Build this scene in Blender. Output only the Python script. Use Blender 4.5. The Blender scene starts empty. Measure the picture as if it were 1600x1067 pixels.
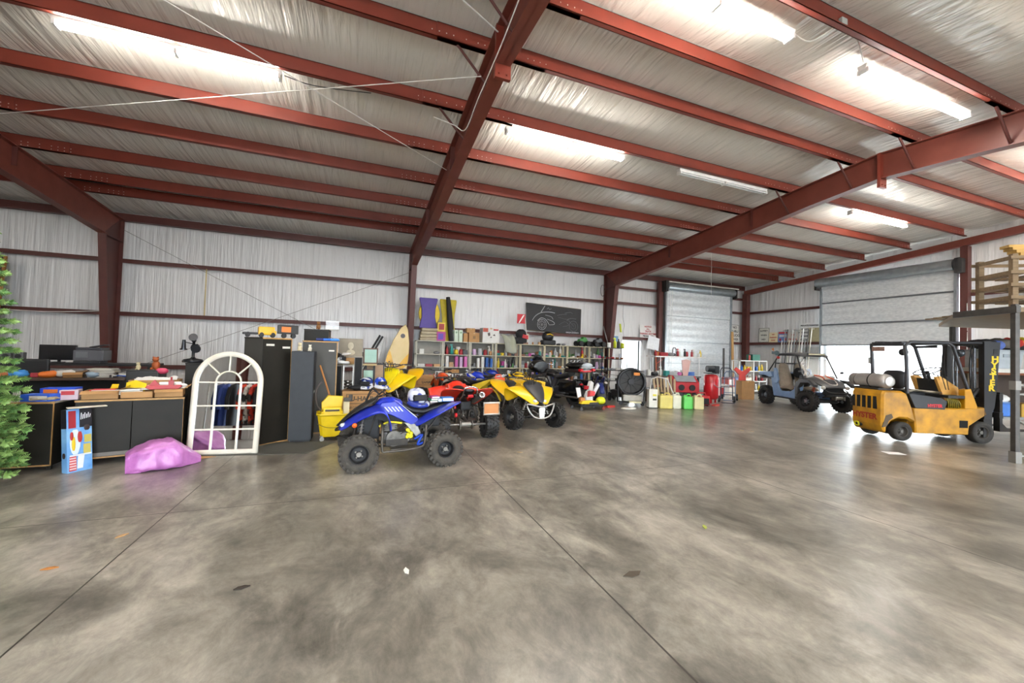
import bpy, bmesh, math, random
from mathutils import Vector, Matrix, noise
random.seed(7)
PI = math.pi
SC = bpy.context.scene; COL = SC.collection
# ---------------------------------------------------------------- camera
def cam_axes(yaw, pitch, roll):
    F = Vector((math.sin(yaw)*math.cos(pitch), math.cos(yaw)*math.cos(pitch), math.sin(pitch)))
    R0 = Vector((math.cos(yaw), -math.sin(yaw), 0)); U0 = R0.cross(F)
    return R0*math.cos(roll)+U0*math.sin(roll), U0*math.cos(roll)-R0*math.sin(roll), F
CR, CU, CF = cam_axes(.36194, .02455, .03062)
cd = bpy.data.cameras.new('camera'); cam = bpy.data.objects.new('camera', cd); COL.objects.link(cam)
cd.sensor_width = 36; cd.lens = 622.34/1600*36; cd.clip_start = .05; cd.clip_end = 200
cam.matrix_world = Matrix(((CR.x, CU.x, -CF.x, 0), (CR.y, CU.y, -CF.y, 0), (CR.z, CU.z, -CF.z, 1.715), (0, 0, 0, 1)))
SC.camera = cam
# ---------------------------------------------------------------- sky and exposure
SC.view_settings.view_transform = 'Standard'; SC.view_settings.look = 'None'
SC.view_settings.gamma = 1; SC.view_settings.use_curve_mapping = False
SC.view_settings.exposure = 1.62
W = bpy.data.worlds.new('sky'); SC.world = W; W.use_nodes = True
bg = W.node_tree.nodes['Background']; bg.inputs[0].default_value = (.80, .90, 1, 1); bg.inputs[1].default_value = 6.5
SUN = bpy.data.lights.new('sun', 'SUN'); SUN.energy = 3.0; SUN.angle = .02
so = bpy.data.objects.new('sun', SUN); COL.objects.link(so); so.rotation_euler = (math.radians(38), 0, math.radians(-60))
TUBE_STRENGTH = 42
# ---------------------------------------------------------------- materials
def lin(h):
    h = h.lstrip('#'); c = [int(h[i:i+2], 16)/255 for i in (0, 2, 4)]
    return tuple(x/12.92 if x <= .04045 else ((x+.055)/1.055)**2.4 for x in c)+(1,)
MATS = {}
def mat(name, col, rough=.5, metal=0, col2=None, scale=8, amt=.5, bump=0, bscale=None, stretch=(1, 1, 1), emit=0, alpha=1, trans=0, coat=0, det=4, spec=.5):
    if name in MATS: return MATS[name]
    m = bpy.data.materials.new(name); m.use_nodes = True; n = m.node_tree.nodes; l = m.node_tree.links
    b = n['Principled BSDF']; b.inputs['Base Color'].default_value = lin(col)
    b.inputs['Roughness'].default_value = rough; b.inputs['Metallic'].default_value = metal
    b.inputs['Specular IOR Level'].default_value = spec
    if coat: b.inputs['Coat Weight'].default_value = coat; b.inputs['Coat Roughness'].default_value = .08
    if trans: b.inputs['Transmission Weight'].default_value = trans
    if alpha < 1: b.inputs['Alpha'].default_value = alpha
    if emit: b.inputs['Emission Color'].default_value = lin(col); b.inputs['Emission Strength'].default_value = emit
    tc = n.new('ShaderNodeTexCoord'); mp = n.new('ShaderNodeMapping'); mp.inputs['Scale'].default_value = stretch
    l.new(tc.outputs['Object'], mp.inputs[0])
    nz = n.new('ShaderNodeTexNoise'); nz.inputs['Scale'].default_value = scale; nz.inputs['Detail'].default_value = det
    l.new(mp.outputs[0], nz.inputs['Vector'])
    rp = n.new('ShaderNodeValToRGB'); rp.color_ramp.elements[0].position = .5-amt/2; rp.color_ramp.elements[1].position = .5+amt/2
    c2 = lin(col2) if col2 else tuple(x*.82 for x in lin(col)[:3])+(1,)
    rp.color_ramp.elements[0].color = c2; rp.color_ramp.elements[1].color = lin(col)
    l.new(nz.outputs[0], rp.inputs[0]); l.new(rp.outputs[0], b.inputs['Base Color'])
    if bump:
        nb = n.new('ShaderNodeTexNoise'); nb.inputs['Scale'].default_value = bscale or scale*3; nb.inputs['Detail'].default_value = 3
        l.new(mp.outputs[0], nb.inputs['Vector'])
        bp = n.new('ShaderNodeBump'); bp.inputs['Strength'].default_value = bump; bp.inputs['Distance'].default_value = .02
        l.new(nb.outputs[0], bp.inputs['Height']); l.new(bp.outputs[0], b.inputs['Normal'])
    MATS[name] = m; return m
def C(h, rough=.5, metal=0, **k):           # quick plain material keyed by colour
    return mat('paint_%s_%d_%d' % (h, rough*100, metal*100), h, rough, metal, **k)
# ---------------------------------------------------------------- mesh helper
EACH = {'socket', 'hanger', 'flange_brace', 'rail', 'tube', 'luggage_rail', 'vent_bar', 'control_lever', 'hydraulic_hose', 'mast_hose', 'lift_cylinder', 'side_cover', 'post', 'leg', 'seam', 'bottom_bar', 'headlight', 'tilt_cylinder', 'chrome_band', 'brake_cable', 'chain', 'cowl', 'caster', 'upright', 'orange_stripe'}
class M:
    def __init__(s): s.bm = bmesh.new(); s.mi = 0; s.T = Matrix.Identity(4); s.smooth = True
    def m(s, i): s.mi = i; return s
    def at(s, loc=(0, 0, 0), rot=(0, 0, 0)):
        from mathutils import Euler
        s.T = Matrix.Translation(loc) @ Euler(rot).to_matrix().to_4x4(); return s
    def add(s, vs, fs, sm=False):
        v = [s.bm.verts.new(s.T @ Vector(p)) for p in vs]
        for f in fs:
            try:
                q = s.bm.faces.new([v[i] for i in f]); q.material_index = s.mi; q.smooth = sm
            except ValueError: pass
        return s
    def box(s, x0, x1, y0, y1, z0, z1, bev=0):
        if bev:
            b = min(bev, abs(x1-x0)*.45, abs(y1-y0)*.45, abs(z1-z0)*.45)
            t = bmesh.new(); bmesh.ops.create_cube(t, size=1)
            for v in t.verts: v.co = Vector(((x0+x1)/2+v.co.x*(x1-x0), (y0+y1)/2+v.co.y*(y1-y0), (z0+z1)/2+v.co.z*(z1-z0)))
            bmesh.ops.bevel(t, geom=t.edges[:], offset=b, segments=2, affect='EDGES', profile=.6)
            t.verts.index_update()
            s.add([tuple(v.co) for v in t.verts], [[v.index for v in f.verts] for f in t.faces], False); t.free(); return s
        vs = [(x, y, z) for x in (x0, x1) for y in (y0, y1) for z in (z0, z1)]
        return s.add(vs, [(0, 1, 3, 2), (4, 6, 7, 5), (0, 4, 5, 1), (2, 3, 7, 6), (0, 2, 6, 4), (1, 5, 7, 3)])
    def b(s, c, d, bev=0): return s.box(c[0]-d[0]/2, c[0]+d[0]/2, c[1]-d[1]/2, c[1]+d[1]/2, c[2]-d[2]/2, c[2]+d[2]/2, bev)
    def ring(s, c, ax, r, n, ref=None):
        ax = Vector(ax).normalized(); u = Vector(ref) if ref else (Vector((0, 0, 1)) if abs(ax.z) < .9 else Vector((1, 0, 0)))
        u = (u-ax*u.dot(ax)).normalized(); w = ax.cross(u); rr = r if hasattr(r, '__len__') else (r, r)
        return [Vector(c)+u*math.cos(2*PI*i/n)*rr[0]+w*math.sin(2*PI*i/n)*rr[1] for i in range(n)]
    def loft(s, rings, caps=True, closed=False, sm=True):
        n = len(rings[0]); vs = [p for r in rings for p in r]; fs = []; k = len(rings)
        for j in range(k if closed else k-1):
            a, b = j*n, ((j+1) % k)*n
            for i in range(n): fs.append((a+i, a+(i+1) % n, b+(i+1) % n, b+i))
        s.add(vs, fs, sm)
        if caps and not closed:
            s.add(rings[0], [tuple(range(n))[::-1]]); s.add(rings[-1], [tuple(range(n))])
        return s
    def cyl(s, a, b, r, r2=None, n=14, caps=True):
        d = Vector(b)-Vector(a); return s.loft([s.ring(a, d, r, n), s.ring(b, d, r if r2 is None else r2, n)], caps)
    def tube(s, pts, r, n=8, closed=False, sub=0):
        P = [Vector(p) for p in pts]
        if sub:
            Q = []; K = len(P)
            for i in range(K if closed else K-1):
                g = lambda j: P[j % K] if closed else P[max(0, min(K-1, j))]
                a, b, c, d = g(i-1), g(i), g(i+1), g(i+2)
                for q in range(sub):
                    t = q/sub; Q.append(.5*((2*b)+(c-a)*t+(2*a-5*b+4*c-d)*t*t+(3*b-a-3*c+d)*t**3))
            if not closed: Q.append(P[-1])
            P = Q
        R = []; K = len(P); ref = None
        for i, p in enumerate(P):
            if closed: t = P[(i+1) % K]-P[i-1]
            else: t = P[min(i+1, K-1)]-P[max(i-1, 0)]
            if t.length < 1e-9: t = Vector((0, 0, 1))
            t.normalize()
            if ref is None or abs(ref.dot(t)) > .99: ref = Vector((0, 0, 1)) if abs(t.z) < .9 else Vector((1, 0, 0))
            ref = (ref-t*ref.dot(t)).normalized()
            R.append(s.ring(p, t, r[i*len(r)//K] if hasattr(r, '__len__') else r, n, ref))
        return s.loft(R, True, closed)
    def lathe(s, prof, c=(0, 0, 0), ax=(0, 0, 1), n=20, sm=True):   # prof: (r, h)
        a = Vector(ax).normalized(); R = [s.ring(Vector(c)+a*h, a, max(r, 1e-4), n) for r, h in prof]
        return s.loft(R, True, False, sm)
    def ell(s, c, r, n=14, k=8, e=1.0):
        R = []
        for j in range(1, k):
            t = -PI/2+PI*j/k; ct, st = abs(math.cos(t))**e, math.copysign(abs(math.sin(t))**e, math.sin(t))
            R.append([Vector(c)+Vector((r[0]*ct*math.copysign(abs(math.cos(2*PI*i/n))**e, math.cos(2*PI*i/n)), r[1]*ct*math.copysign(abs(math.sin(2*PI*i/n))**e, math.sin(2*PI*i/n)), r[2]*st)) for i in range(n)])
        return s.loft(R)
    def prism(s, pts, a, b, ax='y', bev=0, sm=False):
        """extrude the outline pts (2D) from a to b along ax; outline axes: y->(x,z)  x->(y,z)  z->(x,y)"""
        f = {'y': lambda p, t: (p[0], t, p[1]), 'x': lambda p, t: (t, p[0], p[1]), 'z': lambda p, t: (p[0], p[1], t)}[ax]
        n = len(pts)
        if bev:
            cx = sum(p[0] for p in pts)/n; cy = sum(p[1] for p in pts)/n
            def ins(d):
                out = []
                for i in range(n):
                    p0, p1, p2 = Vector(pts[i-1]), Vector(pts[i]), Vector(pts[(i+1) % n])
                    e1 = (p1-p0).normalized(); e2 = (p2-p1).normalized(); nn = Vector((-e1.y-e2.y, e1.x+e2.x))
                    if nn.length < 1e-6: nn = Vector((-e1.y, e1.x))
                    nn.normalize(); out.append(p1+nn*d*ORI)
                return out
            ar = sum(pts[i-1][0]*pts[i][1]-pts[i][0]*pts[i-1][1] for i in range(n)); ORI = 1 if ar > 0 else -1
            sg = 1 if b > a else -1; q = ins(bev)
            return s.loft([[f(p, a) for p in q], [f(p, a+sg*bev) for p in pts], [f(p, b-sg*bev) for p in pts], [f(p, b) for p in q]], True, False, sm)
        s.loft([[f(p, a) for p in pts], [f(p, b) for p in pts]], True, False, sm); return s
    def sheet(s, fn, nu, nv, sm=True, thick=0):
        vs = [Vector(fn(i/nu, j/nv)) for i in range(nu+1) for j in range(nv+1)]; fs = [(i*(nv+1)+j, (i+1)*(nv+1)+j, (i+1)*(nv+1)+j+1, i*(nv+1)+j+1) for i in range(nu) for j in range(nv)]
        s.add(vs, fs, sm)
        if thick:
            for d in (1,):
                s.add([v-Vector((0, 0, thick)) for v in vs], [f[::-1] for f in fs], sm)
        return s
    def build(s, name, mats, parent=None, loc=None, rz=None, sub=0, fix=True, **tags):
        if fix: bmesh.ops.recalc_face_normals(s.bm, faces=s.bm.faces[:])
        if name in EACH:
            s.bm.verts.ensure_lookup_table(); par = list(range(len(s.bm.verts)))
            def find(i):
                while par[i] != i: par[i] = par[par[i]]; i = par[i]
                return i
            for e in s.bm.edges: par[find(e.verts[0].index)] = find(e.verts[1].index)
            isl = {}
            for v in s.bm.verts: isl.setdefault(find(v.index), []).append(v)
            bb = {k: (Vector([min(v.co[i] for v in vs) for i in range(3)]), Vector([max(v.co[i] for v in vs) for i in range(3)])) for k, vs in isl.items()}
            grp = {k: k for k in isl}; ks = list(isl)
            def gf(k):
                while grp[k] != k: k = grp[k]
                return k
            for i, a in enumerate(ks):
                for c in ks[i+1:]:
                    if all(bb[a][0][q] <= bb[c][1][q]+.002 and bb[c][0][q] <= bb[a][1][q]+.002 for q in range(3)): grp[gf(a)] = gf(c)
            sets = {}
            for k in ks: sets.setdefault(gf(k), []).extend(isl[k])
            if len(sets) > 1:
                out = []
                for vs in sets.values():
                    n2 = M(); vs = sorted(vs, key=lambda v: v.index); ix = {v.index: i for i, v in enumerate(vs)}; nv = [n2.bm.verts.new(v.co) for v in vs]
                    for f in {f for v in vs for f in v.link_faces}:
                        q = n2.bm.faces.new([nv[ix[v.index]] for v in f.verts]); q.smooth = f.smooth; q.material_index = f.material_index
                    out.append(n2._link(name, mats, parent, loc, rz, sub, tags))
                s.bm.free(); return out[0]
        return s._link(name, mats, parent, loc, rz, sub, tags)
    def _link(s, name, mats, parent, loc, rz, sub, tags):
        me = bpy.data.meshes.new(name); s.bm.to_mesh(me); s.bm.free()
        for x in (mats if isinstance(mats, (list, tuple)) else [mats]): me.materials.append(x)
        o = bpy.data.objects.new(name, me); COL.objects.link(o)
        if parent: o.parent = parent
        if loc: o.location = loc
        if rz is not None: o.rotation_euler = (0, 0, rz) if not hasattr(rz, '__len__') else rz
        if sub: md = o.modifiers.new('s', 'SUBSURF'); md.levels = sub; md.render_levels = sub
        for k, v in tags.items(): o[k] = v
        return o
LABELS = {}
def thing(name, label, cat, loc=(0, 0, 0), rz=0, group=None, kind=None):
    o = bpy.data.objects.new(name, None); COL.objects.link(o); o.location = loc
    o.rotation_euler = (0, 0, rz) if not hasattr(rz, '__len__') else rz; o.empty_display_size = .1
    return tag(o, label, cat, group, kind)
def tag(o, label, cat, group=None, kind=None):
    o['label'] = label; o['category'] = cat
    if group: o['group'] = group
    if kind: o['kind'] = kind
    LABELS[label] = LABELS.get(label, 0)+1
    return o
def one(name, m, mats, label, cat, loc=None, rz=None, group=None, **k):
    return tag(m.build(name, mats, None, loc, rz, **k), label, cat, group)
def struct(name, m, mats, label=None, parent=None, **k):
    o = m.build(name, mats, parent, **k)
    if not parent: o['kind'] = 'structure'
    if label: o['label'] = label
    return o
def sempty(name, label, loc=(0, 0, 0)):
    o = bpy.data.objects.new(name, None); COL.objects.link(o); o.location = loc; o['kind'] = 'structure'; o['label'] = label; return o
def copy_tree(o, parent=None):
    c = o.copy(); COL.objects.link(c)
    if parent: c.parent = parent
    for ch in [x for x in COL.objects if x.parent == o]: copy_tree(ch, c)
    return c
def copy_as(o, label, loc, rz=None, group=None, scale=None):
    c = copy_tree(o); c.location = loc; tag(c, label, o['category'], group or o.get('group'))
    if rz is not None: c.rotation_euler = (0, 0, rz) if not hasattr(rz, '__len__') else rz
    if scale: c.scale = (scale,)*3 if not hasattr(scale, '__len__') else scale
    return c
def text(s, name, parent, m, size, loc, rot, ext=.002, align='CENTER', sx=1, shear=0, bold=0):
    c = bpy.data.curves.new(name, 'FONT'); c.body = s; c.size = size; c.extrude = ext; c.align_x = align; c.align_y = 'CENTER'
    c.space_line = .9; c.shear = shear; c.offset = bold; c.materials.append(m)
    t = bpy.data.objects.new('t', c); COL.objects.link(t); bpy.context.view_layer.update()
    me = bpy.data.meshes.new_from_object(t.evaluated_get(bpy.context.evaluated_depsgraph_get())); bpy.data.objects.remove(t); me.name = name
    o = bpy.data.objects.new(name, me); COL.objects.link(o); o.parent = parent; o.location = loc; o.rotation_euler = rot; o.scale = (sx, 1, 1)
    return o
# ================================================================ SETTING
XL, XR, YB, YF = -16.4, 20.35, 16.5, -5.6
COLX = [-7.316, 1.775, 10.886]; RIDGE = 5.42
def purlin_z(Y): return 5.71+(14.24-Y)*.085 if Y > RIDGE else 6.46-(RIDGE-Y)*.085
red = mat('primer_red_steel', '#7c4236', .45, 0, '#693228', 3, .7, spec=.4)
redl = mat('primer_red_purlin_steel', '#86392a', .42, 0, '#6c2c20', 2, .8)
dark_red = mat('dark_primer_steel', '#5d2e27', .5, 0, '#4c2520', 3, .7)
# concrete floor
def floor_mat():
    m = bpy.data.materials.new('stained_polished_concrete'); m.use_nodes = True; n = m.node_tree.nodes; l = m.node_tree.links
    b = n['Principled BSDF']; tc = n.new('ShaderNodeTexCoord')
    def nz(sc, st, det=6, dist=.4, rough=.6):
        mp = n.new('ShaderNodeMapping'); mp.inputs['Scale'].default_value = st; mp.inputs['Rotation'].default_value = (0, 0, .5); l.new(tc.outputs['Object'], mp.inputs[0])
        q = n.new('ShaderNodeTexNoise'); q.inputs['Scale'].default_value = sc; q.inputs['Detail'].default_value = det; q.inputs['Roughness'].default_value = rough
        q.inputs['Distortion'].default_value = dist; l.new(mp.outputs[0], q.inputs['Vector']); return q.outputs[0]
    def ramp(f, els):
        r = n.new('ShaderNodeValToRGB'); e = r.color_ramp.elements
        e[0].position, e[0].color = els[0]; e[1].position, e[1].color = els[-1]
        for p, c in els[1:-1]: x = e.new(p); x.color = c
        l.new(f, r.inputs[0]); return r.outputs[0]
    def mix(a, b_, f, t='MIX'):
        q = n.new('ShaderNodeMix'); q.data_type = 'RGBA'; q.blend_type = t
        if isinstance(f, float): q.inputs[0].default_value = f
        else: l.new(f, q.inputs[0])
        for i, v in ((6, a), (7, b_)):
            if isinstance(v, tuple): q.inputs[i].default_value = v
            else: l.new(v, q.inputs[i])
        return q.outputs[2]
    blot = ramp(nz(.95, (1, .7, 1), 10, .5, .70), [(.34, lin('#68635a')), (.46, lin('#8c867b')), (.55, lin('#a8a195')), (.68, lin('#c4bdb0'))])
    fine = ramp(nz(4.2, (1, .6, 1), 10, .5, .76), [(.36, lin('#a0a0a0')), (.62, lin('#ffffff'))])
    big = ramp(nz(.22, (1, 1, 1), 3, .2), [(.35, lin('#c8c5c0')), (.6, lin('#ffffff'))])
    base = mix(mix(blot, fine, .75, 'MULTIPLY'), big, .8, 'MULTIPLY')
    # saw cut joints
    sx = n.new('ShaderNodeSeparateXYZ'); l.new(tc.outputs['Object'], sx.inputs[0]); acc = None
    def ln(axis, v, w):
        a = n.new('ShaderNodeMath'); a.operation = 'SUBTRACT'; l.new(sx.outputs[axis], a.inputs[0]); a.inputs[1].default_value = v
        c = n.new('ShaderNodeMath'); c.operation = 'ABSOLUTE'; l.new(a.outputs[0], c.inputs[0])
        d = n.new('ShaderNodeMath'); d.operation = 'LESS_THAN'; l.new(c.outputs[0], d.inputs[0]); d.inputs[1].default_value = w; return d.outputs[0]
    for ax, v, w in ((0, -1.737, .006), (0, 1.722, .007), (0, 5.286, .008), (0, 8.8, .006), (0, 12.3, .006), (0, 15.8, .006), (0, -5.2, .006), (1, JY, .006), (1, JY+5.2, .006)):
        q = ln(ax, v, w)
        if acc is None: acc = q
        else:
            a = n.new('ShaderNodeMath'); a.operation = 'MAXIMUM'; l.new(acc, a.inputs[0]); l.new(q, a.inputs[1]); acc = a.outputs[0]
    base = mix(base, lin('#35312b'), acc)
    l.new(base, b.inputs['Base Color'])
    rr = n.new('ShaderNodeMapRange'); l.new(nz(2.5, (1, .6, 1), 5), rr.inputs[0]); rr.inputs[1].default_value = .3; rr.inputs[2].default_value = .7; rr.inputs[3].default_value = .24; rr.inputs[4].default_value = .46
    b.inputs['Roughness'].default_value = .28; b.inputs['Specular IOR Level'].default_value = .55
    bp = n.new('ShaderNodeBump'); bp.inputs['Strength'].default_value = .12; bp.inputs['Distance'].default_value = .01
    l.new(nz(9, (1, 1, 1), 6), bp.inputs['Height']); l.new(bp.outputs[0], b.inputs['Normal'])
    return m
JY = 4.95
struct('floor', M().box(XL-.2, XR+.1, YF-.2, YB+.1, -.25, 0), floor_mat(), 'mottled grey brown concrete slab with saw cut joints')
struct('ground_outside', M().box(XR+.1, 60, -30, 50, -.25, -.03), C('#cfccc4', .8), 'bright concrete yard outside the doors')
# insulation
def vinyl(name, axis, col='#cfccc6', col2='#c2beb6', rough=.3, st=1.0):
    """white insulation facing, creased along one axis"""
    m = bpy.data.materials.new(name); m.use_nodes = True; n = m.node_tree.nodes; l = m.node_tree.links; b = n['Principled BSDF']
    tc = n.new('ShaderNodeTexCoord'); hs = []
    for sc, sk, w, dist in ((.45, 9, 1.5, .5), (1.6, 13, .7, .4), (4.5, 10, .3, .3)):
        mp = n.new('ShaderNodeMapping'); S = [sk, sk, sk]; S[axis] = .55; mp.inputs['Scale'].default_value = S; l.new(tc.outputs['Object'], mp.inputs[0])
        if axis == 1: mp.inputs['Rotation'].default_value = (0, 0, .07)
        q = n.new('ShaderNodeTexNoise'); q.inputs['Scale'].default_value = sc*.35; q.inputs['Detail'].default_value = 2.5; q.inputs['Distortion'].default_value = dist
        l.new(mp.outputs[0], q.inputs['Vector']); k = n.new('ShaderNodeMath'); k.operation = 'MULTIPLY'; l.new(q.outputs[0], k.inputs[0]); k.inputs[1].default_value = w; hs.append(k.outputs[0])
    acc = hs[0]
    for h in hs[1:]:
        a = n.new('ShaderNodeMath'); l.new(acc, a.inputs[0]); l.new(h, a.inputs[1]); acc = a.outputs[0]
    bp = n.new('ShaderNodeBump'); bp.inputs['Strength'].default_value = st; bp.inputs['Distance'].default_value = .09
    l.new(acc, bp.inputs['Height']); l.new(bp.outputs[0], b.inputs['Normal'])
    q = n.new('ShaderNodeTexNoise'); q.inputs['Scale'].default_value = .5; l.new(tc.outputs['Object'], q.inputs['Vector'])
    r = n.new('ShaderNodeValToRGB'); r.color_ramp.elements[0].color = lin(col2); r.color_ramp.elements[1].color = lin(col); l.new(q.outputs[0], r.inputs[0]); l.new(r.outputs[0], b.inputs['Base Color'])
    b.inputs['Roughness'].default_value = rough; b.inputs['Specular IOR Level'].default_value = .6
    return m
vin_wall = vinyl('white_vinyl_wall_insulation', 2, '#dcdbda', '#d0cecc', .32, .75)
vin_roof = vinyl('white_vinyl_roof_insulation', 1, '#e2dfd7', '#d8d4ca', .23, .8)
PY = [14.24, 13.46, 12.05, 10.5, 9.0, 7.5, 6.0, 4.85, 3.5, 2.0, .5, -1.0, -2.5, -4.0]
def ceil_fn(u, v):
    Y = YB+(YF-YB)*v; X = XL+(XR-XL)*u; z = purlin_z(Y)+.295
    ks = sorted([YB]+PY+[YF]); sag = 0
    for a, b_ in zip(ks, ks[1:]):
        if a <= Y <= b_: t = (Y-a)/(b_-a); sag = .055*min(1, (b_-a)/1.5)*math.sin(PI*t)**.6; break
    return (X, Y, z-sag)
mm = M(); mm.sheet(ceil_fn, 24, 440)
ce = struct('ceiling', mm, vin_roof, 'white creased vinyl insulation under the roof', fix=False)
mm = M(); mm.sheet(lambda u, v: (XL-.2+(XR-XL+.4)*u, YB+.2+(YF-YB-.4)*v, 7.0), 1, 1); struct('roof', M().prism([(YB+.2, 5.85), (RIDGE, 6.82), (YF-.2, 5.95), (YF-.2, 6.05), (RIDGE, 6.92), (YB+.2, 5.95)], XL-.2, XR+.2, 'x'), C('#b8b8b8', .4, 1), 'metal roof sheet above the insulation'); mm.bm.free()
# walls (insulation sheets pieced round the openings)
DX0, DX1, DZ = 11.95, 13.12, 2.42           # daylight doorway in the back wall
wb = M()
for x0, x1, z0, z1 in ((XL, DX0, 0, 6), (DX1, XR, 0, 6), (DX0, DX1, DZ, 6)): wb.box(x0, x1, YB, YB+.12, z0, z1)
struct('wall_back', wb, vin_wall, 'creased white vinyl insulated long wall')
RY0, RY1, RZ = 7.78, 12.2, 2.42
wr = M()
for y0, y1, z0, z1 in ((YF, RY0, 0, 7), (RY1, YB, 0, 7), (RY0, RY1, 4.9, 7)): wr.box(XR, XR+.12, y0, y1, z0, z1)
struct('wall_right', wr, vin_wall, 'white insulated end wall with the large roll up door')
struct('wall_left', M().box(XL-.12, XL, YF, YB, 0, 7), vin_wall, 'white insulated far end wall')
wf = M()
for x0, x1, z0, z1 in ((XL, -4, 0, 6), (-4, 3, 4.4, 6), (3, 9.5, 0, 6), (9.5, 15, 4.4, 6), (15, XR, 0, 6)): wf.box(x0, x1, YF-.12, YF, z0, z1)
struct('wall_front', wf, vin_wall, 'white insulated wall behind with unseen openings added for daylight')
struct('ground_yard', M().box(-40, 60, -40, YF-.21, -.3, -.04), C('#b9b6ae', .8), 'concrete yard in front of the added daylight openings')
# neighbour building outside, seen overexposed
nb = sempty('wall_outside', 'sunlit white metal wall across the yard', (31, 10, 0))
mb = M(); mb.box(0, .3, -22, 22, -.1, 7)
for i in range(88): mb.box(-.04, 0, -22+i*.5, -21.94+i*.5, -.1, 7)
struct('siding', mb, C('#f4f4f2', .7), None, nb)
struct('ground_behind', M().box(-40, XR+.1, YB+.13, 60, -.25, -.03), C('#cfccc4', .8), 'pale concrete apron behind the back doorway')
struct('wall_yard', M().box(2, 26, 24, 24.3, -.1, 6), C('#f4f4f2', .7), 'white wall outside the back doorway')
# ---------------- steel frame
def ibeam(m, pts_bot, pts_top, X, wf=.24, t=.02):
    """tapered I section running along Y: web and two flanges"""
    m.prism([p for p in pts_bot]+[p for p in pts_top[::-1]], X-.008, X+.008, 'x')
    for pts, sg in ((pts_bot, 1), (pts_top, -1)):
        for a, b_ in zip(pts, pts[1:]):
            d = Vector((b_[0]-a[0], b_[1]-a[1])).normalized(); nn = Vector((-d.y, d.x))
            if (nn.y < 0) == (sg > 0): nn = -nn
            q = [Vector(a), Vector(b_), Vector(b_)+nn*t, Vector(a)+nn*t]
            m.prism([tuple(x) for x in q], X-wf/2, X+wf/2, 'x')
for i, X in enumerate(COLX):
    wt = ['left', 'middle', 'right'][i]
    pb = lambda Y: purlin_z(Y)-.005
    rb = [(15.36, 4.86), (13.0, 5.1), (10.2, 5.36), (6.9, 5.74), (RIDGE, 5.86), (3.9, 5.74), (.6, 5.4), (-2.2, 5.1), (-4.6, 4.86)]
    rt = [(16.25, pb(16.25)), (RIDGE, 6.42), (-5.4, pb(-5.4))]
    full_t = [(16.25, pb(16.25)), (13, pb(13)), (10.2, pb(10.2)), (6.9, pb(6.9)), (RIDGE, 6.44), (3.9, pb(3.9)), (.6, pb(.6)), (-2.2, pb(-2.2)), (-5.4, pb(-5.4))]
    bm_ = sempty('rafter_beam', 'dark red steel roof frame beam at the %s column' % wt)
    m = M()
    for (a0, a1), (b0, b1) in zip(zip(rb, rb[1:]), zip(full_t, full_t[1:])):
        m.prism([a0, a1, b1, b0], X-.008, X+.008, 'x')
    for pts, sg in ((rb, 1), (full_t, -1)):
        for a, b_ in zip(pts, pts[1:]):
            d = Vector((b_[0]-a[0], b_[1]-a[1])).normalized(); nn = Vector((-d.y, d.x))
            if (nn.y < 0) == (sg > 0): nn = -nn
            q = [Vector(a), Vector(b_), Vector(b_)+nn*.02, Vector(a)+nn*.02]
            m.prism([tuple(x) for x in q], X-.11, X+.11, 'x')
    struct('beam', m, red, None, bm_)
    m = M(); m.prism([(RIDGE-.03, 5.66), (RIDGE+.03, 5.66), (RIDGE+.03, 6.44), (RIDGE-.03, 6.44)], X-.12, X+.12, 'x')
    for sx_ in (-.06, .06): m.cyl((X+sx_, RIDGE-.05, 5.72), (X+sx_, RIDGE+.05, 5.72), .016, n=6)
    struct('splice_plate', m, redl, None, bm_)
    m = M()
    for Yp in (7.5, 6.0, 4.85, 3.5):
        z1 = purlin_z(Yp)+.08
        for s_ in ((-1,) if i < 2 or Yp < 5.4 and 0 else (-1,)):
            m.tube([(X+s_*.62, Yp, z1), (X+s_*.02, Yp, z1-.62)], .024, 4)
    for Y_ in (8.6, 12.0): m.box(X-.1, X+.1, Y_-.006, Y_+.006, 5.2+(16.3-Y_)*.06-.0, purlin_z(Y_))
    struct('flange_brace', m, dark_red, None, bm_)
    for side in (0, 1):
        yw, s_ = (16.28, -1) if side == 0 else (-5.38, 1)
        cb = sempty('steel_column', 'dark red tapered steel column, %s of the %s wall' % (wt, ['back', 'front'][side]))
        m = M(); wfl = .2
        m.prism([(yw, 0), (yw+s_*.32, 0), (yw+s_*.92, 4.86), (yw, pb(16.2))], X-.008, X+.008, 'x')
        m.box(X-wfl/2, X+wfl/2, min(yw, yw+s_*.02), max(yw, yw+s_*.02), 0, pb(16.2))
        m.prism([(yw+s_*.32, 0), (yw+s_*.34, 0), (yw+s_*.94, 4.88), (yw+s_*.92, 4.88)], X-wfl/2, X+wfl/2, 'x')
        m.prism([(yw, 4.80), (yw+s_*.93, 4.84), (yw+s_*.93, 4.87), (yw, 4.83)], X-wfl/2, X+wfl/2, 'x')
        m.box(X-.16, X+.16, min(yw, yw+s_*.38), max(yw, yw+s_*.38), 0, .02)
        struct('column', m, dark_red, None, cb)
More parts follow.
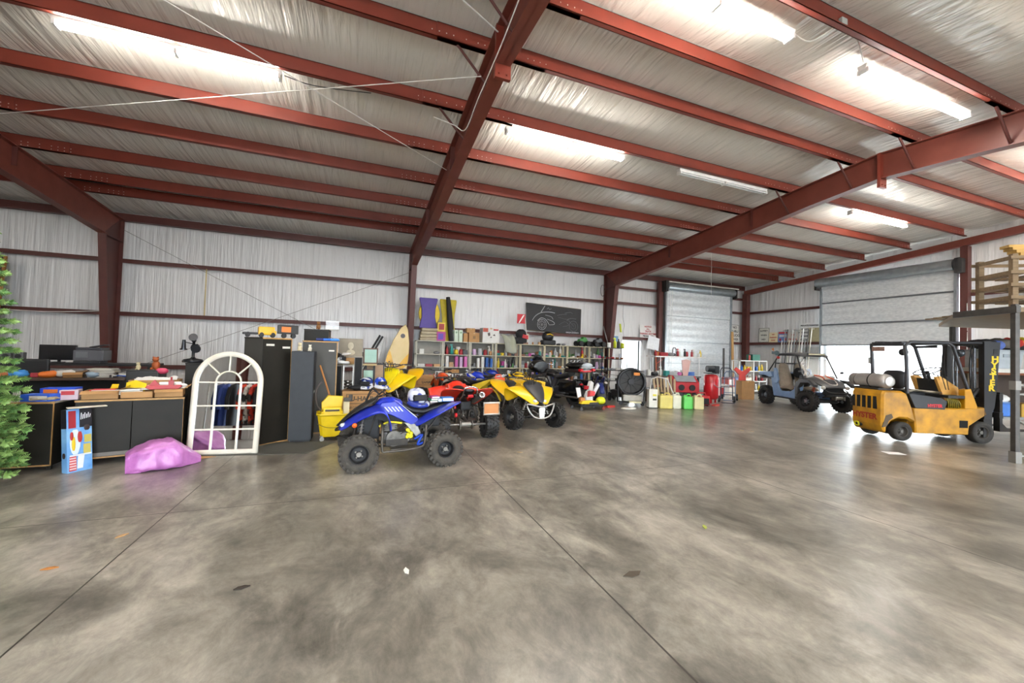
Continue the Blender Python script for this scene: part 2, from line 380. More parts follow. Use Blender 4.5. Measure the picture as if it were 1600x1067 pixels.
# end frame (right wall)
m = M(); XE = 20.0
pe = [(16.2, 5.22), (RIDGE, 6.14), (-5.3, 5.22)]; pt = [(16.2, 5.47), (RIDGE, 6.39), (-5.3, 5.47)]
for k in range(2): m.prism([pe[k], pe[k+1], pt[k+1], pt[k]], XE-.09, XE+.09, 'x')
struct('end_beam', m, red, 'dark red beam along the top of the right end wall')
struct('corner_post', M().box(XE-.1, XE+.16, 16.0, 16.28, 0, 5.3), dark_red, 'dark red steel post in the back right corner')
pole = sempty('door_post', 'dark red post beside the large roll up door')
struct('post', M().box(19.95, 20.2, 7.42, 7.62, 0, 5.95), dark_red, None, pole)
struct('post', M().box(19.95, 20.2, 4.0, 4.2, 0, 6.1), dark_red, None, pole)
# purlins: each a Z section in one long run
def perf(m, x, Y, z, rows=2, n=3, dx=.11):
    for i in range(n):
        for j in range(rows): m.cyl((x+i*dx, Y-.014, z+.06+j*.07), (x+i*dx, Y-.010, z+.06+j*.07), .009, n=6)
hole = C('#d8d2c6', .6)
for k, Y in enumerate(PY):
    z = purlin_z(Y); ru = sempty('roof_purlin', 'red primed steel purlin %s' % ('near the back wall eave' if Y > 13 else 'on the ridge' if 4 < Y < 7 else 'across the bays'))
    m = M()
    for a, b_, o in ((XL, -6.4, 0), (-8.2, 2.7, .012), (.9, 11.8, 0), (10, XR-.42, .012)):
        m.box(a, b_, Y-.006+o, Y+.006+o, z, z+.28)
        m.box(a, b_, Y-.075+o, Y+.006+o, z, z+.01); m.box(a, b_, Y-.075+o, Y-.068+o, z, z+.03)
        m.box(a, b_, Y-.006+o, Y+.075+o, z+.27, z+.28)
    struct('purlin', m, redl, None, ru)
    m = M()
    if Y > 3:
        for X in COLX+[20.0]:
            for s_ in (-1, 1):
                for off, n in ((.12, 2), (.42, 1), (.62, 4)):
                    if X == 20.0 and s_ > 0: continue
                    perf(m, X+s_*off-(n-1)*.11*(s_ < 0), Y, z, 2, n)
        struct('bolt', m, hole, None, ru)
# eave strut and girts
def girt(name, pts, z, m_, lab, fl=.11):
    (x0, y0), (x1, y1) = pts; g = M(); d = .2
    if abs(y0-y1) < .01:
        g.box(x0, x1, y0, y0+.012, z-fl/2, z+fl/2); g.box(x0, x1, y0, y0+d, z+fl/2-.012, z+fl/2)
    else:
        g.box(x0, x0+.012, y0, y1, z-fl/2, z+fl/2); g.box(x0, x0+d, y0, y1, z+fl/2-.012, z+fl/2)
    struct(name, g, m_, lab)
struct('eave_strut', M().box(XL, XR-.3, 16.24, 16.34, 5.49, 5.74).box(XL, XR-.3, 16.16, 16.24, 5.49, 5.50), dark_red, 'dark red eave beam along the top of the back wall')
segs = [(XL, COLX[0]-.1), (COLX[0]+.1, COLX[1]-.1), (COLX[1]+.1, COLX[2]-.1)]
for nm, z in (('upper', 4.229), ('middle', 2.537), ('lower', .846)):
    for (a, b_), w in zip(segs, ('left bay', 'centre bay', 'shelf bay')):
        girt('wall_girt', ((a, 16.28), (b_, 16.28)), z, dark_red, '%s dark red wall rail in the %s' % (nm, w), .13)
for z in (4.229, 2.537, 5.0): girt('wall_girt', ((COLX[2]+.1, 16.28), (14.1, 16.28)), z, dark_red, 'short dark red rail between column and rear roll up door', .13)
for z in (4.229, 2.537, 5.0): girt('wall_girt', ((18.95, 16.28), (19.9, 16.28)), z, dark_red, 'short dark red rail by the corner post', .13)
for z in (4.229, 2.537): girt('wall_girt', ((20.13, 12.28), (20.13, 16.0)), z, dark_red, 'dark red rail on the end wall above the signs' if z > 3 else 'dark red rail on the end wall carrying the signs', .13)
girt('wall_girt', ((20.13, 4.2), (20.13, 7.42)), 4.229, dark_red, 'dark red rail right of the large door', .13)
struct('door_jamb', M().box(13.98, 14.22, 16.12, 16.3, 0, 5.45), dark_red, 'dark red jamb left of the rear roll up door')
# ---------------- roll up doors
def foil():
    m = mat('silver_bubble_foil', '#eceff0', .38, .35, '#c6cbce', 7, .6, bump=.35, bscale=26, stretch=(1, 1, 2.2)); return m
FO = foil(); galv = mat('galvanised_steel', '#a9b0b4', .35, .75, '#8e969b', 5, .6)
greyst = C('#6e7478', .5, .4)
d1 = sempty('door_1', 'rear roll up door lined with silver foil insulation')
m = M(); m.sheet(lambda u, v: (14.36+4.36*u, 16.06+.008*math.sin(v*80)+.008*noise.noise(Vector((u*3, v*9, 1))), 5.05*v), 30, 120); struct('curtain', m, FO, None, d1)
m = M()
for z in (1.35, 2.45, 3.75): m.box(14.36, 18.72, 16.03, 16.06, z, z+.03)
struct('seam', m, galv, None, d1)
struct('drum', M().cyl((14.3, 15.98, 5.22), (18.85, 15.98, 5.22), .2, n=28), galv, None, d1)
struct('rail', M().box(14.28, 14.36, 15.98, 16.12, 0, 5.1).box(18.72, 18.8, 15.98, 16.12, 0, 5.1), galv, None, d1)
struct('bracket', M().box(14.12, 14.26, 15.8, 16.15, 4.95, 5.5).box(18.86, 18.95, 15.8, 16.15, 4.9, 5.5).cyl((14.26, 15.98, 5.22), (14.4, 15.98, 5.22), .1), C('#24211f', .6), None, d1)
m = M(); m.tube([(14.5, 15.92, 5.1), (14.5, 15.92, 1.2)], .008, 5).tube([(14.62, 15.92, 5.1), (14.62, 15.92, 1.2)], .008, 5); struct('chain', m, C('#e8e8e0', .5), None, d1)
d2 = sempty('door_2', 'large roll up door, partly raised over bright daylight')
m = M(); m.sheet(lambda u, v: (20.02+.006*math.sin(v*60)+.010*noise.noise(Vector((u*4, v*7, 5))), RY0+(RY1-RY0)*u, RZ+(5.2-RZ)*v), 30, 90); struct('curtain', m, FO, None, d2)
m = M()
for z in (RZ, 3.35, 4.35): m.box(19.97, 20.03, RY0, RY1, z-.01, z+.05)
struct('bottom_bar', m, C('#7b8084', .4, .6), None, d2)
struct('drum', M().cyl((19.85, RY0-.06, 5.32), (19.85, RY1+.15, 5.32), .2, n=28), galv, None, d2)
struct('rail', M().box(19.95, 20.12, RY0-.08, RY0, 0, 5.15).box(19.95, 20.12, RY1, RY1+.08, 0, 5.05), galv, None, d2)
struct('bracket', M().box(19.7, 20.1, RY0-.3, RY0-.1, 5.0, 5.5).cyl((19.85, RY0-.1, 5.32), (19.85, RY0-.2, 5.32), .24, n=20).box(19.75, 20.1, RY1+.1, RY1+.2, 5.0, 5.3), C('#2c2a2a', .5), None, d2)
struct('conduit', M().cyl((14.2, 15.7, 5.42), (18.9, 15.7, 5.42), .035), C('#d9d6cc', .5), 'white pipe hung below the eave over the rear door')
# doorway 3
d3 = sempty('door_3', 'open walk doorway full of daylight in the back wall')
m = M()
for x in (DX0-.05, DX1): m.box(x, x+.05, 16.4, 16.65, 0, DZ+.05)
m.box(DX0-.05, DX1+.05, 16.4, 16.65, DZ, DZ+.05); struct('frame', m, C('#e4e6e8', .5), None, d3)
# unseen openings behind the camera, added and sized to let fill daylight in
for nm, x0, x1 in (('added_opening_1', -4, 3), ('added_opening_2', 9.5, 15)):
    e = sempty(nm, 'unseen opening added for daylight behind the viewpoint'); m = M()
    for x in (x0-.1, x1): m.box(x, x+.1, YF-.05, YF+.1, 0, 4.5)
    struct('frame', m, dark_red, None, e); struct('drum', M().cyl((x0, YF+.25, 4.7), (x1, YF+.25, 4.7), .2), galv, None, e)
# bracing cables
cab = C('#7d7872', .4, .7); cabw = C('#e6e4de', .6)
def cable(name, pts, r, m_, lab, sub=0): return one(name, M().tube(pts, r, 5, sub=sub), m_, lab, 'cable')
zc = purlin_z(16)-.2
cable('brace_cable', [(-7.2, 16.2, 5.2), (1.7, 16.2, .6)], .008, cab, 'thin steel brace cable falling right across the centre bay wall')
cable('brace_cable', [(-7.2, 16.1, .6), (1.7, 16.1, 4.7)], .008, cab, 'thin steel brace cable rising right across the centre bay wall')
cable('brace_cable', [(1.6, 5.95, 6.0), (-7.2, 10.7, 5.85)], .008, cabw, 'pale roof brace cable crossing beside the left light')
cable('brace_cable', [(1.72, 9.2, 5.9), (-7.2, 2.4, 5.9)], .008, cabw, 'roof brace cable running to the middle beam')
cable('brace_cable', [(1.62, 5.2, 6.15), (0.2, 4.4, 6.1), (-3.3, 2.2, 6.1)], .01, cabw, 'roof brace cable with an eye hook near the ridge')
cable('power_cord', [(1.66, 4.2, 6.1), (1.62, 5.0, 5.85), (1.63, 6.2, 5.8), (1.62, 7.0, 5.7), (1.45, 7.2, 5.85), (1.1, 7.35, 6.0)], .009, cabw, 'white electric cord draped along the middle roof beam', 5)
cable('power_cord', [(-14, 16.22, 2.70), (-12, 16.2, 2.62), (-11, 16.2, 2.55), (-9, 16.2, 2.48), (-7.5, 16.2, 2.60)], .012, cabw, 'pale cord lying along the left bay wall rail', 4)
one('measuring_stick', M().box(-4.98, -4.95, 16.18, 16.2, 2.6, 4.17), C('#c9b277', .6), 'yellow wood strip standing between the wall rails, centre bay', 'stick')
# ---------------- fluorescent fixtures
glow = mat('lit_fluorescent_tube', '#fff9f0', .5, emit=TUBE_STRENGTH); white_en = C('#e9e9e6', .4); dead = C('#dfe2e2', .4)
def fixture(label, x0, x1, Y, z, lit=True, n=2, tubes=2):
    t = thing('fluorescent_light', label, 'light', (x0, Y, z), 0, 'fluorescent strip lights'); L = x1-x0
    m = M(); m.prism([(-.065, .10), (.065, .10), (.05, .03), (-.05, .03)], 0, L, 'x'); m.build('housing', white_en, t)
    m = M()
    for i in range(n+1):
        x = min(max(L*i/n, .03), L-.03); m.box(x-.02, x+.02, -.07, .07, -.03, .04)
    m.build('socket', white_en, t)
    for i in range(n):
        a, b_ = L*i/n+.05, L*(i+1)/n-.05
        for y in ((-.04, .04) if tubes == 2 else (0,)): M().cyl((a, y, 0), (b_, y, 0), .019, n=8).build('tube', glow if lit else dead, t)
    m = M()
    for q in (.15, .85): m.tube([(L*q, 0, .1), (L*q, -.06, .22)], .004, 4)
    m.build('hanger', white_en, t)
    return t
fixture('lit strip light nearest the top left corner of the roof', -4.3, -1.42, 7.62, 6.2)
fixture('lit strip light just right of the middle roof beam', 2.6, 5.5, 7.62, 6.2)
fixture('dim unlit strip light between the middle and right roof beams', 7.1, 10.1, 7.62, 6.2, False)
fixture('lit strip light nearest the viewer, by the grey junction box', 2.7, 5.5, 3.8, 6.22)
fixture('lit strip light close to the right roof beam near the top edge', 7.1, 10.15, 3.8, 6.22)
fixture('lit strip light in the far right bay over the big door', 13.7, 16.6, 7.62, 6.2)
fixture('strip light over the tree, beyond the left beam', -12.3, -9.4, 7.62, 6.2)
fixture('strip light in the left bay on the viewer side', -4.2, -1.4, 3.8, 6.22)
for i, (a, Y) in enumerate(((-12.3, 1.2), (-4.2, -1.8), (2.7, -1.8), (9, -1.8), (13.7, 1.2), (13.7, 3.8), (16.9, 3.8))):  # last two fixtures are unseen, added to brighten the far right bay
    fixture(['strip light behind the viewer, far left', 'strip light behind the viewer, left', 'strip light behind the viewer, centre', 'strip light behind the viewer, right', 'strip light over the timber rack', 'unseen added strip light above the rack near the right beam', 'unseen added strip light near the end wall above the rack'][i], a, a+2.9, Y, purlin_z(Y)-.14)
cable('power_cord', [(-1.38, 7.6, 6.25), (-.9, 7.6, 6.2), (0, 7.58, 6.3)], .008, C('#2a2622', .6), 'dark cord from the end of the left strip light', 4)
cable('power_cord', [(5.5, 3.75, 6.26), (5.75, 3.7, 6.2), (6.0, 3.52, 6.36)], .009, cabw, 'white cord left of the junction box', 4)
cable('power_cord', [(6.15, 3.52, 6.4), (6.6, 3.6, 6.42), (6.95, 3.7, 6.25)], .009, cabw, 'white cord looping right of the junction box', 4)
one('junction_box', M().box(5.99, 6.11, 3.44, 3.49, 6.34, 6.44, .01), C('#b9bbb6', .5), 'small grey junction box on the purlin between two strip lights', 'box')
cable('pull_chain', [(13.0, 12.05, 5.91), (13.02, 12.05, 4.2)], .006, cabw, 'thin chain hanging below the roof of the far bay')
# ================================================================ VEHICLES
rubber = mat('dusty_black_rubber', '#35322e', .8, 0, '#4d473e', 12, .5, bump=.3, bscale=60)
rubber_b = mat('black_rubber', '#1b1a19', .6, 0, '#2a2826', 12, .5)
blackp = C('#1c1c1e', .38); blackm = C('#18181a', .6); darkm = mat('greasy_dark_metal', '#2c2a29', .5, .5, '#433d36', 14, .6)
engm = mat('greasy_engine_metal', '#77736c', .45, .6, '#3a3733', 14, .5)
alu = mat('dull_aluminium', '#a8a59e', .38, .8, '#7f7b73', 18, .6); chrome = C('#d8d8da', .12, 1); steel = C('#8b8c8e', .35, .8)
vinylseat = mat('black_seat_vinyl', '#1d1c1d', .45, 0, '#272627', 9, .5, bump=.1)
def S(m, name, mats, par, solid=.012, sub=1, **k):
    o = m.build(name, mats, par, fix=True, **k)
    md = o.modifiers.new('sub', 'SUBSURF'); md.levels = sub; md.render_levels = sub
    if solid: q = o.modifiers.new('sol', 'SOLIDIFY'); q.thickness = solid; q.offset = 0
    return o
def grid(m, rows, my=False):
    n = len(rows[0]); vs = [(p[0], -p[1] if my else p[1], p[2]) for r in rows for p in r]
    return m.add(vs, [(i*n+j, (i+1)*n+j, (i+1)*n+j+1, i*n+j+1) for i in range(len(rows)-1) for j in range(n-1)], True)
def spring(m, a, b, r, t, turns, n=10):
    a = Vector(a); d = Vector(b)-a; u = d.orthogonal().normalized(); w = d.normalized().cross(u)
    m.tube([a+d*(i/(turns*n))+(u*math.cos(2*PI*i/n)+w*math.sin(2*PI*i/n))*r for i in range(turns*n+1)], t, 5)
def wheel(par, c, r, w, rr, matt, rimm, knob=True, name='tire', out=1, hubm=None, steer=0, spokes=4):
    """tyre with its rim as sub-part; axle along y, out = side the rim face looks to"""
    t = M().at(c, (0, 0, steer)); hw = w/2
    prof = [(rr, -hw*.72), (rr+.02, -hw*.95), (rr+(r-rr)*.45, -hw), (r*.93, -hw*.9), (r*.965, -hw*.7), (r*.975, 0), (r*.965, hw*.7), (r*.93, hw*.9), (rr+(r-rr)*.45, hw), (rr+.02, hw*.95), (rr, hw*.72)]
    t.loft([t.ring((0, h_, 0), (0, 1, 0), q_, 30) for q_, h_ in prof], False)
    if knob:
        N = 22
        for i in range(N):
            for k, (yy, dy) in enumerate(((-.78, .34), (-.25, .34), (.25, .34), (.78, .34))):
                a = 2*PI*(i+(.5 if k % 2 else 0))/N; R = r*(.985 if abs(yy) < .5 else .945); T0 = t.T.copy()
                t.T = T0 @ Matrix.Rotation(-a, 4, 'Y'); t.b((R, yy*hw, 0), (.036, dy*hw*1.2, 2*PI*r/N*.5), 0); t.T = T0
    o = t.build(name, matt, par)
    t = M().at(c, (0, 0, steer))
    t.loft([t.ring((0, h_, 0), (0, 1, 0), q_, 24) for q_, h_ in [(.04, hw*.1*out), (rr*.5, hw*.05*out), (rr*.84, -hw*.1*out), (rr*.9, hw*.45*out), (rr*.97, hw*.8*out), (rr*1.05, hw*.82*out), (rr*1.0, hw*.5*out), (rr*1.0, -hw*.6*out), (rr*.9, -hw*.5*out), (.04, -hw*.12*out)]], True)
    t.m(1).cyl((0, -.02*out, 0), (0, hw*.55*out, 0), rr*.27, n=16)
    for i in range(spokes):
        a = 2*PI*i/spokes+.6; t.cyl((rr*.42*math.cos(a), 0, rr*.42*math.sin(a)), (rr*.42*math.cos(a), hw*.35*out, rr*.42*math.sin(a)), rr*.09, n=8)
    t.build('rim', [rimm, hubm or alu], o)
    return o
def quad(label, loc, rz, col, acc='#1c1c1e', bumper=None, tailcol=None, steer=.0, dirt=True, graph='#e8e8e8', mirrored=False, rear_light=True):
    q = thing('quad_bike', label, 'quad bike', loc, rz, 'quad bikes'); pm = mat('quad_plastic_'+col, col, .3, 0, None, 6, .5, coat=.4); pa = C(acc, .4); gm = C(graph, .4)
    wf = rubber if dirt else rubber_b; hubq = mat('dusty_hub', '#8b867e', .6, .2, '#6d675e', 14, .5)
    for sy in (-1, 1):
        wheel(q, (.595, sy*.47, .252), .252, .17, .125, wf, blackm, True, 'tire', sy, hubq, steer)
        wheel(q, (-.595, sy*.46, .248), .248, .24, .115, wf, blackm, True, 'tire', sy, hubq)
    # front fenders with the wheel arch
    fr = [[(.86, .03, .55), (.86, .09, .53), (.84, .14, .50)], [(.74, .05, .67), (.74, .16, .65), (.72, .27, .60)], [(.56, .07, .80), (.56, .26, .79), (.54, .44, .73)], [(.38, .08, .87), (.38, .30, .87), (.36, .52, .82)], [(.26, .10, .85), (.27, .32, .86), (.25, .54, .80)], [(.19, .14, .72), (.20, .34, .70), (.18, .50, .62)], [(.19, .18, .60), (.19, .34, .56), (.18, .44, .50)]]
    for my in (0, 1): S(grid(M(), fr, my), 'front_fender', pm, q, .014, 2)
    S(grid(M(), [[(.88, -.05, .56), (.89, 0, .565), (.88, .05, .56)], [(.72, -.14, .72), (.72, 0, .76), (.72, .14, .72)], [(.52, -.21, .85), (.52, 0, .91), (.52, .21, .85)], [(.36, -.20, .93), (.36, 0, .98), (.36, .20, .93)]]), 'nose_cover', pa, q, .02, 2)
    for sy in (-1, 1): M().ell((.79, sy*.10, .585), (.06, .05, .035), 12, 8).build('headlight', C('#cfd4d6', .15), q)
    # tank cover and side panels
    m = M(); sec = [(.38, .78, .10, .09), (.30, .84, .15, .11), (.15, .86, .17, .12), (0, .80, .15, .12), (-.12, .70, .11, .10)]
    m.loft([m.ring((x, 0, z), (1, 0, 0), (h, w), 14) for x, z, w, h in sec]); m.build('tank_cover', pm, q)
    for sy in (-1, 1):
        m = M(); m.prism([(.34, .80), (.30, .90), (.10, .92), (-.24, .66), (-.26, .58), (-.14, .56), (.12, .70)], sy*.13, sy*.185, 'y', .012); m.build('side_panel', pm, q)
        m = M()
        for k in range(5): m.prism([(.24-.05*k, .84), (.26-.05*k, .84), (.20-.05*k, .77), (.18-.05*k, .77)], sy*.186, sy*.189, 'y')
        m.prism([(.05, .90), (-.22, .68), (-.22, .665), (.04, .885)], sy*.186, sy*.189, 'y'); m.build('stripes', gm, q)
        m = M(); m.prism([(-.04, .60), (-.22, .60), (-.30, .42), (-.22, .38)], sy*.15, sy*.18, 'y', .01); m.build('heat_shield', alu, q)
    m = M(); sec = [(.08, .865, .09, .05), (-.02, .84, .12, .06), (-.18, .76, .13, .06), (-.34, .745, .14, .055), (-.52, .80, .14, .05), (-.72, .865, .12, .035), (-.78, .88, .07, .02)]
    m.loft([m.ring((x, 0, z), (1, 0, 0), (h, w), 16) for x, z, w, h in sec]); m.build('seat', vinylseat, q)
    rf = [[(-.20, .13, .60), (-.20, .22, .58), (-.19, .30, .54)], [(-.34, .12, .70), (-.34, .26, .69), (-.33, .36, .64)], [(-.52, .11, .79), (-.52, .30, .79), (-.52, .48, .76)], [(-.70, .10, .86), (-.70, .30, .89), (-.70, .50, .88)], [(-.84, .09, .88), (-.86, .20, .90), (-.88, .40, .92)]]
    for my in (0, 1): S(grid(M(), rf, my), 'rear_fender', mat('quad_plastic_'+(tailcol or col), tailcol or col, .3, 0, None, 6, .5, coat=.4), q, .014, 2)
    # handlebar, levers, steering stem
    m = M(); m.tube([(.20, -.40, 1.03), (.24, -.22, 1.03), (.33, -.08, .98), (.33, .08, .98), (.24, .22, 1.03), (.20, .40, 1.03)], .012, 8, sub=3)
    m.tube([(.26, -.18, 1.035), (.26, .18, 1.035)], .009, 6).tube([(.52, 0, .45), (.34, 0, .98)], .02, 8); ho = m.build('handlebar', darkm, q)
    for sy in (-1, 1):
        M().cyl((.225, sy*.28, 1.03), (.20, sy*.41, 1.03), .019, n=10).build('grip', rubber_b, ho)
        m = M(); m.tube([(.26, sy*.24, 1.03), (.30, sy*.30, 1.02), (.28, sy*.41, 1.015)], .006, 5); m.build('lever', alu, ho)
    m = M()
    for k in range(5): m.tube([(.30, -.1+.05*k, .99), (.42, -.14+.06*k, 1.10-.02*abs(k-2)), (.52, -.08+.03*k, .86)], .006, 5, sub=4)
    m.build('brake_cable', blackm, q)
    # frame
    m = M()
    for sy in (-1, 1):
        m.tube([(.66, sy*.09, .40), (.50, sy*.11, .26), (-.28, sy*.12, .24), (-.30, sy*.12, .55), (-.80, sy*.10, .80)], .017, 7)
        m.tube([(.66, sy*.09, .40), (.62, sy*.09, .66), (.30, sy*.08, .84), (-.30, sy*.10, .62)], .017, 7)
        m.tube([(.50, sy*.11, .26), (.34, sy*.10, .80)], .014, 7); m.tube([(-.28, sy*.12, .30), (-.62, sy*.11, .74)], .014, 7)
        m.tube([(.80, sy*.08, .42), (.66, sy*.09, .40), (.62, sy*.10, .66), (.82, sy*.07, .60)], .012, 6)
    m.box(.3, .62, -.10, .10, .25, .27); m.build('frame', darkm, q)
    m = M(); m.box(-.20, .52, -.10, .10, .58, .80, .03).box(.30, .62, -.11, .11, .36, .66, .03).box(-.60, -.14, -.10, .10, .50, .66, .03); m.build('inner_body', blackm, q)
    M().box(-.10, .22, .17, .20, .27, .36, .008).build('skid_bar', darkm, q)
    # engine
    m = M(); m.box(-.12, .26, -.13, .13, .28, .46, .04); m.cyl((.10, -.19, .37), (.10, .19, .37), .115, n=22); m.cyl((-.06, -.17, .37), (-.06, .17, .37), .08, n=18)
    for k in range(6): m.box(.05, .24, -.09, .09, .47+.028*k, .485+.028*k)
    m.box(.07, .22, -.075, .075, .45, .66, .02); m.build('engine', engm, q)
    m = M(); m.tube([(.22, -.05, .60), (.36, -.12, .52), (.30, -.17, .36), (0, -.18, .42), (-.25, -.17, .60), (-.45, -.18, .68)], .022, 8, sub=3); m.build('exhaust_pipe', darkm, q)
    m = M(); m.cyl((-.42, -.20, .66), (-.82, -.22, .80), .060, n=18); ex = m.build('muffler', alu, q)
    M().lathe([(.058, 0), (.066, .01), (.058, .03), (.034, .035), (.030, 0)], (-.82, -.22, .80), (-.40, -.02, .14), 18).build('muffler_tip', chrome, ex)
    # suspension
    for sy in (-1, 1):
        m = M()
        for z0, z1 in ((.28, .20), (.44, .33)):
            m.tube([(.66, sy*.09, z0), (.60, sy*.38, z1), (.48, sy*.09, z0)], .013, 6)
        m.cyl((.595, sy*.36, .18), (.595, sy*.37, .36), .025, n=8).cyl((.595, sy*.34, .25), (.595, sy*.42, .25), .04, n=12); m.build('a_arm', darkm, q)
        m = M(); m.cyl((.60, sy*.30, .28), (.54, sy*.12, .68), .018, n=8); spring(m, (.60, sy*.29, .31), (.55, sy*.14, .62), .036, .007, 7); m.build('shock_absorber', alu, q)
    m = M(); m.tube([(-.20, -.06, .34), (-.58, -.06, .25)], .028, 6).tube([(-.20, .06, .34), (-.58, .06, .25)], .028, 6).cyl((-.595, -.40, .248), (-.595, .40, .248), .02, n=10).cyl((-.595, -.09, .248), (-.595, .09, .248), .055, n=14)
    m.cyl((-.595, .115, .248), (-.595, .125, .248), .10, n=24).cyl((-.595, -.125, .248), (-.595, -.115, .248), .085, n=24); m.build('rear_axle', alu, q)
    m = M(); m.cyl((-.42, 0, .36), (-.26, 0, .66), .02, n=8); spring(m, (-.41, 0, .38), (-.28, 0, .62), .04, .008, 7); m.build('rear_shock', alu, q)
    # nerf bars / foot rests
    for sy in (-1, 1):
        m = M(); m.tube([(.28, sy*.12, .62), (.28, sy*.30, .55), (.28, sy*.33, .26), (.20, sy*.34, .22), (-.24, sy*.34, .25), (-.33, sy*.30, .32), (-.36, sy*.22, .56)], .018, 7, sub=3); m.box(-.20, .16, sy*.12 if sy > 0 else -.33, .33 if sy > 0 else -.12, .235, .25)
        m.build('foot_guard', mat('scuffed_aluminium', '#6e6860', .5, .6, '#4b463f', 16, .6), q)
    if bumper:
        m = M(); bx = .90
        m.tube([(bx-.06, -.30, .52), (bx, -.22, .53), (bx+.02, 0, .48), (bx, .22, .53), (bx-.06, .30, .52), (bx-.02, .22, .34), (bx, .10, .26), (bx, -.10, .26), (bx-.02, -.22, .34)], .016, 8, closed=True, sub=3)
        m.prism([(-.05, .24), (.05, .24), (.07, .44), (.04, .48), (-.04, .48), (-.07, .44)], bx-.01, bx+.01, 'x', .004); m.tube([(.66, -.08, .38), (bx, -.08, .34)], .012, 6).tube([(.66, .08, .38), (bx, .08, .34)], .012, 6); m.build('front_bumper', bumper, q)
    else:
        m = M(); m.tube([(.70, -.09, .55), (.86, -.09, .52), (.90, 0, .50), (.86, .09, .52), (.70, .09, .55)], .013, 7, sub=3).tube([(.66, -.09, .36), (.86, -.08, .40), (.86, .08, .40), (.66, .09, .36)], .013, 7, sub=2); m.build('front_bumper', darkm, q)
    if rear_light: M().box(-.87, -.84, -.05, .05, .76, .81, .008).build('tail_light', C('#b5121c', .25), q)
    return q
def helmet(label, loc, rz, base, c2, visor=True, group='helmets'):
    h = thing('motocross_helmet', label, 'helmet', loc, rz, group); m = M(); rings = []
    shell = mat('helmet_paint_%s_%s' % (base, c2), base, .2, 0, c2, 7, .06, coat=.5, det=1)
    for k, (z, rx, ry, ox) in enumerate(((.02, .085, .075, -.01), (.05, .115, .10, -.005), (.10, .13, .118, 0), (.16, .135, .122, 0), (.21, .12, .11, -.005), (.245, .085, .08, -.01), (.262, .03, .03, -.012))):
        rings.append([Vector((ox+rx*math.cos(a), ry*math.sin(a), z)) for a in [2*PI*i/24 for i in range(24)]])
    m.loft(rings); m.build('shell', shell, h)
    m = M(); m.prism([(-.085, .10), (.085, .10), (.095, .14), (.085, .18), (-.085, .18), (-.095, .14)], .085, .142, 'x', .01); m.build('face_opening', blackm, h)
    m = M(); m.tube([(.03, -.115, .07), (.13, -.10, .055), (.195, -.04, .05), (.195, .04, .05), (.13, .10, .055), (.03, .115, .07)], .034, 10, sub=3); c = m.build('chin_bar', shell, h)
    M().box(.215, .232, -.03, .03, .03, .075, .008).build('vent', blackm, c)
    if visor:
        S(grid(M(), [[(.07, -.115, .20), (.08, -.06, .245), (.08, 0, .26), (.08, .06, .245), (.07, .115, .20)], [(.15, -.10, .22), (.17, -.05, .255), (.17, 0, .265), (.17, .05, .255), (.15, .10, .22)], [(.21, -.07, .225), (.25, -.04, .25), (.255, 0, .255), (.25, .04, .25), (.21, .07, .225)]]), 'visor', C(base, .3), h, .006, 2)
    return h
def fwd(x, y): return math.atan2(y, x)
# measured places: blue quad faces left, parallel to the back wall
bq = quad('blue quad bike in front with muddy tyres, helmet on its seat', (.60, 6.34, 0), PI+.05, '#1b2fb0', steer=-.06, graph='#dfe4ea')
hb = helmet('blue white and black helmet on the blue quad seat', (.84, 6.33, .80), -1.30, '#2b3a8e', '#c8ccd6', False); hb.scale = (1.15,)*3
M().ell((.66, .36, .62), (.035, .03, .035), 12, 8).build('side_marker', C('#f0641c', .3), bq)
m = M()
for k in range(9): m.ell((-.10+random.uniform(-.05, .05), .20, .44+random.uniform(-.06, .06)), (.028, .02, .028), 8, 5)
m.build('yellow_cap_cluster', C('#f2e21a', .5), bq)
M().tube([(.32, .2, .56), (.2, .21, .62), (.0, .21, .60)], .016, 6, sub=4).build('yellow_hose', C('#e8d820', .5), bq)
m = M(); m.tube([(-.20, .2, .35), (-.30, .25, .42), (-.24, .24, .28), (-.34, .22, .30)], .02, 6, sub=4); m.build('blue_strap', C('#1c46b8', .6), bq)
M().cyl((-.78, .30, .70), (-.81, .30, .70), .035, n=14).build('red_reflector', C('#e01622', .3), bq)
def book(label, loc, rz, d, col, group=None, tiltx=0, cat='book', name='book'):
    m = M(); m.box(0, d[0], 0, d[1], 0, d[2]*.14).box(0, d[0], 0, d[1], d[2]*.86, d[2]).box(0, d[0]*.06, 0, d[1], 0, d[2]); m.m(1).box(d[0]*.05, d[0]*.97, .004, d[1]-.004, d[2]*.14, d[2]*.86)
    return one(name, m, [C(col, .4), C('#efe9da', .8)], label, cat, loc, (tiltx, 0, rz), group)
for i, (c, dx, dz, d, w) in enumerate((('#141414', 0, 0, .10, 'black striped'), ('#12926a', .02, .032, .12, 'green'), ('#c43c98', .03, .064, .10, 'pink'))):
    book('%s case lying on the rear of the blue quad' % w, (1.03+dx, 6.24, .88+dz), .12, (.13, .18, .028), c, 'cases on the blue quad tail')
book('blue and white box on the very tail of the blue quad', (1.22, 6.22, .895), .1, (.19, .18, .06), '#2f7fd0', 'cases on the blue quad tail')
book('cyan striped case between helmet and blue box on the quad', (1.16, 6.23, .89), .1, (.06, .16, .05), '#8fb8c8', 'cases on the blue quad tail')
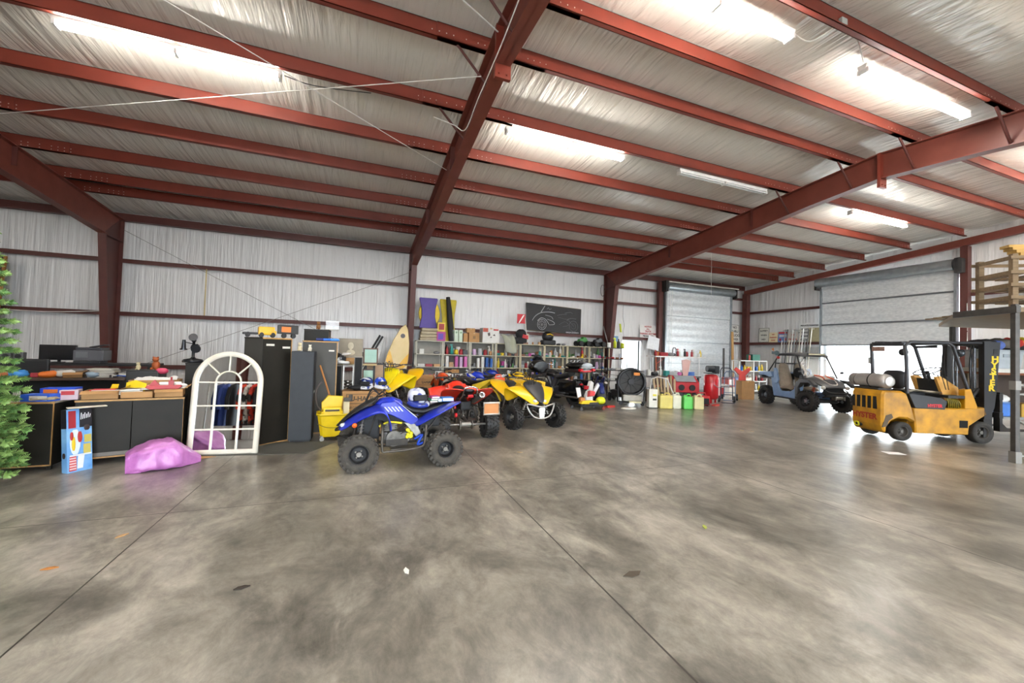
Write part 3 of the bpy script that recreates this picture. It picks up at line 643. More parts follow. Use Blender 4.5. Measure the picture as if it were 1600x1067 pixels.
# red quad seen from the rear
rq = quad('red quad bike seen from behind with round muffler', (1.93, 8.20, 0), PI/2+.04, '#e8341c', '#1c1c1e', dirt=False, graph='#e8e8e8')
m = M(); m.tube([(-.62, -.13, .70), (-.80, -.13, .80), (-.86, -.10, .93), (-.86, .10, .93), (-.80, .13, .80), (-.62, .13, .70)], .014, 8, sub=3); m.build('grab_bar', chrome, rq)
pl = M().box(-.93, -.915, -.52, -.24, .48, .66, .01).build('number_plate', C('#c9854c', .6), rq); m = M(); m.tube([(-.935, -.53, .47), (-.935, -.23, .47), (-.935, -.23, .67), (-.935, -.53, .67)], .018, 6, closed=True); m.build('plate_frame', C('#e6e2d8', .4), pl)
m = M(); m.tube([(-.6, -.1, .6), (-.92, -.3, .56)], .01, 6); m.build('plate_arm', darkm, rq)
# yellow quad facing the viewer
yq = quad('yellow and black quad bike facing the viewer with silver bumper', (3.68, 8.90, 0), -PI/2+.075, '#f5c014', '#3a3a3c', bumper=C('#bdbab4', .35, .6), dirt=False, steer=.22, graph='#1a1a1a')
yq.scale = (1.08, 1.14, 1.08); rq.scale = (1.05, 1.05, 1.08)
# second yellow quad behind, and yellow one at the shelves' left end
quad('yellow quad bike parked behind the front yellow one', (4.62, 10.85, 0), PI/2-.5, '#e8b818', dirt=False, graph='#202020')
quad('yellow quad bike with orange side plate behind the blue quad', (.86, 10.85, 0), -PI/2-.35, '#f4cf10', '#e8d210', dirt=False, graph='#f2f2f2', tailcol='#e8b414').scale = (1.2, 1.2, 1.25)
# ---------------------------------------------------------------- forklift (x forward, near side is -y)
fy = mat('worn_yellow_forklift_paint', '#d49812', .38, 0, '#b97c08', 5, .8, bump=.06, coat=.2)
fyd = mat('scraped_yellow_forklift_paint', '#d09412', .45, 0, '#8a601c', 3.2, .42, bump=.1)
fk = C('#232223', .45); fkd = mat('greasy_black_steel', '#1f1e1e', .5, .2, '#34302c', 10, .6)
fl = thing('forklift', 'yellow forklift with gas tank, parked by the timber rack', 'forklift', (11.32, 5.58, 0), math.atan2(-.62, 1.59))
FW = .46
cw = [(-.40, .22), (-.44, .34), (-.44, 1.02), (-.40, 1.10), (.0, 1.10), (.12, 1.04), (.24, .72), (.30, .44), (.22, .44), (.10, .50), (-.08, .50), (-.22, .44), (-.32, .30), (-.36, .17)]
m = M(); m.prism([(-.44, -FW), (.30, -FW), (.30, FW), (-.28, FW), (-.44, FW-.16)], .46, 1.09, 'z', .03); m.bm.free()
m = M(); m.prism(cw, -FW, FW-.12, 'y', .04); m.prism([(-.24, .24), (-.30, .40), (-.30, 1.0), (-.26, 1.08), (.0, 1.09), (.12, 1.02), (.24, .72), (.30, .44), (.10, .50), (-.10, .44), (-.2, .24)], FW-.14, FW, 'y', .04); cwb = m.build('counterweight', fyd, fl)
m = M(); m.prism([(-.34, .68), (.30, .68), (.32, .94), (-.32, .96)], -.448, -.43, 'x', .004); m.build('vent_opening', C('#0e0d0c', .8), cwb)
m = M()
for y in (-.22, -.08, .06, .2): m.box(-.456, -.42, y-.02, y+.02, .67, .96, .006)
m.build('vent_bar', fyd, cwb)
m = M(); m.ell((-.43, .14, .27), (.03, .10, .045), 12, 6); m.build('tie_down_recess', C('#15120f', .8), cwb)
m = M(); m.tube([(-.46, .22, .31), (-.47, .12, .32), (-.47, .10, .25), (-.46, .2, .24)], .016, 6, closed=True, sub=3); m.build('hook', C('#d8d018', .5), cwb)
m = M(); m.prism([(-.44, .30), (-.36, .56), (-.24, .60), (-.20, .52), (-.30, .44), (-.34, .32)], -FW-.006, -FW+.01, 'y'); m.build('scrape_mark', C('#5a4c3a', .6, .3), cwb)
body = [(.30, .19), (1.44, .19), (1.46, .38), (1.84, .64), (1.79, .80), (1.30, .76), (.24, .74), (.28, .44)]
m = M()
for a, b_ in ((-FW, -.30), (.30, FW)): m.prism(body, a, b_, 'y', .02)
m.box(.24, 1.7, -.32, .32, .24, .58); mb = m.build('chassis', fyd, fl)
M().box(1.24, 1.42, -FW-.005, -.43, .34, .50).build('step_hole', C('#0d0c0b', .9), mb)
for sy in (-1, 1):
    m = M(); m.prism([(1.36, .76), (1.36, 1.17), (1.49, 1.20), (1.64, .80), (1.62, .76)], sy*FW, sy*.32, 'y', .01); m.build('front_fender', fy, fl)
m = M(); m.box(.2, 1.4, -.32, .32, .56, .60).box(.28, .9, -.41, .41, .72, .98, .04); m.build('seat_deck', fk, fl)
m = M(); m.prism([(.14, 1.04), (.28, .74), (.92, .72), (.98, .90), (.86, .98), (.20, 1.06)], -FW-.005, -.38, 'y', .01); m.prism([(.14, 1.04), (.28, .74), (.92, .72), (.98, .90), (.86, .98), (.20, 1.06)], .38, FW, 'y', .01); sp = m.build('side_cover', fk, fl)
text('HYSTER', 'lettering', sp, C('#d4222a', .4), .095, (.70, -FW-.008, .80), (PI/2, 0, 0), .002, sx=.95, bold=.004)
text('HYSTER', 'lettering', cwb, C('#a03324', .6), .17, (-.447, -.02, .50), (PI/2, 0, -PI/2), .002, sx=1.05, bold=.007)
m = M(); m.ell((.55, 0, 1.05), (.28, .25, .09), 18, 8, .7); st = m.build('seat', blackm, fl)
m = M(); m.ell((.26, 0, 1.34), (.10, .25, .22), 16, 8, .6); m.build('backrest', blackm, fl)
m = M(); m.sheet(lambda u, v: (.18+.72*u, -.45+.36*v, 1.10+.05*math.sin(u*9+v*3)*.3+.06*(1-abs(2*u-.8))*.5), 14, 8, True, .02); one('seat_towel', m, mat('off_white_rag', '#d9d2c2', .9, 0, '#c0b6a2', 18, .6), 'crumpled off-white cloth spread over the forklift seat', 'cloth', (11.32, 5.58, .0), math.atan2(-.62, 1.59))
gd = mat('dark_grey_guard_paint', '#37363a', .42, 0, '#2a292b', 8, .6)
m = M()
for sy in (-.42, .42):
    m.tube([(.14, sy, 1.06), (.12, sy, 1.8), (.09, sy, 2.10), (.20, sy, 2.19), (1.02, sy, 2.20), (1.14, sy, 2.12), (1.46, sy, 1.18)], .036, 8)
m.box(.06, .14, -.42, .42, 2.10, 2.17).box(1.0, 1.08, -.42, .42, 2.16, 2.22).tube([(1.0, -.42, 2.2), (1.8, -.40, 2.22)], .03, 6).tube([(1.0, .42, 2.2), (1.8, .40, 2.22)], .03, 6).tube([(.13, .42, 1.5), (.26, .42, 1.08)], .03, 6); gu = m.build('overhead_guard', gd, fl)
m = M()
for k in range(9): y = -.36+.09*k; m.prism([(.06, 2.16), (1.04, 2.205), (1.04, 2.235), (.06, 2.20)], y-.012, y+.012, 'y')
m.build('roof_slats', gd, gu)
M().box(.03, .06, .02, .34, 1.98, 2.09, .01).build('badge_plate', mat('faded_red_plate', '#8d5648', .6, 0, '#a08a7c', 20, .5), gu)
m = M(); m.ell((.70, .25, 1.98), (.09, .09, .09), 14, 8); m.tube([(.7, .25, 2.05), (.7, .25, 2.18)], .015, 6); m.build('work_light', fk, gu)
m = M(); m.box(1.0, 1.04, -.2, .3, 2.08, 2.14, .01); m.build('mirror_bar', fk, gu)
m = M(); m.ell((1.42, -.30, 1.98), (.08, .09, .09), 14, 8); m.tube([(1.2, -.4, 2.06), (1.4, -.32, 1.98)], .015, 6); m.build('head_lamp', C('#44464a', .25, .4), gu)
m = M(); m.box(.10, .16, .46, .52, 1.68, 1.84, .01); m.build('tail_lamp', C('#b9b6b0', .4), gu)
# steering
sw = M(); sw.at((1.02, .02, 1.55), (0, math.radians(-22), 0)); sw.tube([(0.25*math.cos(2*PI*i/24), .22*math.sin(2*PI*i/24), 0) for i in range(24)], .014, 8, closed=True)
for a in (0, 2.1, 4.2): sw.tube([(0, 0, -.03), (.25*math.cos(a), .22*math.sin(a), 0)], .011, 6)
sw.cyl((0, 0, -.05), (0, 0, 0), .035); sw.at(); sw.tube([(1.04, .02, 1.52), (1.22, .02, .9)], .03, 8); sw.build('steering_wheel', blackm, fl)
m = M(); m.prism([(1.0, 1.42), (1.1, 1.45), (1.5, 1.20), (1.5, .9), (1.2, .9)], -.20, -.14, 'y').prism([(1.0, 1.42), (1.1, 1.45), (1.5, 1.20), (1.5, .9), (1.2, .9)], .3, .4, 'y'); m.build('cowl', C('#d9a04a', .5), fl)
m = M(); m.prism([(1.06, 1.38), (1.36, 1.28), (1.40, .92), (1.15, .92)], -.14, .30, 'y'); m.build('dashboard', fk, fl)
m = M()
for k in range(4): m.tube([(1.18, -.30+.06*k, 1.15), (1.08-.02*k, -.34+.07*k, 1.42+.02*k)], .008, 5).ell((1.08-.02*k, -.34+.07*k, 1.43+.02*k), (.02, .02, .02), 8, 5)
m.build('control_lever', fkd, fl)
m = M()
for k in range(7): m.tube([(1.02+.04*k, -.36+.02*k, 1.04), (1.06+.04*k, -.4, .90), (1.1+.045*k, -.36, .76)], .012, 6, sub=3)
m.build('hydraulic_hose', C('#8d7a1d', .4), fl)
M().box(1.0, 1.36, -.46, .46, .98, 1.04).build('floor_plate', fkd, fl)
# gas tank, lying across the counterweight
m = M(); m.lathe([(.02, 0), (.10, .01), (.15, .05), (.165, .12), (.165, .68), (.15, .76), (.11, .81), (.02, .82)], (-.22, -.40, 1.30), (0, 1, 0), 26)
gt = m.build('gas_tank', C('#b3aea8', .4, .5), fl)
m = M(); m.lathe([(.14, 0), (.15, .02), (.15, .12), (.14, .13)], (-.22, .40, 1.30), (0, 1, 0), 24); m.build('tank_collar', C('#9b958f', .45, .5), gt)
m = M(); m.lathe([(.10, 0), (.115, -.012), (.095, -.018), (.03, -.02)], (-.22, -.395, 1.30), (0, 1, 0), 20); m.build('tank_foot', C('#c6c2bc', .35, .5), gt)
m = M(); m.tube([(-.22, .0, 1.12), (-.37, -.02, 1.22), (-.38, -.02, 1.36), (-.22, 0, 1.48), (-.05, .02, 1.36)], .012, 5, sub=3); m.box(-.38, -.06, -.30, .34, 1.09, 1.15, .02); m.build('tank_bracket', fkd, fl)
# mast
m = M()
for sy in (-.38, .38):
    m.box(1.80, 1.88, sy-.05, sy+.05, .14, 2.26).box(1.88, 2.00, sy-.035, sy+.035, .14, 2.24)
m.box(1.78, 1.98, -.42, .42, 2.16, 2.26).box(1.80, 1.88, -.42, .42, .9, 1.0).box(1.8, 1.9, -.42, .42, .5, .6)
ms = m.build('mast', fkd, fl)
m = M()
for y in (-.22, -.14, .14, .22): m.cyl((1.84, y, .3), (1.84, y, 2.1), .028 if abs(y) > .2 else .016, n=8)
m.build('lift_cylinder', C('#8d8f92', .25, .8), ms)
m = M()
for y in (-.30, -.26, .05, .26, .32): m.tube([(1.73, y, 2.16), (1.68, y, 1.7), (1.72, y, 1.0)], .012, 6, sub=3)
m.build('mast_hose', rubber_b, ms)
m = M(); m.prism([(1.90, .55), (2.0, .8), (2.04, 1.12), (2.13, 2.24), (1.78, 2.24), (1.78, .55)], -.46, -.425, 'y'); pn = m.build('mast_side_plate', fk, ms)
for i, ch in enumerate('HYSTER'): text(ch, 'lettering', pn, C('#f0cc22', .4), .17, (2.01-.016*i, -.463, 1.86-.128*i), (PI/2, 0, 0), .002, sx=1.3, bold=.007)
m = M(); m.prism([(1.98, 2.08), (2.07, 2.10), (2.06, 1.98), (1.97, 1.96)], -.466, -.458, 'y'); m.build('decal', C('#101010', .4), pn)
m = M(); m.tube([(1.5, -.28, .8), (1.82, -.32, 1.2)], .04, 8).tube([(1.5, .28, .8), (1.82, .32, 1.2)], .04, 8).box(1.55, 1.82, -.28, .28, .25, .5); m.build('tilt_cylinder', fkd, fl)
m = M(); m.box(2.06, 2.14, -.50, .50, .58, .70).box(2.06, 2.14, -.50, .50, .98, 1.10).box(2.0, 2.08, -.3, .3, .4, 1.1).box(2.14, 2.20, -.44, -.32, .3, 1.14).box(2.14, 2.20, .32, .44, .3, 1.14); ca = m.build('fork_carriage', fkd, fl)
for sy in (-.38, .38): M().prism([(2.14, .28), (2.14, .46), (2.20, .46), (2.3, .36), (3.1, .315), (3.12, .30), (2.2, .28)], sy-.06, sy+.06, 'y').build('fork', C('#3a332c', .5, .4), ca)
for x, r, w, rr, ofs in ((.04, .215, .17, .115, .365), (1.75, .245, .20, .135, .38)):
    for sy in (-1, 1): wheel(fl, (x, sy*ofs, r), r, w, rr, mat('forklift_tire', '#3b3732', .85, 0, '#2b2825', 14, .5), mat('forklift_rim', '#55504a', .6, .3, '#3a352f', 14, .6), False, 'tire', sy, mat('rim_hub', '#6f6a62', .5, .3), spokes=5)
m = M(); m.box(-.1, .2, -.34, .34, .12, .3).box(1.62, 1.88, -.32, .32, .14, .36); m.build('axle', fkd, fl)
# ---------------------------------------------------------------- side by side buggy
UB = mat('slate_blue_plastic', '#7f9cc4', .4, 0, '#6a86ad', 6, .6); ug = mat('graphite_plastic', '#3c3c3e', .4, 0, '#2f2f31', 6, .6); seatm = mat('taupe_seat_vinyl', '#9a8c7b', .55, 0, '#857867', 9, .5)
ut = thing('utility_buggy', 'slate blue two seat side by side buggy with roof, by the big door', 'off-road buggy', (14.93, 9.75, 0), math.atan2(-.94, -.34))
ut.scale = (1.0, 1.0, 1.05)
# x forward, y left; photo shows the buggy's right side (-y) ... wheelbase 2.08
def uwheel(x, sy, st=0): wheel(ut, (x, sy*.60, .335), .335, .25, .18, rubber_b, C('#26272a', .4, .3), True, 'tire', sy, C('#9aa0aa', .3, .6), st, 6)
for sy in (-1, 1): uwheel(1.04, sy, .25); uwheel(-1.04, sy)
m = M(); m.box(-.95, 1.05, -.42, .42, .28, .36)
for sy in (-1, 1): m.tube([(1.25, sy*.28, .35), (-1.25, sy*.28, .35)], .03, 6)
m.build('chassis', ug, ut)
for sy in (-1, 1):
    m = M(); m.prism([(-.62, .34), (.66, .34), (.74, .60), (.78, .98), (.52, .92), (.42, .66), (.22, .56), (-.30, .56), (-.46, .86), (-.62, 1.02), (-.78, 1.02), (-.72, .70)], sy*.62, sy*.50, 'y', .03); m.build('side_panel', UB, ut)
    m = M(); m.prism([(-1.42, 1.02), (-1.38, 1.16), (-.70, 1.20), (-.58, 1.02), (-.80, .98), (-1.10, 1.06)], sy*.68, sy*.40, 'y', .02); m.build('rear_fender', UB, ut)
    m = M(); m.prism([(.60, .34), (.74, .38), (.72, .72), (.86, .90), (1.2, .92), (1.42, .80), (1.44, .88), (1.2, 1.02), (.78, 1.04), (.58, .84)], sy*.70, sy*.54, 'y', .02); m.build('wheel_arch', ug, ut)
    m = M(); m.prism([(-.56, .82), (-.52, .78), (-.36, .80), (-.30, .92), (-.40, 1.28), (-.46, 1.34), (-.58, 1.32)], sy*.66, sy*.60, 'y', .02); m.build('side_bolster', UB, ut)
    m = M(); sec = [((-.46, sy*.30, .62), .10, .26), ((-.30, sy*.30, .66), .08, .27), ((.06, sy*.30, .66), .07, .26), ((.14, sy*.30, .62), .04, .22)]
    m.loft([m.ring(c, (1, 0, 0), (h, w), 14) for c, h, w in sec]); s_ = m.build('seat', seatm, ut)
    m = M(); m.loft([m.ring(c, (.25, 0, 1), (d, w), 16) for c, d, w in (((-.34, sy*.30, .62), .09, .24), ((-.40, sy*.30, .82), .10, .27), ((-.48, sy*.30, 1.15), .08, .23), ((-.54, sy*.30, 1.42), .06, .18), ((-.57, sy*.30, 1.50), .03, .12))]); m.build('backrest', seatm, s_)
m = M(); m.box(-1.42, -.72, -.56, .56, .92, .96).box(-1.44, -1.40, -.56, .56, .92, 1.14).box(-.74, -.70, -.56, .56, .92, 1.14); m.build('cargo_bed', ug, ut)
m = M(); grid(m, [[(.66, -.58, 1.02), (.66, -.30, 1.12), (.66, 0, 1.14), (.66, .30, 1.12), (.66, .58, 1.02)], [(.95, -.56, 1.04), (.95, -.28, 1.12), (.95, 0, 1.10), (.95, .28, 1.12), (.95, .56, 1.04)], [(1.25, -.48, .92), (1.25, -.24, 1.0), (1.25, 0, 1.0), (1.25, .24, 1.0), (1.25, .48, .92)], [(1.50, -.34, .76), (1.54, -.16, .80), (1.56, 0, .80), (1.54, .16, .80), (1.50, .34, .76)]]); hd = S(m, 'hood', ug, ut, .02, 2)
m = M(); grid(m, [[(.80, -.26, 1.135), (.80, 0, 1.14), (.80, .26, 1.135)], [(1.1, -.24, 1.08), (1.1, 0, 1.075), (1.1, .24, 1.08)], [(1.45, -.16, .87), (1.45, 0, .88), (1.45, .16, .87)]]); S(m, 'hood_graphic', mat('hood_graphic_paint', '#cfc7bb', .35, 0, '#b4aca2', 5, .6), hd, .01, 1)
m = M()
for sy in (-1, 1): m.prism([(.85, sy*.22), (1.05, sy*.08), (1.30, sy*.14), (1.05, sy*.2)], 1.14, 1.16, 'z')
m2 = M()
for sy in (-1, 1): m2.tube([(.82, sy*.2, 1.155), (1.0, sy*.1, 1.13), (1.2, sy*.16, 1.06)], .02, 5, sub=3)
m.bm.free(); m2.build('orange_stripe', C('#d8592c', .4), hd)
m = M(); m.box(.60, .78, -.56, .56, .92, 1.14, .04).box(.5, .62, -.2, .2, .95, 1.08, .02); m.build('dashboard', ug, ut)
m = M(); m.at((.52, -.30, 1.16), (0, math.radians(-55), 0)).tube([(.15*math.cos(2*PI*i/18), .15*math.sin(2*PI*i/18), 0) for i in range(18)], .014, 6, closed=True); m.at().tube([(.54, -.3, 1.15), (.66, -.3, 1.05)], .02, 6); m.build('steering_wheel', blackm, ut)
m = M(); m.prism([(-.38, .62), (-.26, .86), (.26, .86), (.38, .62), (.22, .50), (-.22, .50)], 1.36, 1.44, 'x', .02); m.build('grille', C('#1a1a1b', .5), ut)
for sy in (-1, 1): M().ell((1.46, sy*.40, .80), (.05, .08, .06), 12, 8).build('headlight', C('#d7d4cc', .12), ut)
m = M()
for sy in (-1, 1):
    m.tube([(-.62, sy*.58, .95), (-.60, sy*.56, 1.60), (-.50, sy*.50, 1.80), (.20, sy*.50, 1.83), (.45, sy*.52, 1.76), (.84, sy*.58, 1.06)], .026, 8)
    m.tube([(-.50, sy*.50, 1.80), (-1.15, sy*.5, 1.12)], .022, 8)
m.tube([(-.50, -.5, 1.80), (-.50, .5, 1.80)], .024, 8).tube([(.42, -.5, 1.78), (.42, .5, 1.78)], .024, 8).tube([(-.60, -.56, 1.5), (-.60, .56, 1.5)], .022, 8); m.build('roll_cage', blackp, ut)
m = M(); grid(m, [[(-.68, -.54, 1.82), (-.68, 0, 1.88), (-.68, .54, 1.82)], [(-.1, -.57, 1.86), (-.1, 0, 1.93), (-.1, .57, 1.86)], [(.45, -.55, 1.82), (.45, 0, 1.88), (.45, .55, 1.82)], [(.62, -.50, 1.74), (.62, 0, 1.79), (.62, .50, 1.74)]]); S(m, 'roof', mat('roof_plastic', '#5b5b5e', .45, 0, '#4a4a4c', 8, .5), ut, .03, 2)
m = M(); m.box(.60, .66, -.30, .30, 1.80, 1.87, .01); lb = m.build('light_bar', blackp, ut); M().box(.655, .665, -.28, .28, 1.812, 1.858).build('lens', C('#c7c1a6', .2), lb)
glass = mat('clear_plastic_screen', '#e8f0f0', .05, 0, '#ffffff', 1, .5, alpha=.22)
m = M(); m.prism([(.50, 1.68), (.86, 1.08), (.87, 1.08), (.51, 1.68)], -.50, .50, 'y'); m.build('windscreen', glass, ut)
for sy in (-1, 1):
    m = M(); m.ell((.86, sy*.72, 1.26), (.03, .07, .045), 12, 6).tube([(.80, sy*.58, 1.18), (.86, sy*.7, 1.25)], .012, 6); m.build('side_mirror', blackp, ut)
    m = M(); m.tube([(1.1, sy*.3, .42), (1.04, sy*.52, .34)], .022, 6).tube([(1.2, sy*.3, .52), (1.04, sy*.52, .46)], .018, 6).tube([(-1.0, sy*.3, .42), (-1.04, sy*.52, .34)], .022, 6); m.build('suspension_arm', blackm, ut)
    m = M(); m.cyl((1.04, sy*.46, .40), (1.02, sy*.32, .86), .022, n=8); spring(m, (1.04, sy*.45, .44), (1.02, sy*.34, .80), .05, .010, 7); m.build('coil_shock', C('#d8582a', .4), ut)
m = M(); m.tube([(1.40, -.36, .50), (1.62, -.30, .56), (1.68, 0, .58), (1.62, .30, .56), (1.40, .36, .50)], .022, 8, sub=3).tube([(1.44, -.34, .74), (1.60, -.26, .66), (1.64, .26, .66), (1.44, .34, .74)], .018, 8, sub=3); m.build('front_bumper', blackm, ut)
m = M(); m.cyl((1.58, -.12, .50), (1.58, .12, .50), .05, n=14).box(1.5, 1.66, -.16, -.12, .44, .56).box(1.5, 1.66, .12, .16, .44, .56); m.build('winch', alu, ut)
m = M(); m.tube([(-.62, -.60, 1.75), (-.64, -.60, 2.06)], .006, 5); fg = m.build('whip_pole', C('#d8d8d8', .4), ut); M().prism([(-.80, 2.0), (-.64, 2.06), (-.64, 1.92)], -.602, -.598, 'y').build('whip_flag', C('#f08a1e', .5), fg)
m = M(); m.cyl((-.52, -.62, 1.86), (-.40, -.66, 1.86), .06, .085, n=18); m.box(-.70, -.5, -.66, -.5, 1.82, 1.92, .02); m.build('speaker_pod', C('#3b4a4c', .3, .3), ut)
m = M(); m.ell((-.46, -.56, 1.70), (.08, .05, .05), 10, 6); m.build('red_light', C('#c8362c', .4), ut)
rm = mat('black_clothing', '#1b1b1e', .8)
m = M(); m.ell((-.1, .2, .95), (.16, .2, .22), 14, 8); m.ell((-.3, .1, 1.25), (.1, .2, .2), 14, 8); one('riding_bag', m, rm, 'black bag of riding gear on the buggy passenger seat', 'bag', (14.93, 9.75, 0), math.atan2(-.94, -.34))
# ---------------------------------------------------------------- touring motorcycle
tb = thing('touring_motorcycle', 'black touring motorcycle with chrome railed trunk and red lights', 'motorcycle', (6.22, 12.25, 0), math.atan2(.95, -.42)); tb.scale = (1.12, 1.3, 1.12)
# x forward (towards back-left)
wheel(tb, (.80, 0, .33), .33, .13, .22, rubber_b, C('#1b1b1d', .3, .5), False, 'tire', -1, chrome, spokes=9); wheel(tb, (-.82, 0, .33), .33, .18, .20, rubber_b, C('#1b1b1d', .3, .5), False, 'tire', -1, chrome, spokes=9)
blk = C('#151517', .15, coat=.6)
m = M(); m.loft([m.ring((x, 0, z), (1, 0, 0), (h, w), 16) for x, z, w, h in ((.40, .86, .08, .06), (.25, .92, .16, .12), (0, .90, .17, .13), (-.12, .84, .12, .09))]); m.build('fuel_tank', blk, tb)
m = M(); m.loft([m.ring((x, 0, z), (1, 0, 0), (h, w), 16) for x, z, w, h in ((.85, 1.02, .10, .10), (.78, 1.08, .30, .20), (.62, 1.10, .36, .22), (.52, 1.06, .30, .18))]); fa = m.build('fairing', blk, tb)
m = M(); m.ell((.86, 0, 1.02), (.05, .10, .09), 16, 8); m.build('headlight', chrome, fa)
m = M(); grid(m, [[(.76, -.22, 1.25), (.78, 0, 1.28), (.76, .22, 1.25)], [(.66, -.18, 1.40), (.68, 0, 1.46), (.66, .18, 1.40)]]); S(m, 'windscreen', C('#26262a', .1), fa, .008)
m = M(); m.tube([(.45, -.42, 1.12), (.60, -.30, 1.18), (.66, 0, 1.12), (.60, .30, 1.18), (.45, .42, 1.12)], .014, 8, sub=3); m.build('handlebar', chrome, tb)
m = M(); m.loft([m.ring((x, 0, z), (1, 0, 0), (h, w), 16) for x, z, w, h in ((-.05, .86, .12, .05), (-.25, .80, .20, .08), (-.45, .86, .19, .09), (-.66, .93, .15, .07))]); m.build('seat', vinylseat, tb)
m = M(); m.box(-.12, .32, -.17, .17, .26, .52, .05).cyl((.08, 0, .5), (.22, 0, .82), .09, n=12).cyl((.04, 0, .5), (-.12, 0, .78), .09, n=12); m.build('engine', C('#5b5b5e', .3, .7), tb)
for sy in (-1, 1):
    m = M(); m.box(-1.16, -.52, sy*.17 if sy > 0 else -.40, .40 if sy > 0 else -.17, .40, .76, .07); m.build('saddlebag', blk, tb)
    m = M(); m.cyl((-.1, sy*.22, .30), (-1.25, sy*.26, .30), .045, n=12); m.build('exhaust_pipe', chrome, tb)
    m = M(); m.tube([(.80, sy*.10, .33), (.66, sy*.10, 1.0)], .03, 8); m.build('fork', chrome, tb)
    m = M(); m.ell((-1.18, sy*.20, .66), (.04, .05, .03), 12, 6); m.build('turn_signal', C('#c11a22', .2), tb)
for c, r in (((.80, 0, .33), .36), ((-.82, 0, .36), .37)):
    m = M(); m.sheet(lambda u, v: (c[0]+r*math.cos(.2+2.5*u), (v-.5)*.18, c[2]+r*math.sin(.2+2.5*u)), 14, 2); S(m, 'fender', blk, tb, .01, 0)
m = M(); m.box(-1.18, -.66, -.30, .30, .98, 1.10, .03).loft([m.ring((x, 0, 1.18), (1, 0, 0), (h, w), 16) for x, w, h in ((-.62, .22, .07), (-.74, .30, .12), (-1.08, .31, .12), (-1.20, .24, .08))]); tk = m.build('trunk', blk, tb)
m = M(); m.box(-1.23, -1.17, -.29, .29, 1.11, 1.15, .01); m.build('chrome_band', C('#a8a8aa', .3, .9), tk)
m = M(); m.box(-1.24, -1.15, -.32, -.20, 1.02, 1.10, .02).box(-1.24, -1.15, .20, .32, 1.02, 1.10, .02).box(-1.21, -1.15, -.18, .18, 1.0, 1.05, .01); m.build('tail_light', C('#c11a22', .2), tk)
m = M()
for k in range(4): m.tube([(-.68-.12*k, -.22, 1.28), (-.70-.12*k, -.2, 1.345), (-.70-.12*k, .2, 1.345), (-.68-.12*k, .22, 1.28)], .010, 6)
m.tube([(-.68, -.2, 1.34), (-1.1, -.2, 1.34)], .010, 6).tube([(-.68, .2, 1.34), (-1.1, .2, 1.34)], .010, 6); m.build('luggage_rail', chrome, tk)
m = M(); m.tube([(-.1, .12, .35), (-.2, .34, .02)], .02, 6); m.build('side_stand', darkm, tb)
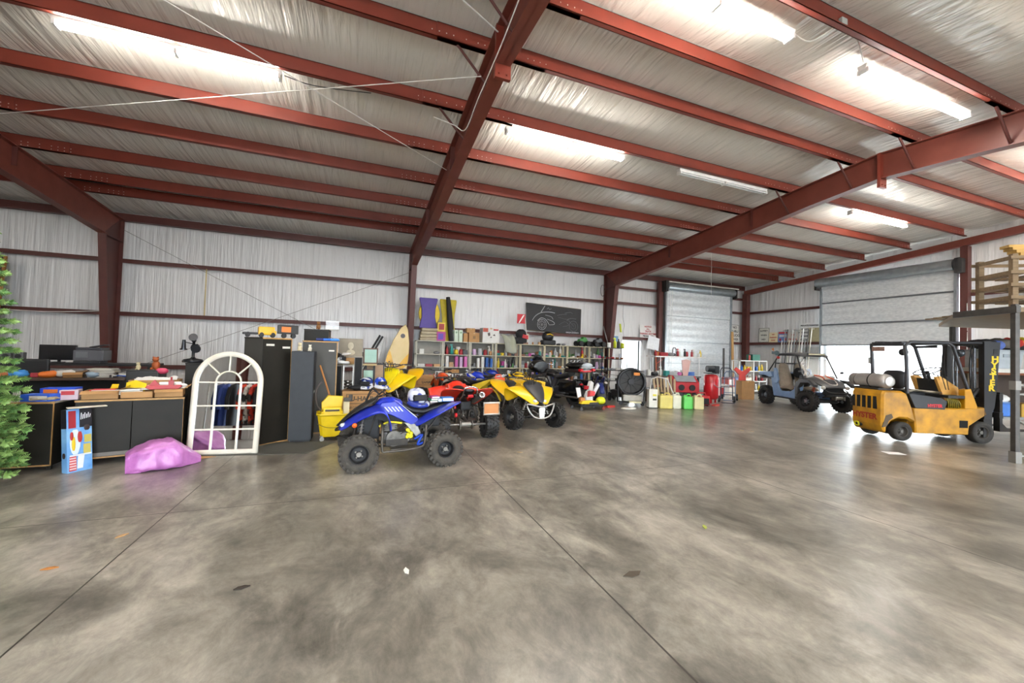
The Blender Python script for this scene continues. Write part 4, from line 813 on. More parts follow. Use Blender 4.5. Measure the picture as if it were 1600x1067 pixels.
# second big bike right of the dolly
def streetbike(name, label, loc, rz, col, col2, wide=.13, cat='motorcycle', dirt=False, sc=1):
    t = thing(name, label, cat, loc, rz, 'motorcycles in the cluster'); rw = .33 if not dirt else .34
    wheel(t, (.70, 0, rw), rw, .10 if not dirt else .085, rw-.09, rubber_b, C('#2b2b2d', .4, .4), dirt, 'tire', -1, alu, spokes=8); wheel(t, (-.68, 0, rw-.01), rw-.01, wide, rw-.12, rubber_b, C('#2b2b2d', .4, .4), dirt, 'tire', -1, alu, spokes=8)
    pm = mat('bike_paint_'+col, col, .25, 0, None, 6, .5, coat=.5); p2 = mat('bike_paint_'+col2, col2, .3, 0, None, 6, .5)
    m = M()
    for sy in (-.08, .08): m.tube([(.70, sy, rw), (.42, sy, 1.02)], .024, 8)
    m.build('fork', C('#8f9092', .3, .8), t)
    m = M(); m.tube([(.40, -.36, 1.10), (.42, -.15, 1.06), (.42, .15, 1.06), (.40, .36, 1.10)], .012, 8, sub=3); hb_ = m.build('handlebar', blackm, t)
    M().tube([(.40, -.38, 1.10), (.41, -.26, 1.09)], .018, 8).tube([(.40, .38, 1.10), (.41, .26, 1.09)], .018, 8).build('grip', rubber_b, hb_)
    m = M(); m.loft([m.ring((x, 0, z), (1, 0, 0), (h, w), 14) for x, z, w, h in ((.38, .88, .06, .06), (.24, .90, .14, .13), (.05, .88, .15, .12), (-.10, .82, .09, .07))]); m.build('fuel_tank', pm, t)
    for sy in (-1, 1):
        m = M(); m.prism([(.50, .96), (.28, .90), (.10, .72), (.20, .50), (.38, .62)], sy*.17, sy*.13, 'y', .01); m.build('shroud', pm, t)
        m = M(); m.prism([(.42, .92), (.20, .78), (.16, .84), (.36, .95)], sy*.182, sy*.172, 'y'); m.build('stripe', p2, t)
        m = M(); m.prism([(-.20, .80), (-.78, .98), (-.80, .93), (-.42, .68), (-.24, .62)], sy*.12, sy*.09, 'y', .01); m.build('tail_panel', p2, t)
    m = M(); m.loft([m.ring((x, 0, z), (1, 0, 0), (h, w), 12) for x, z, w, h in ((.02, .90, .08, .03), (-.20, .86, .11, .05), (-.50, .92, .10, .04), (-.80, 1.0, .08, .03))]); m.build('seat', vinylseat, t)
    m = M(); m.sheet(lambda u, v: (-.68+(rw+.06)*math.cos(.9+2.0*u), (v-.5)*.14, rw+(rw+.10)*math.sin(.9+2.0*u)), 10, 2); S(m, 'rear_fender', p2, t, .01, 0)
    m = M(); m.sheet(lambda u, v: (.70+(rw+.04)*math.cos(.5+1.8*u), (v-.5)*.12, rw+(rw+(.12 if dirt else .04))*math.sin(.5+1.8*u)), 10, 2); S(m, 'front_fender', pm, t, .01, 0)
    m = M(); m.box(-.18, .22, -.14, .14, .30, .58, .05); m.cyl((.08, 0, .55), (.14, 0, .80), .08, n=12); m.build('engine', engm, t)
    m = M(); m.tube([(.42, 0, .95), (.26, 0, .40), (-.2, 0, .32), (-.25, 0, .80)], .022, 7).tube([(-.2, .07, .42), (-.68, .07, rw)], .024, 6).tube([(-.2, -.07, .42), (-.68, -.07, rw)], .024, 6); m.build('frame', blackm, t)
    m = M(); m.cyl((-.2, -.14, .46), (-.80, -.16, .78), .05, n=14); m.build('muffler', alu, t)
    m = M(); m.box(.50, .56, -.10, .10, .90, 1.06, .03); m.build('headlight', C('#cfd2d2', .2), t)
    m = M(); m.tube([(-.05, .13, .32), (-.12, .32, .01)], .014, 6); m.build('kick_stand', darkm, t); t.scale = (sc,)*3
    return t
streetbike('wide_tire_motorcycle', 'black motorcycle with very wide rear tyre right of the dolly', (7.75, 11.95, 0), 1.15, '#141416', '#1c2c6c', .30)
streetbike('sport_motorcycle', 'black sport motorcycle with yellow and white stripes beside the red quad', (2.75, 10.45, 0), 2.2, '#1d1d20', '#e9c63a', .16)
streetbike('dirt_bike', 'blue dirt bike in front of the third shelving unit', (3.75, 12.55, 0), 2.5, '#1d3cc4', '#e8e8ee', .11, 'dirt bike', True)
streetbike('dirt_bike', 'blue and black dirt bike further behind, near the shelves', (4.7, 13.9, 0), 2.75, '#16329e', '#222226', .11, 'dirt bike', True)
streetbike('dirt_bike', 'yellow dirt bike between the front yellow quad and shelves', (5.2, 12.55, 0), 2.4, '#eec21a', '#202022', .11, 'dirt bike', True)
streetbike('dirt_bike', 'black dirt bike with blue handguards left of the touring motorcycle', (6.75, 14.1, 0), 1.9, '#1c1c1e', '#1d3cc4', .11, 'dirt bike', True)
streetbike('dirt_bike', 'orange dirt bike behind the red quad bike', (2.35, 11.75, 0), 1.75, '#e2501e', '#e8e4dc', .11, 'dirt bike', True)
# ================================================================ LEFT SIDE OF THE ROOM
CAM = Vector((0, 0, 1.715))
def ray(px, py): return CF+CR*((px-800)/622.34)-CU*((py-533.5)/622.34)
def hit(px, py, ax, v): d = ray(px, py); return CAM+d*((v-CAM[ax])/d[ax])
def gp(px, py, z=0): return hit(px, py, 2, z)
def yp(px, py, Y): return hit(px, py, 1, Y)
blam = mat('black_laminate', '#1f1d19', .5, 0, '#292620', 3, .6, spec=.2); edge = mat('raw_particle_board_edge', '#b88f55', .6, 0, '#9c7746', 20, .5)
glam = mat('grey_laminate', '#4c4a45', .5, 0, '#42403c', 3, .6, spec=.25); toplam = C('#a39a8a', .45)
card = mat('brown_cardboard', '#b58a5a', .8, 0, '#a67c4e', 6, .5, bump=.04); cardin = mat('cardboard_inside', '#8d6942', .85, 0, '#7d5c3a', 6, .5)
paper = C('#e9e4d8', .7); gry = C('#77757a', .5)
def cabinet(label, loc, rz, w, d, h, doors=1, side=blam, top=blam, front=blam, toe=0, edges=True, lift=0, handle=True, name='storage_cabinet', cat='cabinet'):
    """front faces local -y, origin front left corner"""
    t = thing(name, label, cat, loc, rz, 'dark laminate cabinets'); s = .018
    m = M(); m.box(0, s, 0, d, lift, h).box(w-s, w, 0, d, lift, h).box(0, w, d-s, d, lift, h).box(0, w, 0, d, lift, lift+s); m.build('carcass', side, t)
    M().box(-.005, w+.005, -.005, d+.005, h, h+.022).build('top', top, t)
    if edges:
        m = M(); m.box(-.006, w+.006, -.012, -.006, h-.002, h+.022).box(0, w, -.022, -.002, lift, lift+.02).box(w-.018, w, -.022, -.002, lift, h).build('edge_band', edge, t)
    if lift: m = M(); m.box(.02, .06, .03, .07, 0, lift).box(w-.06, w-.02, .03, .07, 0, lift).box(.02, .06, d-.07, d-.03, 0, lift).box(w-.06, w-.02, d-.07, d-.03, 0, lift); m.build('leg', side, t)
    for k in range(doors):
        m = M(); m.box(w*k/doors+.004, w*(k+1)/doors-.004, -.020-.012*(k % 2), -.002-.012*(k % 2), lift+.02, h-.004, .003); dd = m.build('door', front, t)
        if handle and doors > 1: M().box(w*(k+.5)/doors-.01, w*(k+.5)/doors+.01, -.04, -.032, h*.55, h*.55+.02).build('lock', alu, dd)
    return t
EACH.add('leg')
cabinet('low black cabinet at the left edge beside the green tree', (-4.85, 6.89, 0), .04, 1.17, .62, .86, 2, top=toplam, lift=.06)
cb = cabinet('low black sliding door cabinet under the cardboard trays', (-3.52, 7.02, 0), .26, 1.12, .50, .86, 2, lift=.09, handle=False)
M().box(.08, .95, -.042, -.036, .12, .17).build('scuffed_strip', C('#77716a', .6), cb)
# tall cabinets
cabinet('tall dark cabinet behind the arched mirror, topped by the candlestick phone', (-2.68, 8.02, 0), .05, .80, .5, 1.34, 1, edges=False)
ct = cabinet('tall dark cabinet with yellow toy truck on top', (-1.55, 7.77, 0), .76, .52, .50, 1.80, 1, side=glam, front=blam)
for x, z in ((.05, 1.68), (.34, 1.64)): M().box(x, x+.14, -.024, -.020, z, z+.035).build('paper_label', paper, ct)
cc = cabinet('tall grey cabinet holding a row of blue cans on top', (-1.05, 8.62, 0), .08, .62, .55, 1.78, 1, side=glam, front=glam)
M().box(.46, .56, -.024, -.020, 1.60, 1.63).build('paper_label', paper, cc)
cabinet('tallest dark cabinet at the back with a lion figure on top', (-1.12, 9.32, 0), 0, .47, .62, 2.03, 1, side=mat('brown_grain_laminate', '#5b5044', .5, 0, '#463d34', 8, .6, stretch=(1, 1, 6)), edges=False)
sc_ = thing('tower_speaker', 'tall narrow dark grey tower standing right of the toy truck cabinet', 'speaker', (-1.13, 7.92, 0), -.02, 'dark towers')
M().box(0, .36, 0, .30, .03, 1.60, .004).build('cabinet_body', mat('charcoal_paint', '#2b2d30', .55, 0, '#242629', 6, .6, spec=.25), sc_); M().box(.02, .34, .02, .28, 0, .03).build('plinth', blackm, sc_); M().box(.362, .368, .1, .2, .86, .90).build('badge', alu, sc_); M().box(-.005, .345, -.008, 0, .04, 1.59).build('front_panel', C('#2c2f33', .6), sc_)
for lab, x, y, w, z1, zb in (('black speaker tower under the black and white helmet', -.62, 9.22, .27, 1.31, 0), ('narrow black speaker tower right of the green parcels', -.12, 9.0, .17, 1.50, 0)):
    s_ = thing('tower_speaker', lab, 'speaker', (x, y, 0), 0, 'dark towers'); M().box(0, w, 0, .3, 0, z1, .006).build('cabinet_body', C('#7b746a', .5), s_); M().box(.015, w-.015, -.012, .002, .02, z1-.02, .004).build('grille', C('#131314', .8), s_)
helmet('black and white striped helmet on the speaker tower', (-.44, 9.34, 1.31), -.15, '#e4e2de', '#17171a')
# toy truck, cans, figures, phone
tt = thing('toy_truck', 'yellow toy truck with black trailer on the tall dark cabinet', 'toy truck', (-1.72, 8.10, 1.822), .3); tt.scale = (1.25, 1.25, 1.6)
m = M(); m.box(.02, .22, -.05, .05, .03, .12, .015).box(.16, .24, -.05, .05, .03, .08, .01); m.build('cab', C('#eab417', .35), tt)
m = M(); m.box(.26, .52, -.055, .055, .05, .15, .008); m.build('trailer', C('#232019', .35), tt); M().box(.30, .42, -.058, -.054, .07, .13).build('flame_decal', C('#e8791a', .4), tt); M().box(-.16, .02, -.045, .045, .03, .055, .01).build('flatbed', C('#2a2a2b', .5), tt)
for x in (-.1, .06, .2, .34, .46):
    m = M(); m.cyl((x, -.055, .03), (x, .055, .03), .028, n=12); m.build('wheel', blackm, tt)
for i in range(3): one('aerosol_can', M().lathe([(.001, 0), (.028, 0), (.03, .01), (.03, .13), (.02, .15), (.012, .17), (.001, .17)], (0, 0, 0), (1, 0, 0), 12), C(['#1d2b6b', '#2f6fd0', '#3b86dc'][i], .3), ['dark blue can lying first in the row on the grey cabinet', 'mid blue can lying in the middle of the row on the grey cabinet', 'bright blue can lying last in the row on the grey cabinet'][i], 'can', (-.84+.13*i, 8.80+.01*i, 1.832), (0, 0, .1), 'blue cans')
def figure(label, loc, h, col, cat='figurine', n=3, name='figurine', rz=0):
    t = thing(name, label, cat, loc, rz); m = M(); m.ell((0, 0, h*.36), (h*.26, h*.22, h*.36), 12, 8).ell((0, -h*.08, h*.8), (h*.20, h*.19, h*.20), 12, 8); m.build('body', C(col, .6), t)
    for s_ in (-1, 1):
        M().ell((s_*h*.14, -h*.06, h*.97), (h*.07, h*.05, h*.07), 8, 5).build('ear', C(col, .6), t); M().ell((s_*h*.16, -h*.24, h*.12), (h*.10, h*.13, h*.10), 8, 5).build('foot', C(col, .6), t)
    return t
figure('brown lion figure on the tallest dark cabinet', (-.86, 9.4, 2.052), .17, '#8a5a2a')
dp = thing('display_case', 'clear plastic display box right of the lion figure', 'box', (-.72, 9.35, 2.052)); M().box(0, .26, 0, .15, 0, .2).build('shell', mat('clear_acrylic', '#e8eef0', .08, 0, '#ffffff', 1, .5, alpha=.25), dp); M().box(0, .26, 0, .15, 0, .02).build('base', C('#b8b4aa', .4), dp)
figure('cream plush animal on the dark grey tower', (-1.02, 8.03, 1.602), .15, '#d9c9a4', 'toy'); figure('black and cream plush toy beside the cream one on the tower', (-.86, 8.05, 1.602), .12, '#e4dcc8', 'toy')
ph = thing('candlestick_telephone', 'black antique candlestick telephone on the cabinet left of the mirror', 'telephone', (-2.66, 8.26, 1.362)); ph.scale = (1.15,)*3; bks = C('#232326', .22, .4)
M().lathe([(.001, 0), (.125, 0), (.13, .02), (.11, .045), (.035, .06), (.02, .08), (.018, .30), (.03, .31), (.03, .33), (.001, .34)], n=20).build('base', bks, ph)
m = M(); m.cyl((0, -.01, .34), (.03, -.10, .36), .03, n=12).cyl((.03, -.10, .36), (.04, -.16, .37), .03, .055, n=16); m.build('mouthpiece', bks, ph)
m = M(); m.tube([(0, 0, .27), (-.12, 0, .30)], .008, 6).cyl((-.12, 0, .20), (-.12, 0, .33), .03, .02, n=12).cyl((-.12, 0, .18), (-.12, 0, .20), .045, n=12); m.build('receiver', bks, ph)
m = M(); m.cyl((.04, -.05, .20), (.04, -.03, .20), .06, n=18).ell((.02, 0, .22), (.06, .05, .06), 12, 6); m.build('dial', bks, ph)
figure('small dark carving just right of the candlestick telephone', (-2.26, 8.2, 1.362), .15, '#2b2522'); one('dark_cap', M().ell((0, 0, .05), (.10, .08, .06), 12, 6), C('#33302d', .8), 'dark cap behind the top of the arched mirror', 'cap', (-1.86, 8.3, 1.362))
one('leather_glove', M().ell((0, 0, .04), (.10, .07, .045), 12, 6).tube([(.06, 0, .05), (.12, .03, .05)], .02, 6), C('#8a7358', .7), 'tan glove bundle by the right shoulder of the mirror', 'glove', (-1.76, 8.3, 1.362))
# arched mirror
mi = thing('arched_mirror', 'white arched window mirror leaning on the tall cabinets', 'mirror', (-2.40, 7.33, 0), (math.radians(-5.5), 0, -.095)); wp = mat('cream_white_paint', '#e6dfcf', .4, 0, '#d8d0be', 6, .5)
W_, SP = .96, 1.10; R_ = W_/2
def arch(r, n=24): return [(R_+r*math.cos(PI*i/n), SP+r*math.sin(PI*i/n)) for i in range(n+1)]
m = M(); ro = [(W_, 0)]+arch(R_)+[(0, 0)]; ri = [(W_-.075, .075)]+arch(R_-.075)+[(.075, .075)]; rm_ = [(W_-.035, .03)]+arch(R_-.035)+[(.035, .03)]
n_ = len(ro); m.loft([[Vector((p[0], y, p[1])) for p in q] for q, y in ((ro, .03), (ro, 0), (rm_, -.018), (ri, -.006), (ri, .03))], False, True); m.build('frame', wp, mi)
m = M(); m.prism([(W_-.07, .07)]+arch(R_-.07)+[(.07, .07)], .012, .018, 'y'); m.build('mirror_glass', mat('mirror_glass', '#e2e6e8', .015, 1, '#e2e6e8'), mi)
m = M(); bw = .011
for x in (W_/3-.01, W_*2/3+.01): m.box(x-bw, x+bw, -.008, .012, .07, SP)
for z in (SP, .74, .38): m.box(.07, W_-.07, -.008, .012, z-bw, z+bw)
m.tube([(R_+.17*math.cos(PI*i/16), 0, SP+.17*math.sin(PI*i/16)) for i in range(17)], .012, 6)
for a in (45, 90, 135): c_, s_ = math.cos(math.radians(a)), math.sin(math.radians(a)); m.tube([(R_+.17*c_, 0, SP+.17*s_), (R_+(R_-.06)*c_, 0, SP+(R_-.06)*s_)], .011, 6)
m.build('glazing_bars', wp, mi)
# floor mat under the mirror, pink bag, cardboard
one('floor_mat', M().prism([(-2.9, 7.35), (-.75, 7.05), (-.35, 7.80), (-2.7, 8.2)], 0, .008, 'z'), C('#46453f', .85), 'thin dark grey mat on the floor under the mirror', 'mat')
m = M(); rg = []
for k in range(37):
    t = k/36; x = -.50+1.0*t; w = .29*min(1, math.sin(PI*min(1, max(0, t*.86+.10)))**.28)*(1-.5*max(0, t-.7)/.3); h = .14*math.sin(PI*(t*.86+.08))**.38*(1-.55*max(0, t-.6)/.4); ring = []
    for i in range(44):
        a = 2*PI*i/44; n1 = 1+.16*noise.noise(Vector((x*5, math.cos(a)*2, math.sin(a)*2+3)))+.09*noise.noise(Vector((x*13, math.cos(a)*4, math.sin(a)*4)))
        y = w*math.copysign(abs(math.cos(a))**.45, math.cos(a))*n1; z = h*math.copysign(abs(math.sin(a))**.55, math.sin(a))*n1; ring.append(Vector((x, y, max(z, -h*.85)+h*.85+.004)))
    rg.append(ring)
m.loft(rg); pb_ = one('plastic_bag', m, mat('pink_purple_plastic_film', '#c27cba', .4, 0, '#a860a2', 7, .6, bump=.8, bscale=9, coat=.15), 'stuffed pink purple plastic bag lying on the floor by the mirror', 'bag', (-2.46, 6.82, 0), .42)
pb_.scale = (.78, .95, 1.35)
one('cardboard_sheet', M().prism([(-2.35, 6.92), (-1.96, 7.14), (-2.30, 7.26), (-2.6, 7.2)], .009, .014, 'z'), card, 'flat torn cardboard between the pink bag and the mirror foot', 'cardboard')
# toy box leaning
p0 = (-3.40, 6.70); tb_ = thing('toy_box', 'tall blue toy carton standing in front of the low black cabinets', 'toy box', (p0[0], p0[1], 0), (math.radians(-6), 0, .95))
bx_ = mat('toy_box_blue_print', '#2a78c8', .35, 0, '#8fc0e4', 3.2, .45)
tb_.scale = (.9, 1, 1); M().box(0, .28, 0, .10, 0, .80, .002).build('carton', bx_, tb_)
m = M(); m.box(.14, .28, -.004, 0, .56, .80).box(-.002, 0, 0, .1, .56, .8); m.build('dark_print_panel', C('#15141c', .4), tb_)
m = M(); m.prism([(.02, .02), (.10, .02), (.10, .20), (.03, .20)], -.004, 0, 'y'); m.build('red_print', C('#c8242a', .4), tb_)
m = M(); m.prism([(.11, .04), (.17, .04), (.19, .20), (.12, .20)], -.004, 0, 'y'); m.build('white_print', C('#e8ecec', .4), tb_)
m = M(); m.ell((.09, -.003, .38), (.06, .004, .17), 14, 8); m.build('white_cloud_print', C('#dceaf4', .4), tb_)
m = M(); m.ell((.07, -.007, .36), (.022, .006, .10), 10, 6); m.build('yellow_figure_print', C('#e6c21c', .4), tb_)
m = M(); m.ell((.14, -.006, .44), (.028, .005, .08), 10, 6).ell((.05, -.009, .46), (.02, .005, .06), 10, 6); m.build('red_figure_print', C('#b02a26', .4), tb_)
m = M(); m.ell((.22, -.005, .55), (.035, .004, .04), 14, 6).ell((-.005, .05, .22), (.004, .03, .04), 10, 6); m.build('round_print', C('#3a2a26', .4), tb_)
m = M(); m.box(.18, .26, -.005, -.001, .22, .34).box(.19, .27, -.005, -.001, .36, .46); m.build('picture_print', C('#c9b95a', .4), tb_)
m = M()
for k in range(6): m.prism([(.15+.02*k, .66+.004*k), (.157+.02*k, .66+.004*k), (.165+.02*k, .745-.02*(k % 2)), (.156+.02*k, .745-.02*(k % 2))], -.007, -.004, 'y')
m.build('white_script_print', C('#f0f0f0', .4), tb_)
m = M()
for k in range(5): m.box(.025, .095, -.007, -.004, .035+.033*k, .055+.033*k)
m.build('white_block_print', C('#e8c8c4', .4), tb_); M().box(.02, .10, -.004, 0, .56, .78).build('red_print', C('#a3222e', .4), tb_); M().box(.03, .27, -.0035, 0, .20, .22).build('white_print', C('#dfe6ea', .4), tb_)
one('long_cardboard_flap', M().box(0, .36, 0, .10, 0, .012), C('#d8cdb8', .7), 'long pale cardboard strip lying on the blue toy carton', 'cardboard', (-3.44, 6.72, .812), .62)
# stuff on the low cabinets
def openbox(label, loc, rz, w, d, h, flaps=True, group='open cartons', name='cardboard_box', mt=None):
    t = thing(name, label, 'cardboard box', loc, rz, group); mt = mt or card; s = .006; m = M(); m.box(0, w, 0, s, 0, h).box(0, w, d-s, d, 0, h).box(0, s, 0, d, 0, h).box(w-s, w, 0, d, 0, h).box(0, w, 0, d, 0, s); m.build('tray', mt, t)
    if flaps: m = M(); m.prism([(0, h), (-.09, h-.03), (-.09, h-.024), (0, h+.006)], 0, w, 'x').build('flap', mt, t); m = M(); m.prism([(w, h), (w+.08, h+.05), (w+.08, h+.056), (w, h+.006)], 0, d, 'y').build('flap', mt, t)
    return t
def box(label, loc, rz, w, d, h, col=None, lab=None, name='cardboard_box', cat='box', group='closed cartons', tape=True, m_=None, tilt=0):
    t = thing(name, label, cat, loc, (tilt, 0, rz), group); mt = m_ or (C(col, .5) if col else card); M().box(0, w, 0, d, 0, h, .004).build('carton', mt, t)
    if tape: M().box(w*.44, w*.56, -.0015, d+.0015, h-.06, h+.0015).build('tape', C('#c9a878', .4), t)
    if lab: M().box(w*lab[0], w*lab[1], -.002, 0, h*lab[2], h*lab[3]).build('printed_panel', C(lab[4], .5), t)
    return t
def onB(u, v): c_, s_ = math.cos(.26), math.sin(.26); return (-3.52+u*c_-v*s_, 7.02+u*s_+v*c_, .884)
openbox('open cardboard tray at the left end of the sliding door cabinet', onB(.04, .04), .26, .36, .38, .11)
openbox('open cardboard tray in the middle under the magazines', onB(.42, .06), .22, .34, .36, .09, False)
openbox('open cardboard tray at the right end holding the red toy ship', onB(.78, .05), .26, .32, .38, .11)
sh = thing('toy_ship', 'red toy ship standing in the right cardboard tray', 'toy', (onB(.66, .2)[0], onB(.66, .2)[1], 1.0), .2)
M().prism([(0, .02), (.05, -.01), (.38, -.01), (.42, .03), (.40, .05), (.02, .05)], -.04, .04, 'y', .006).build('hull', C('#b01a20', .4), sh)
m = M(); m.prism([(.04, .05), (.16, .05), (.10, .13)], -.03, .03, 'y').box(.26, .32, -.03, .03, .05, .12).cyl((.29, 0, .12), (.29, 0, .17), .012, n=8); m.build('deckhouse', C('#a8181e', .4), sh)
one('rolled_paper', M().cyl((0, 0, .03), (.26, .02, .03), .03, n=14), C('#eceae4', .6), 'roll of white paper behind the red toy ship', 'paper roll', (onB(.80, .3)[0], onB(.80, .3)[1], 1.03), .3)
one('white_sneaker', M().ell((0, 0, .04), (.08, .035, .035), 12, 6).box(-.08, .08, -.035, .035, 0, .015, .005), C('#e4e2de', .5), 'white shoe at the right end over the cardboard tray', 'shoe', (onB(1.06, .26)[0], onB(1.06, .26)[1], .995), .3)
for i, (u, v, z, w, c, lab) in enumerate(((.10, .12, .10, .30, '#d9242c', 'red flat toy case on the left cardboard tray'), (.36, .10, .10, .26, '#d8d4c8', 'stack of pale magazines on the middle tray, top one'), (.38, .08, .075, .27, '#8f8578', 'grey magazine beneath the pale one on the middle tray'), (.34, .06, .05, .26, '#c9b690', 'tan folder at the bottom of the magazine stack'), (.52, .16, .10, .30, '#efece4', 'white printed sheet on the middle cardboard tray'))):
    x, y, _ = onB(u, v); book(lab, (x, y, .884+z), .3+i*.1-.1, (w, .2, .022), c, 'flat things on the cardboard trays')
x, y, _ = onB(.42, .36); one('yellow_folder', M().prism([(0, 0), (.22, -.02), (.24, .10), (.12, .16), (.02, .12)], 0, .004, 'y'), C('#f0d21c', .5), 'bright yellow folder propped behind the trays', 'folder', (x, y, .97), (.3, 0, .2))
one('yellow_card', M().prism([(0, 0), (.09, .01), (.11, .10), (.04, .10)], 0, .004, 'y'), C('#ecc81e', .5), 'small yellow card left of the bright yellow folder', 'card', (x-.16, y-.05, .97), (.3, 0, .2))
openbox('big shallow carton lined with newspaper behind the right tray', onB(.42, .56)[:2]+(.60,), .2, .60, .30, .50, False, mt=card)
M_ = M(); M_.sheet(lambda u, v: (.05+.50*u, .03+.24*v, .46+.05*noise.noise(Vector((u*5, v*5, 2)))+.05*v), 16, 10); one('crumpled_newspaper', M_, C('#d8d6d2', .7), 'crumpled white newspaper filling the big shallow carton', 'paper', (onB(.42, .56)[0], onB(.42, .56)[1], .62), .2)
cabinet('dark crate stand carrying the big carton, hidden by the trays', (onB(.42, .56)[0], onB(.42, .56)[1], 0), .2, .60, .30, .57, 1, edges=False)
# things on the left low cabinet (tops at .882)
box('blue hinged toy box at the back of the left low cabinet', (-3.95, 7.15, .884), .1, .34, .2, .15, '#1f4fd0', tape=False, lab=(.1, .5, .5, .9, '#e87a2a'), group='toys on the left cabinet')
box('low blue carton in front of the hinged toy box', (-4.02, 6.95, .884), -.1, .30, .18, .09, '#2a62d8', tape=False, lab=(.3, .9, .2, .8, '#cfc8b8'), group='toys on the left cabinet')
box('white and red carton beside the blue hinged box', (-3.72, 7.08, .884), .2, .18, .16, .13, '#c9b4bc', tape=False, lab=(.1, .8, .5, .9, '#b82a32'), group='toys on the left cabinet')
m = M()
for k in range(7): m.tube([(random.uniform(-.14, .14), random.uniform(-.07, .07), random.uniform(.01, .05)) for _ in range(5)], .009, 6, sub=4)
one('cable_bundle', m, C('#a3977c', .6), 'tangled beige cords on the front of the left low cabinet', 'cord', (-3.78, 6.96, .89))
m = M()
for k in range(5): m.tube([(random.uniform(-.12, .12), random.uniform(-.06, .06), random.uniform(.01, .05)) for _ in range(5)], .008, 6, sub=4)
one('cable_bundle', m, C('#3c3a34', .6), 'tangled dark cords right of the beige ones on the left low cabinet', 'cord', (-3.66, 7.2, .89))
one('soda_can', M().lathe([(.001, 0), (.03, 0), (.033, .01), (.033, .11), (.027, .12), (.001, .12)], n=16), C('#c9c4c0', .3), 'pale drink can with red band at the tree side of the low cabinet', 'can', (-4.14, 7.1, .884))
# desk behind, printer, monitor, chair
dk = thing('office_desk', 'long dark topped desk with clutter behind the low cabinets', 'desk', (-6.6, 9.15, 0), .12); M().box(0, 2.55, 0, .75, .96, 1.0, .004).build('desk_top', C('#4d3b31', .5), dk)
for x in (.02, 2.45): M().box(x, x+.05, .05, .7, 0, .96).build('leg', blackm, dk)
M().box(.1, 2.4, .68, .7, .4, .95).build('modesty_panel', blackm, dk)
def dsk(u, v, z=1.003): return (-6.6+u*math.cos(.12)-v*math.sin(.12), 9.15+u*math.sin(.12)+v*math.cos(.12), z)
d2k = thing('work_bench', 'high dark bench carrying the printer and monitor', 'bench', (-6.7, 10.35, 0), .1); M().box(0, 2.6, 0, .7, 1.16, 1.2).build('desk_top', blackm, d2k)
for x in (.02, 2.5): M().box(x, x+.05, .05, .65, 0, 1.16).build('leg', blackm, d2k)
def dsb(u, v, z=1.203): return (-6.7+u*math.cos(.1)-v*math.sin(.1), 10.35+u*math.sin(.1)+v*math.cos(.1), z)
pr = thing('laser_printer', 'dark grey office printer on the bench beside the steel column', 'printer', dsb(1.32, .12), .1); pr.scale = (.74, .9, .9)
M().box(0, .62, 0, .42, .06, .30, .02).build('body', mat('printer_grey', '#5a5b60', .45, 0, '#4c4d52', 5, .5), pr); M().box(.03, .58, .02, .40, .30, .36, .02).build('scanner_lid', C('#3f4046', .4), pr); M().box(.02, .55, -.02, .4, 0, .06, .01).build('paper_tray', C('#2c2c30', .5), pr)
M().prism([(.30, .36), (.60, .42), (.60, .44), (.30, .38)], .05, .35, 'y').build('document_feeder', C('#35363b', .4), pr); M().box(.06, .3, -.006, 0, .13, .26, .006).build('front_door', C('#6c6d72', .5), pr)
mo = thing('monitor', 'flat black monitor left of the printer', 'monitor', dsb(.74, .35), .1); mo.scale = (.8, 1, .9); M().box(0, .68, 0, .05, .06, .40, .008).build('screen', C('#17171a', .25), mo); M().box(.25, .43, -.05, .12, 0, .02).cyl((.34, .06, .01), (.34, .06, .2), .03).build('stand', blackm, mo)
for i, (u, lab) in enumerate(((.24, 'small black speaker, left one of the pair beside the monitor'), (.41, 'small black speaker, right one of the pair beside the monitor'))):
    s_ = thing('desk_speaker', lab, 'speaker', dsb(u, .3), .1, 'desk speakers'); M().box(0, .14, 0, .12, 0, .20, .015).build('body', C('#58585a', .5), s_); M().cyl((.07, -.004, .12), (.07, .004, .12), .045, n=14).build('cone', blackm, s_)
oc = thing('office_chair', 'black office chair with rounded backrest behind the desk clutter', 'chair', (-5.78, 10.1, 0), .1); oc.scale = (.8, .8, 1.0); M().box(-.38, .38, -.03, .05, .9, 1.30, .05).build('backrest', C('#161618', .5), oc); M().box(-.27, .27, .02, .5, .48, .56, .04).build('seat', C('#161618', .5), oc); m = M(); m.cyl((0, .25, .08), (0, .25, .48), .03)
for k in range(5): a = 2*PI*k/5; m.tube([(0, .25, .09), (.28*math.cos(a), .25+.28*math.sin(a), .04)], .022, 6)
m.build('base', blackm, oc); M().box(-.03, .03, .03, .06, .5, .95).build('back_bar', blackm, oc)
cl = [('#b86a3c', 'orange brown plush toy'), ('#3f8fd8', 'light blue plastic bag'), ('#a52030', 'red candy box'), ('#e87a28', 'orange and white toy'), ('#dcdcd8', 'crumpled white wrapper'), ('#6f5a48', 'brown paper bundle'), ('#94a8b8', 'pale blue cloth bundle'), ('#3a3230', 'small dark case')]
for i, (c, w) in enumerate(cl):
    u = .9+.2*i; x, y, z = dsk(u, .14+.07*(i % 3)); s_ = random.uniform(.07, .11)
    m = M()
    if i in (2, 7): m.box(-s_, s_, -s_*.6, s_*.6, 0, s_*1.0, .008)
    else:
        m.ell((0, 0, s_*.6), (s_*1.3, s_*.9, s_*.62), 12, 7, .8)
        for v in m.bm.verts: v.co *= 1+.16*noise.noise(v.co*16)
        for v in m.bm.verts: v.co.z = max(0, v.co.z)
    one('desk_clutter', m, C(c, .5), w+' on the long dark desk', 'clutter', (x, y, z), .2*i)
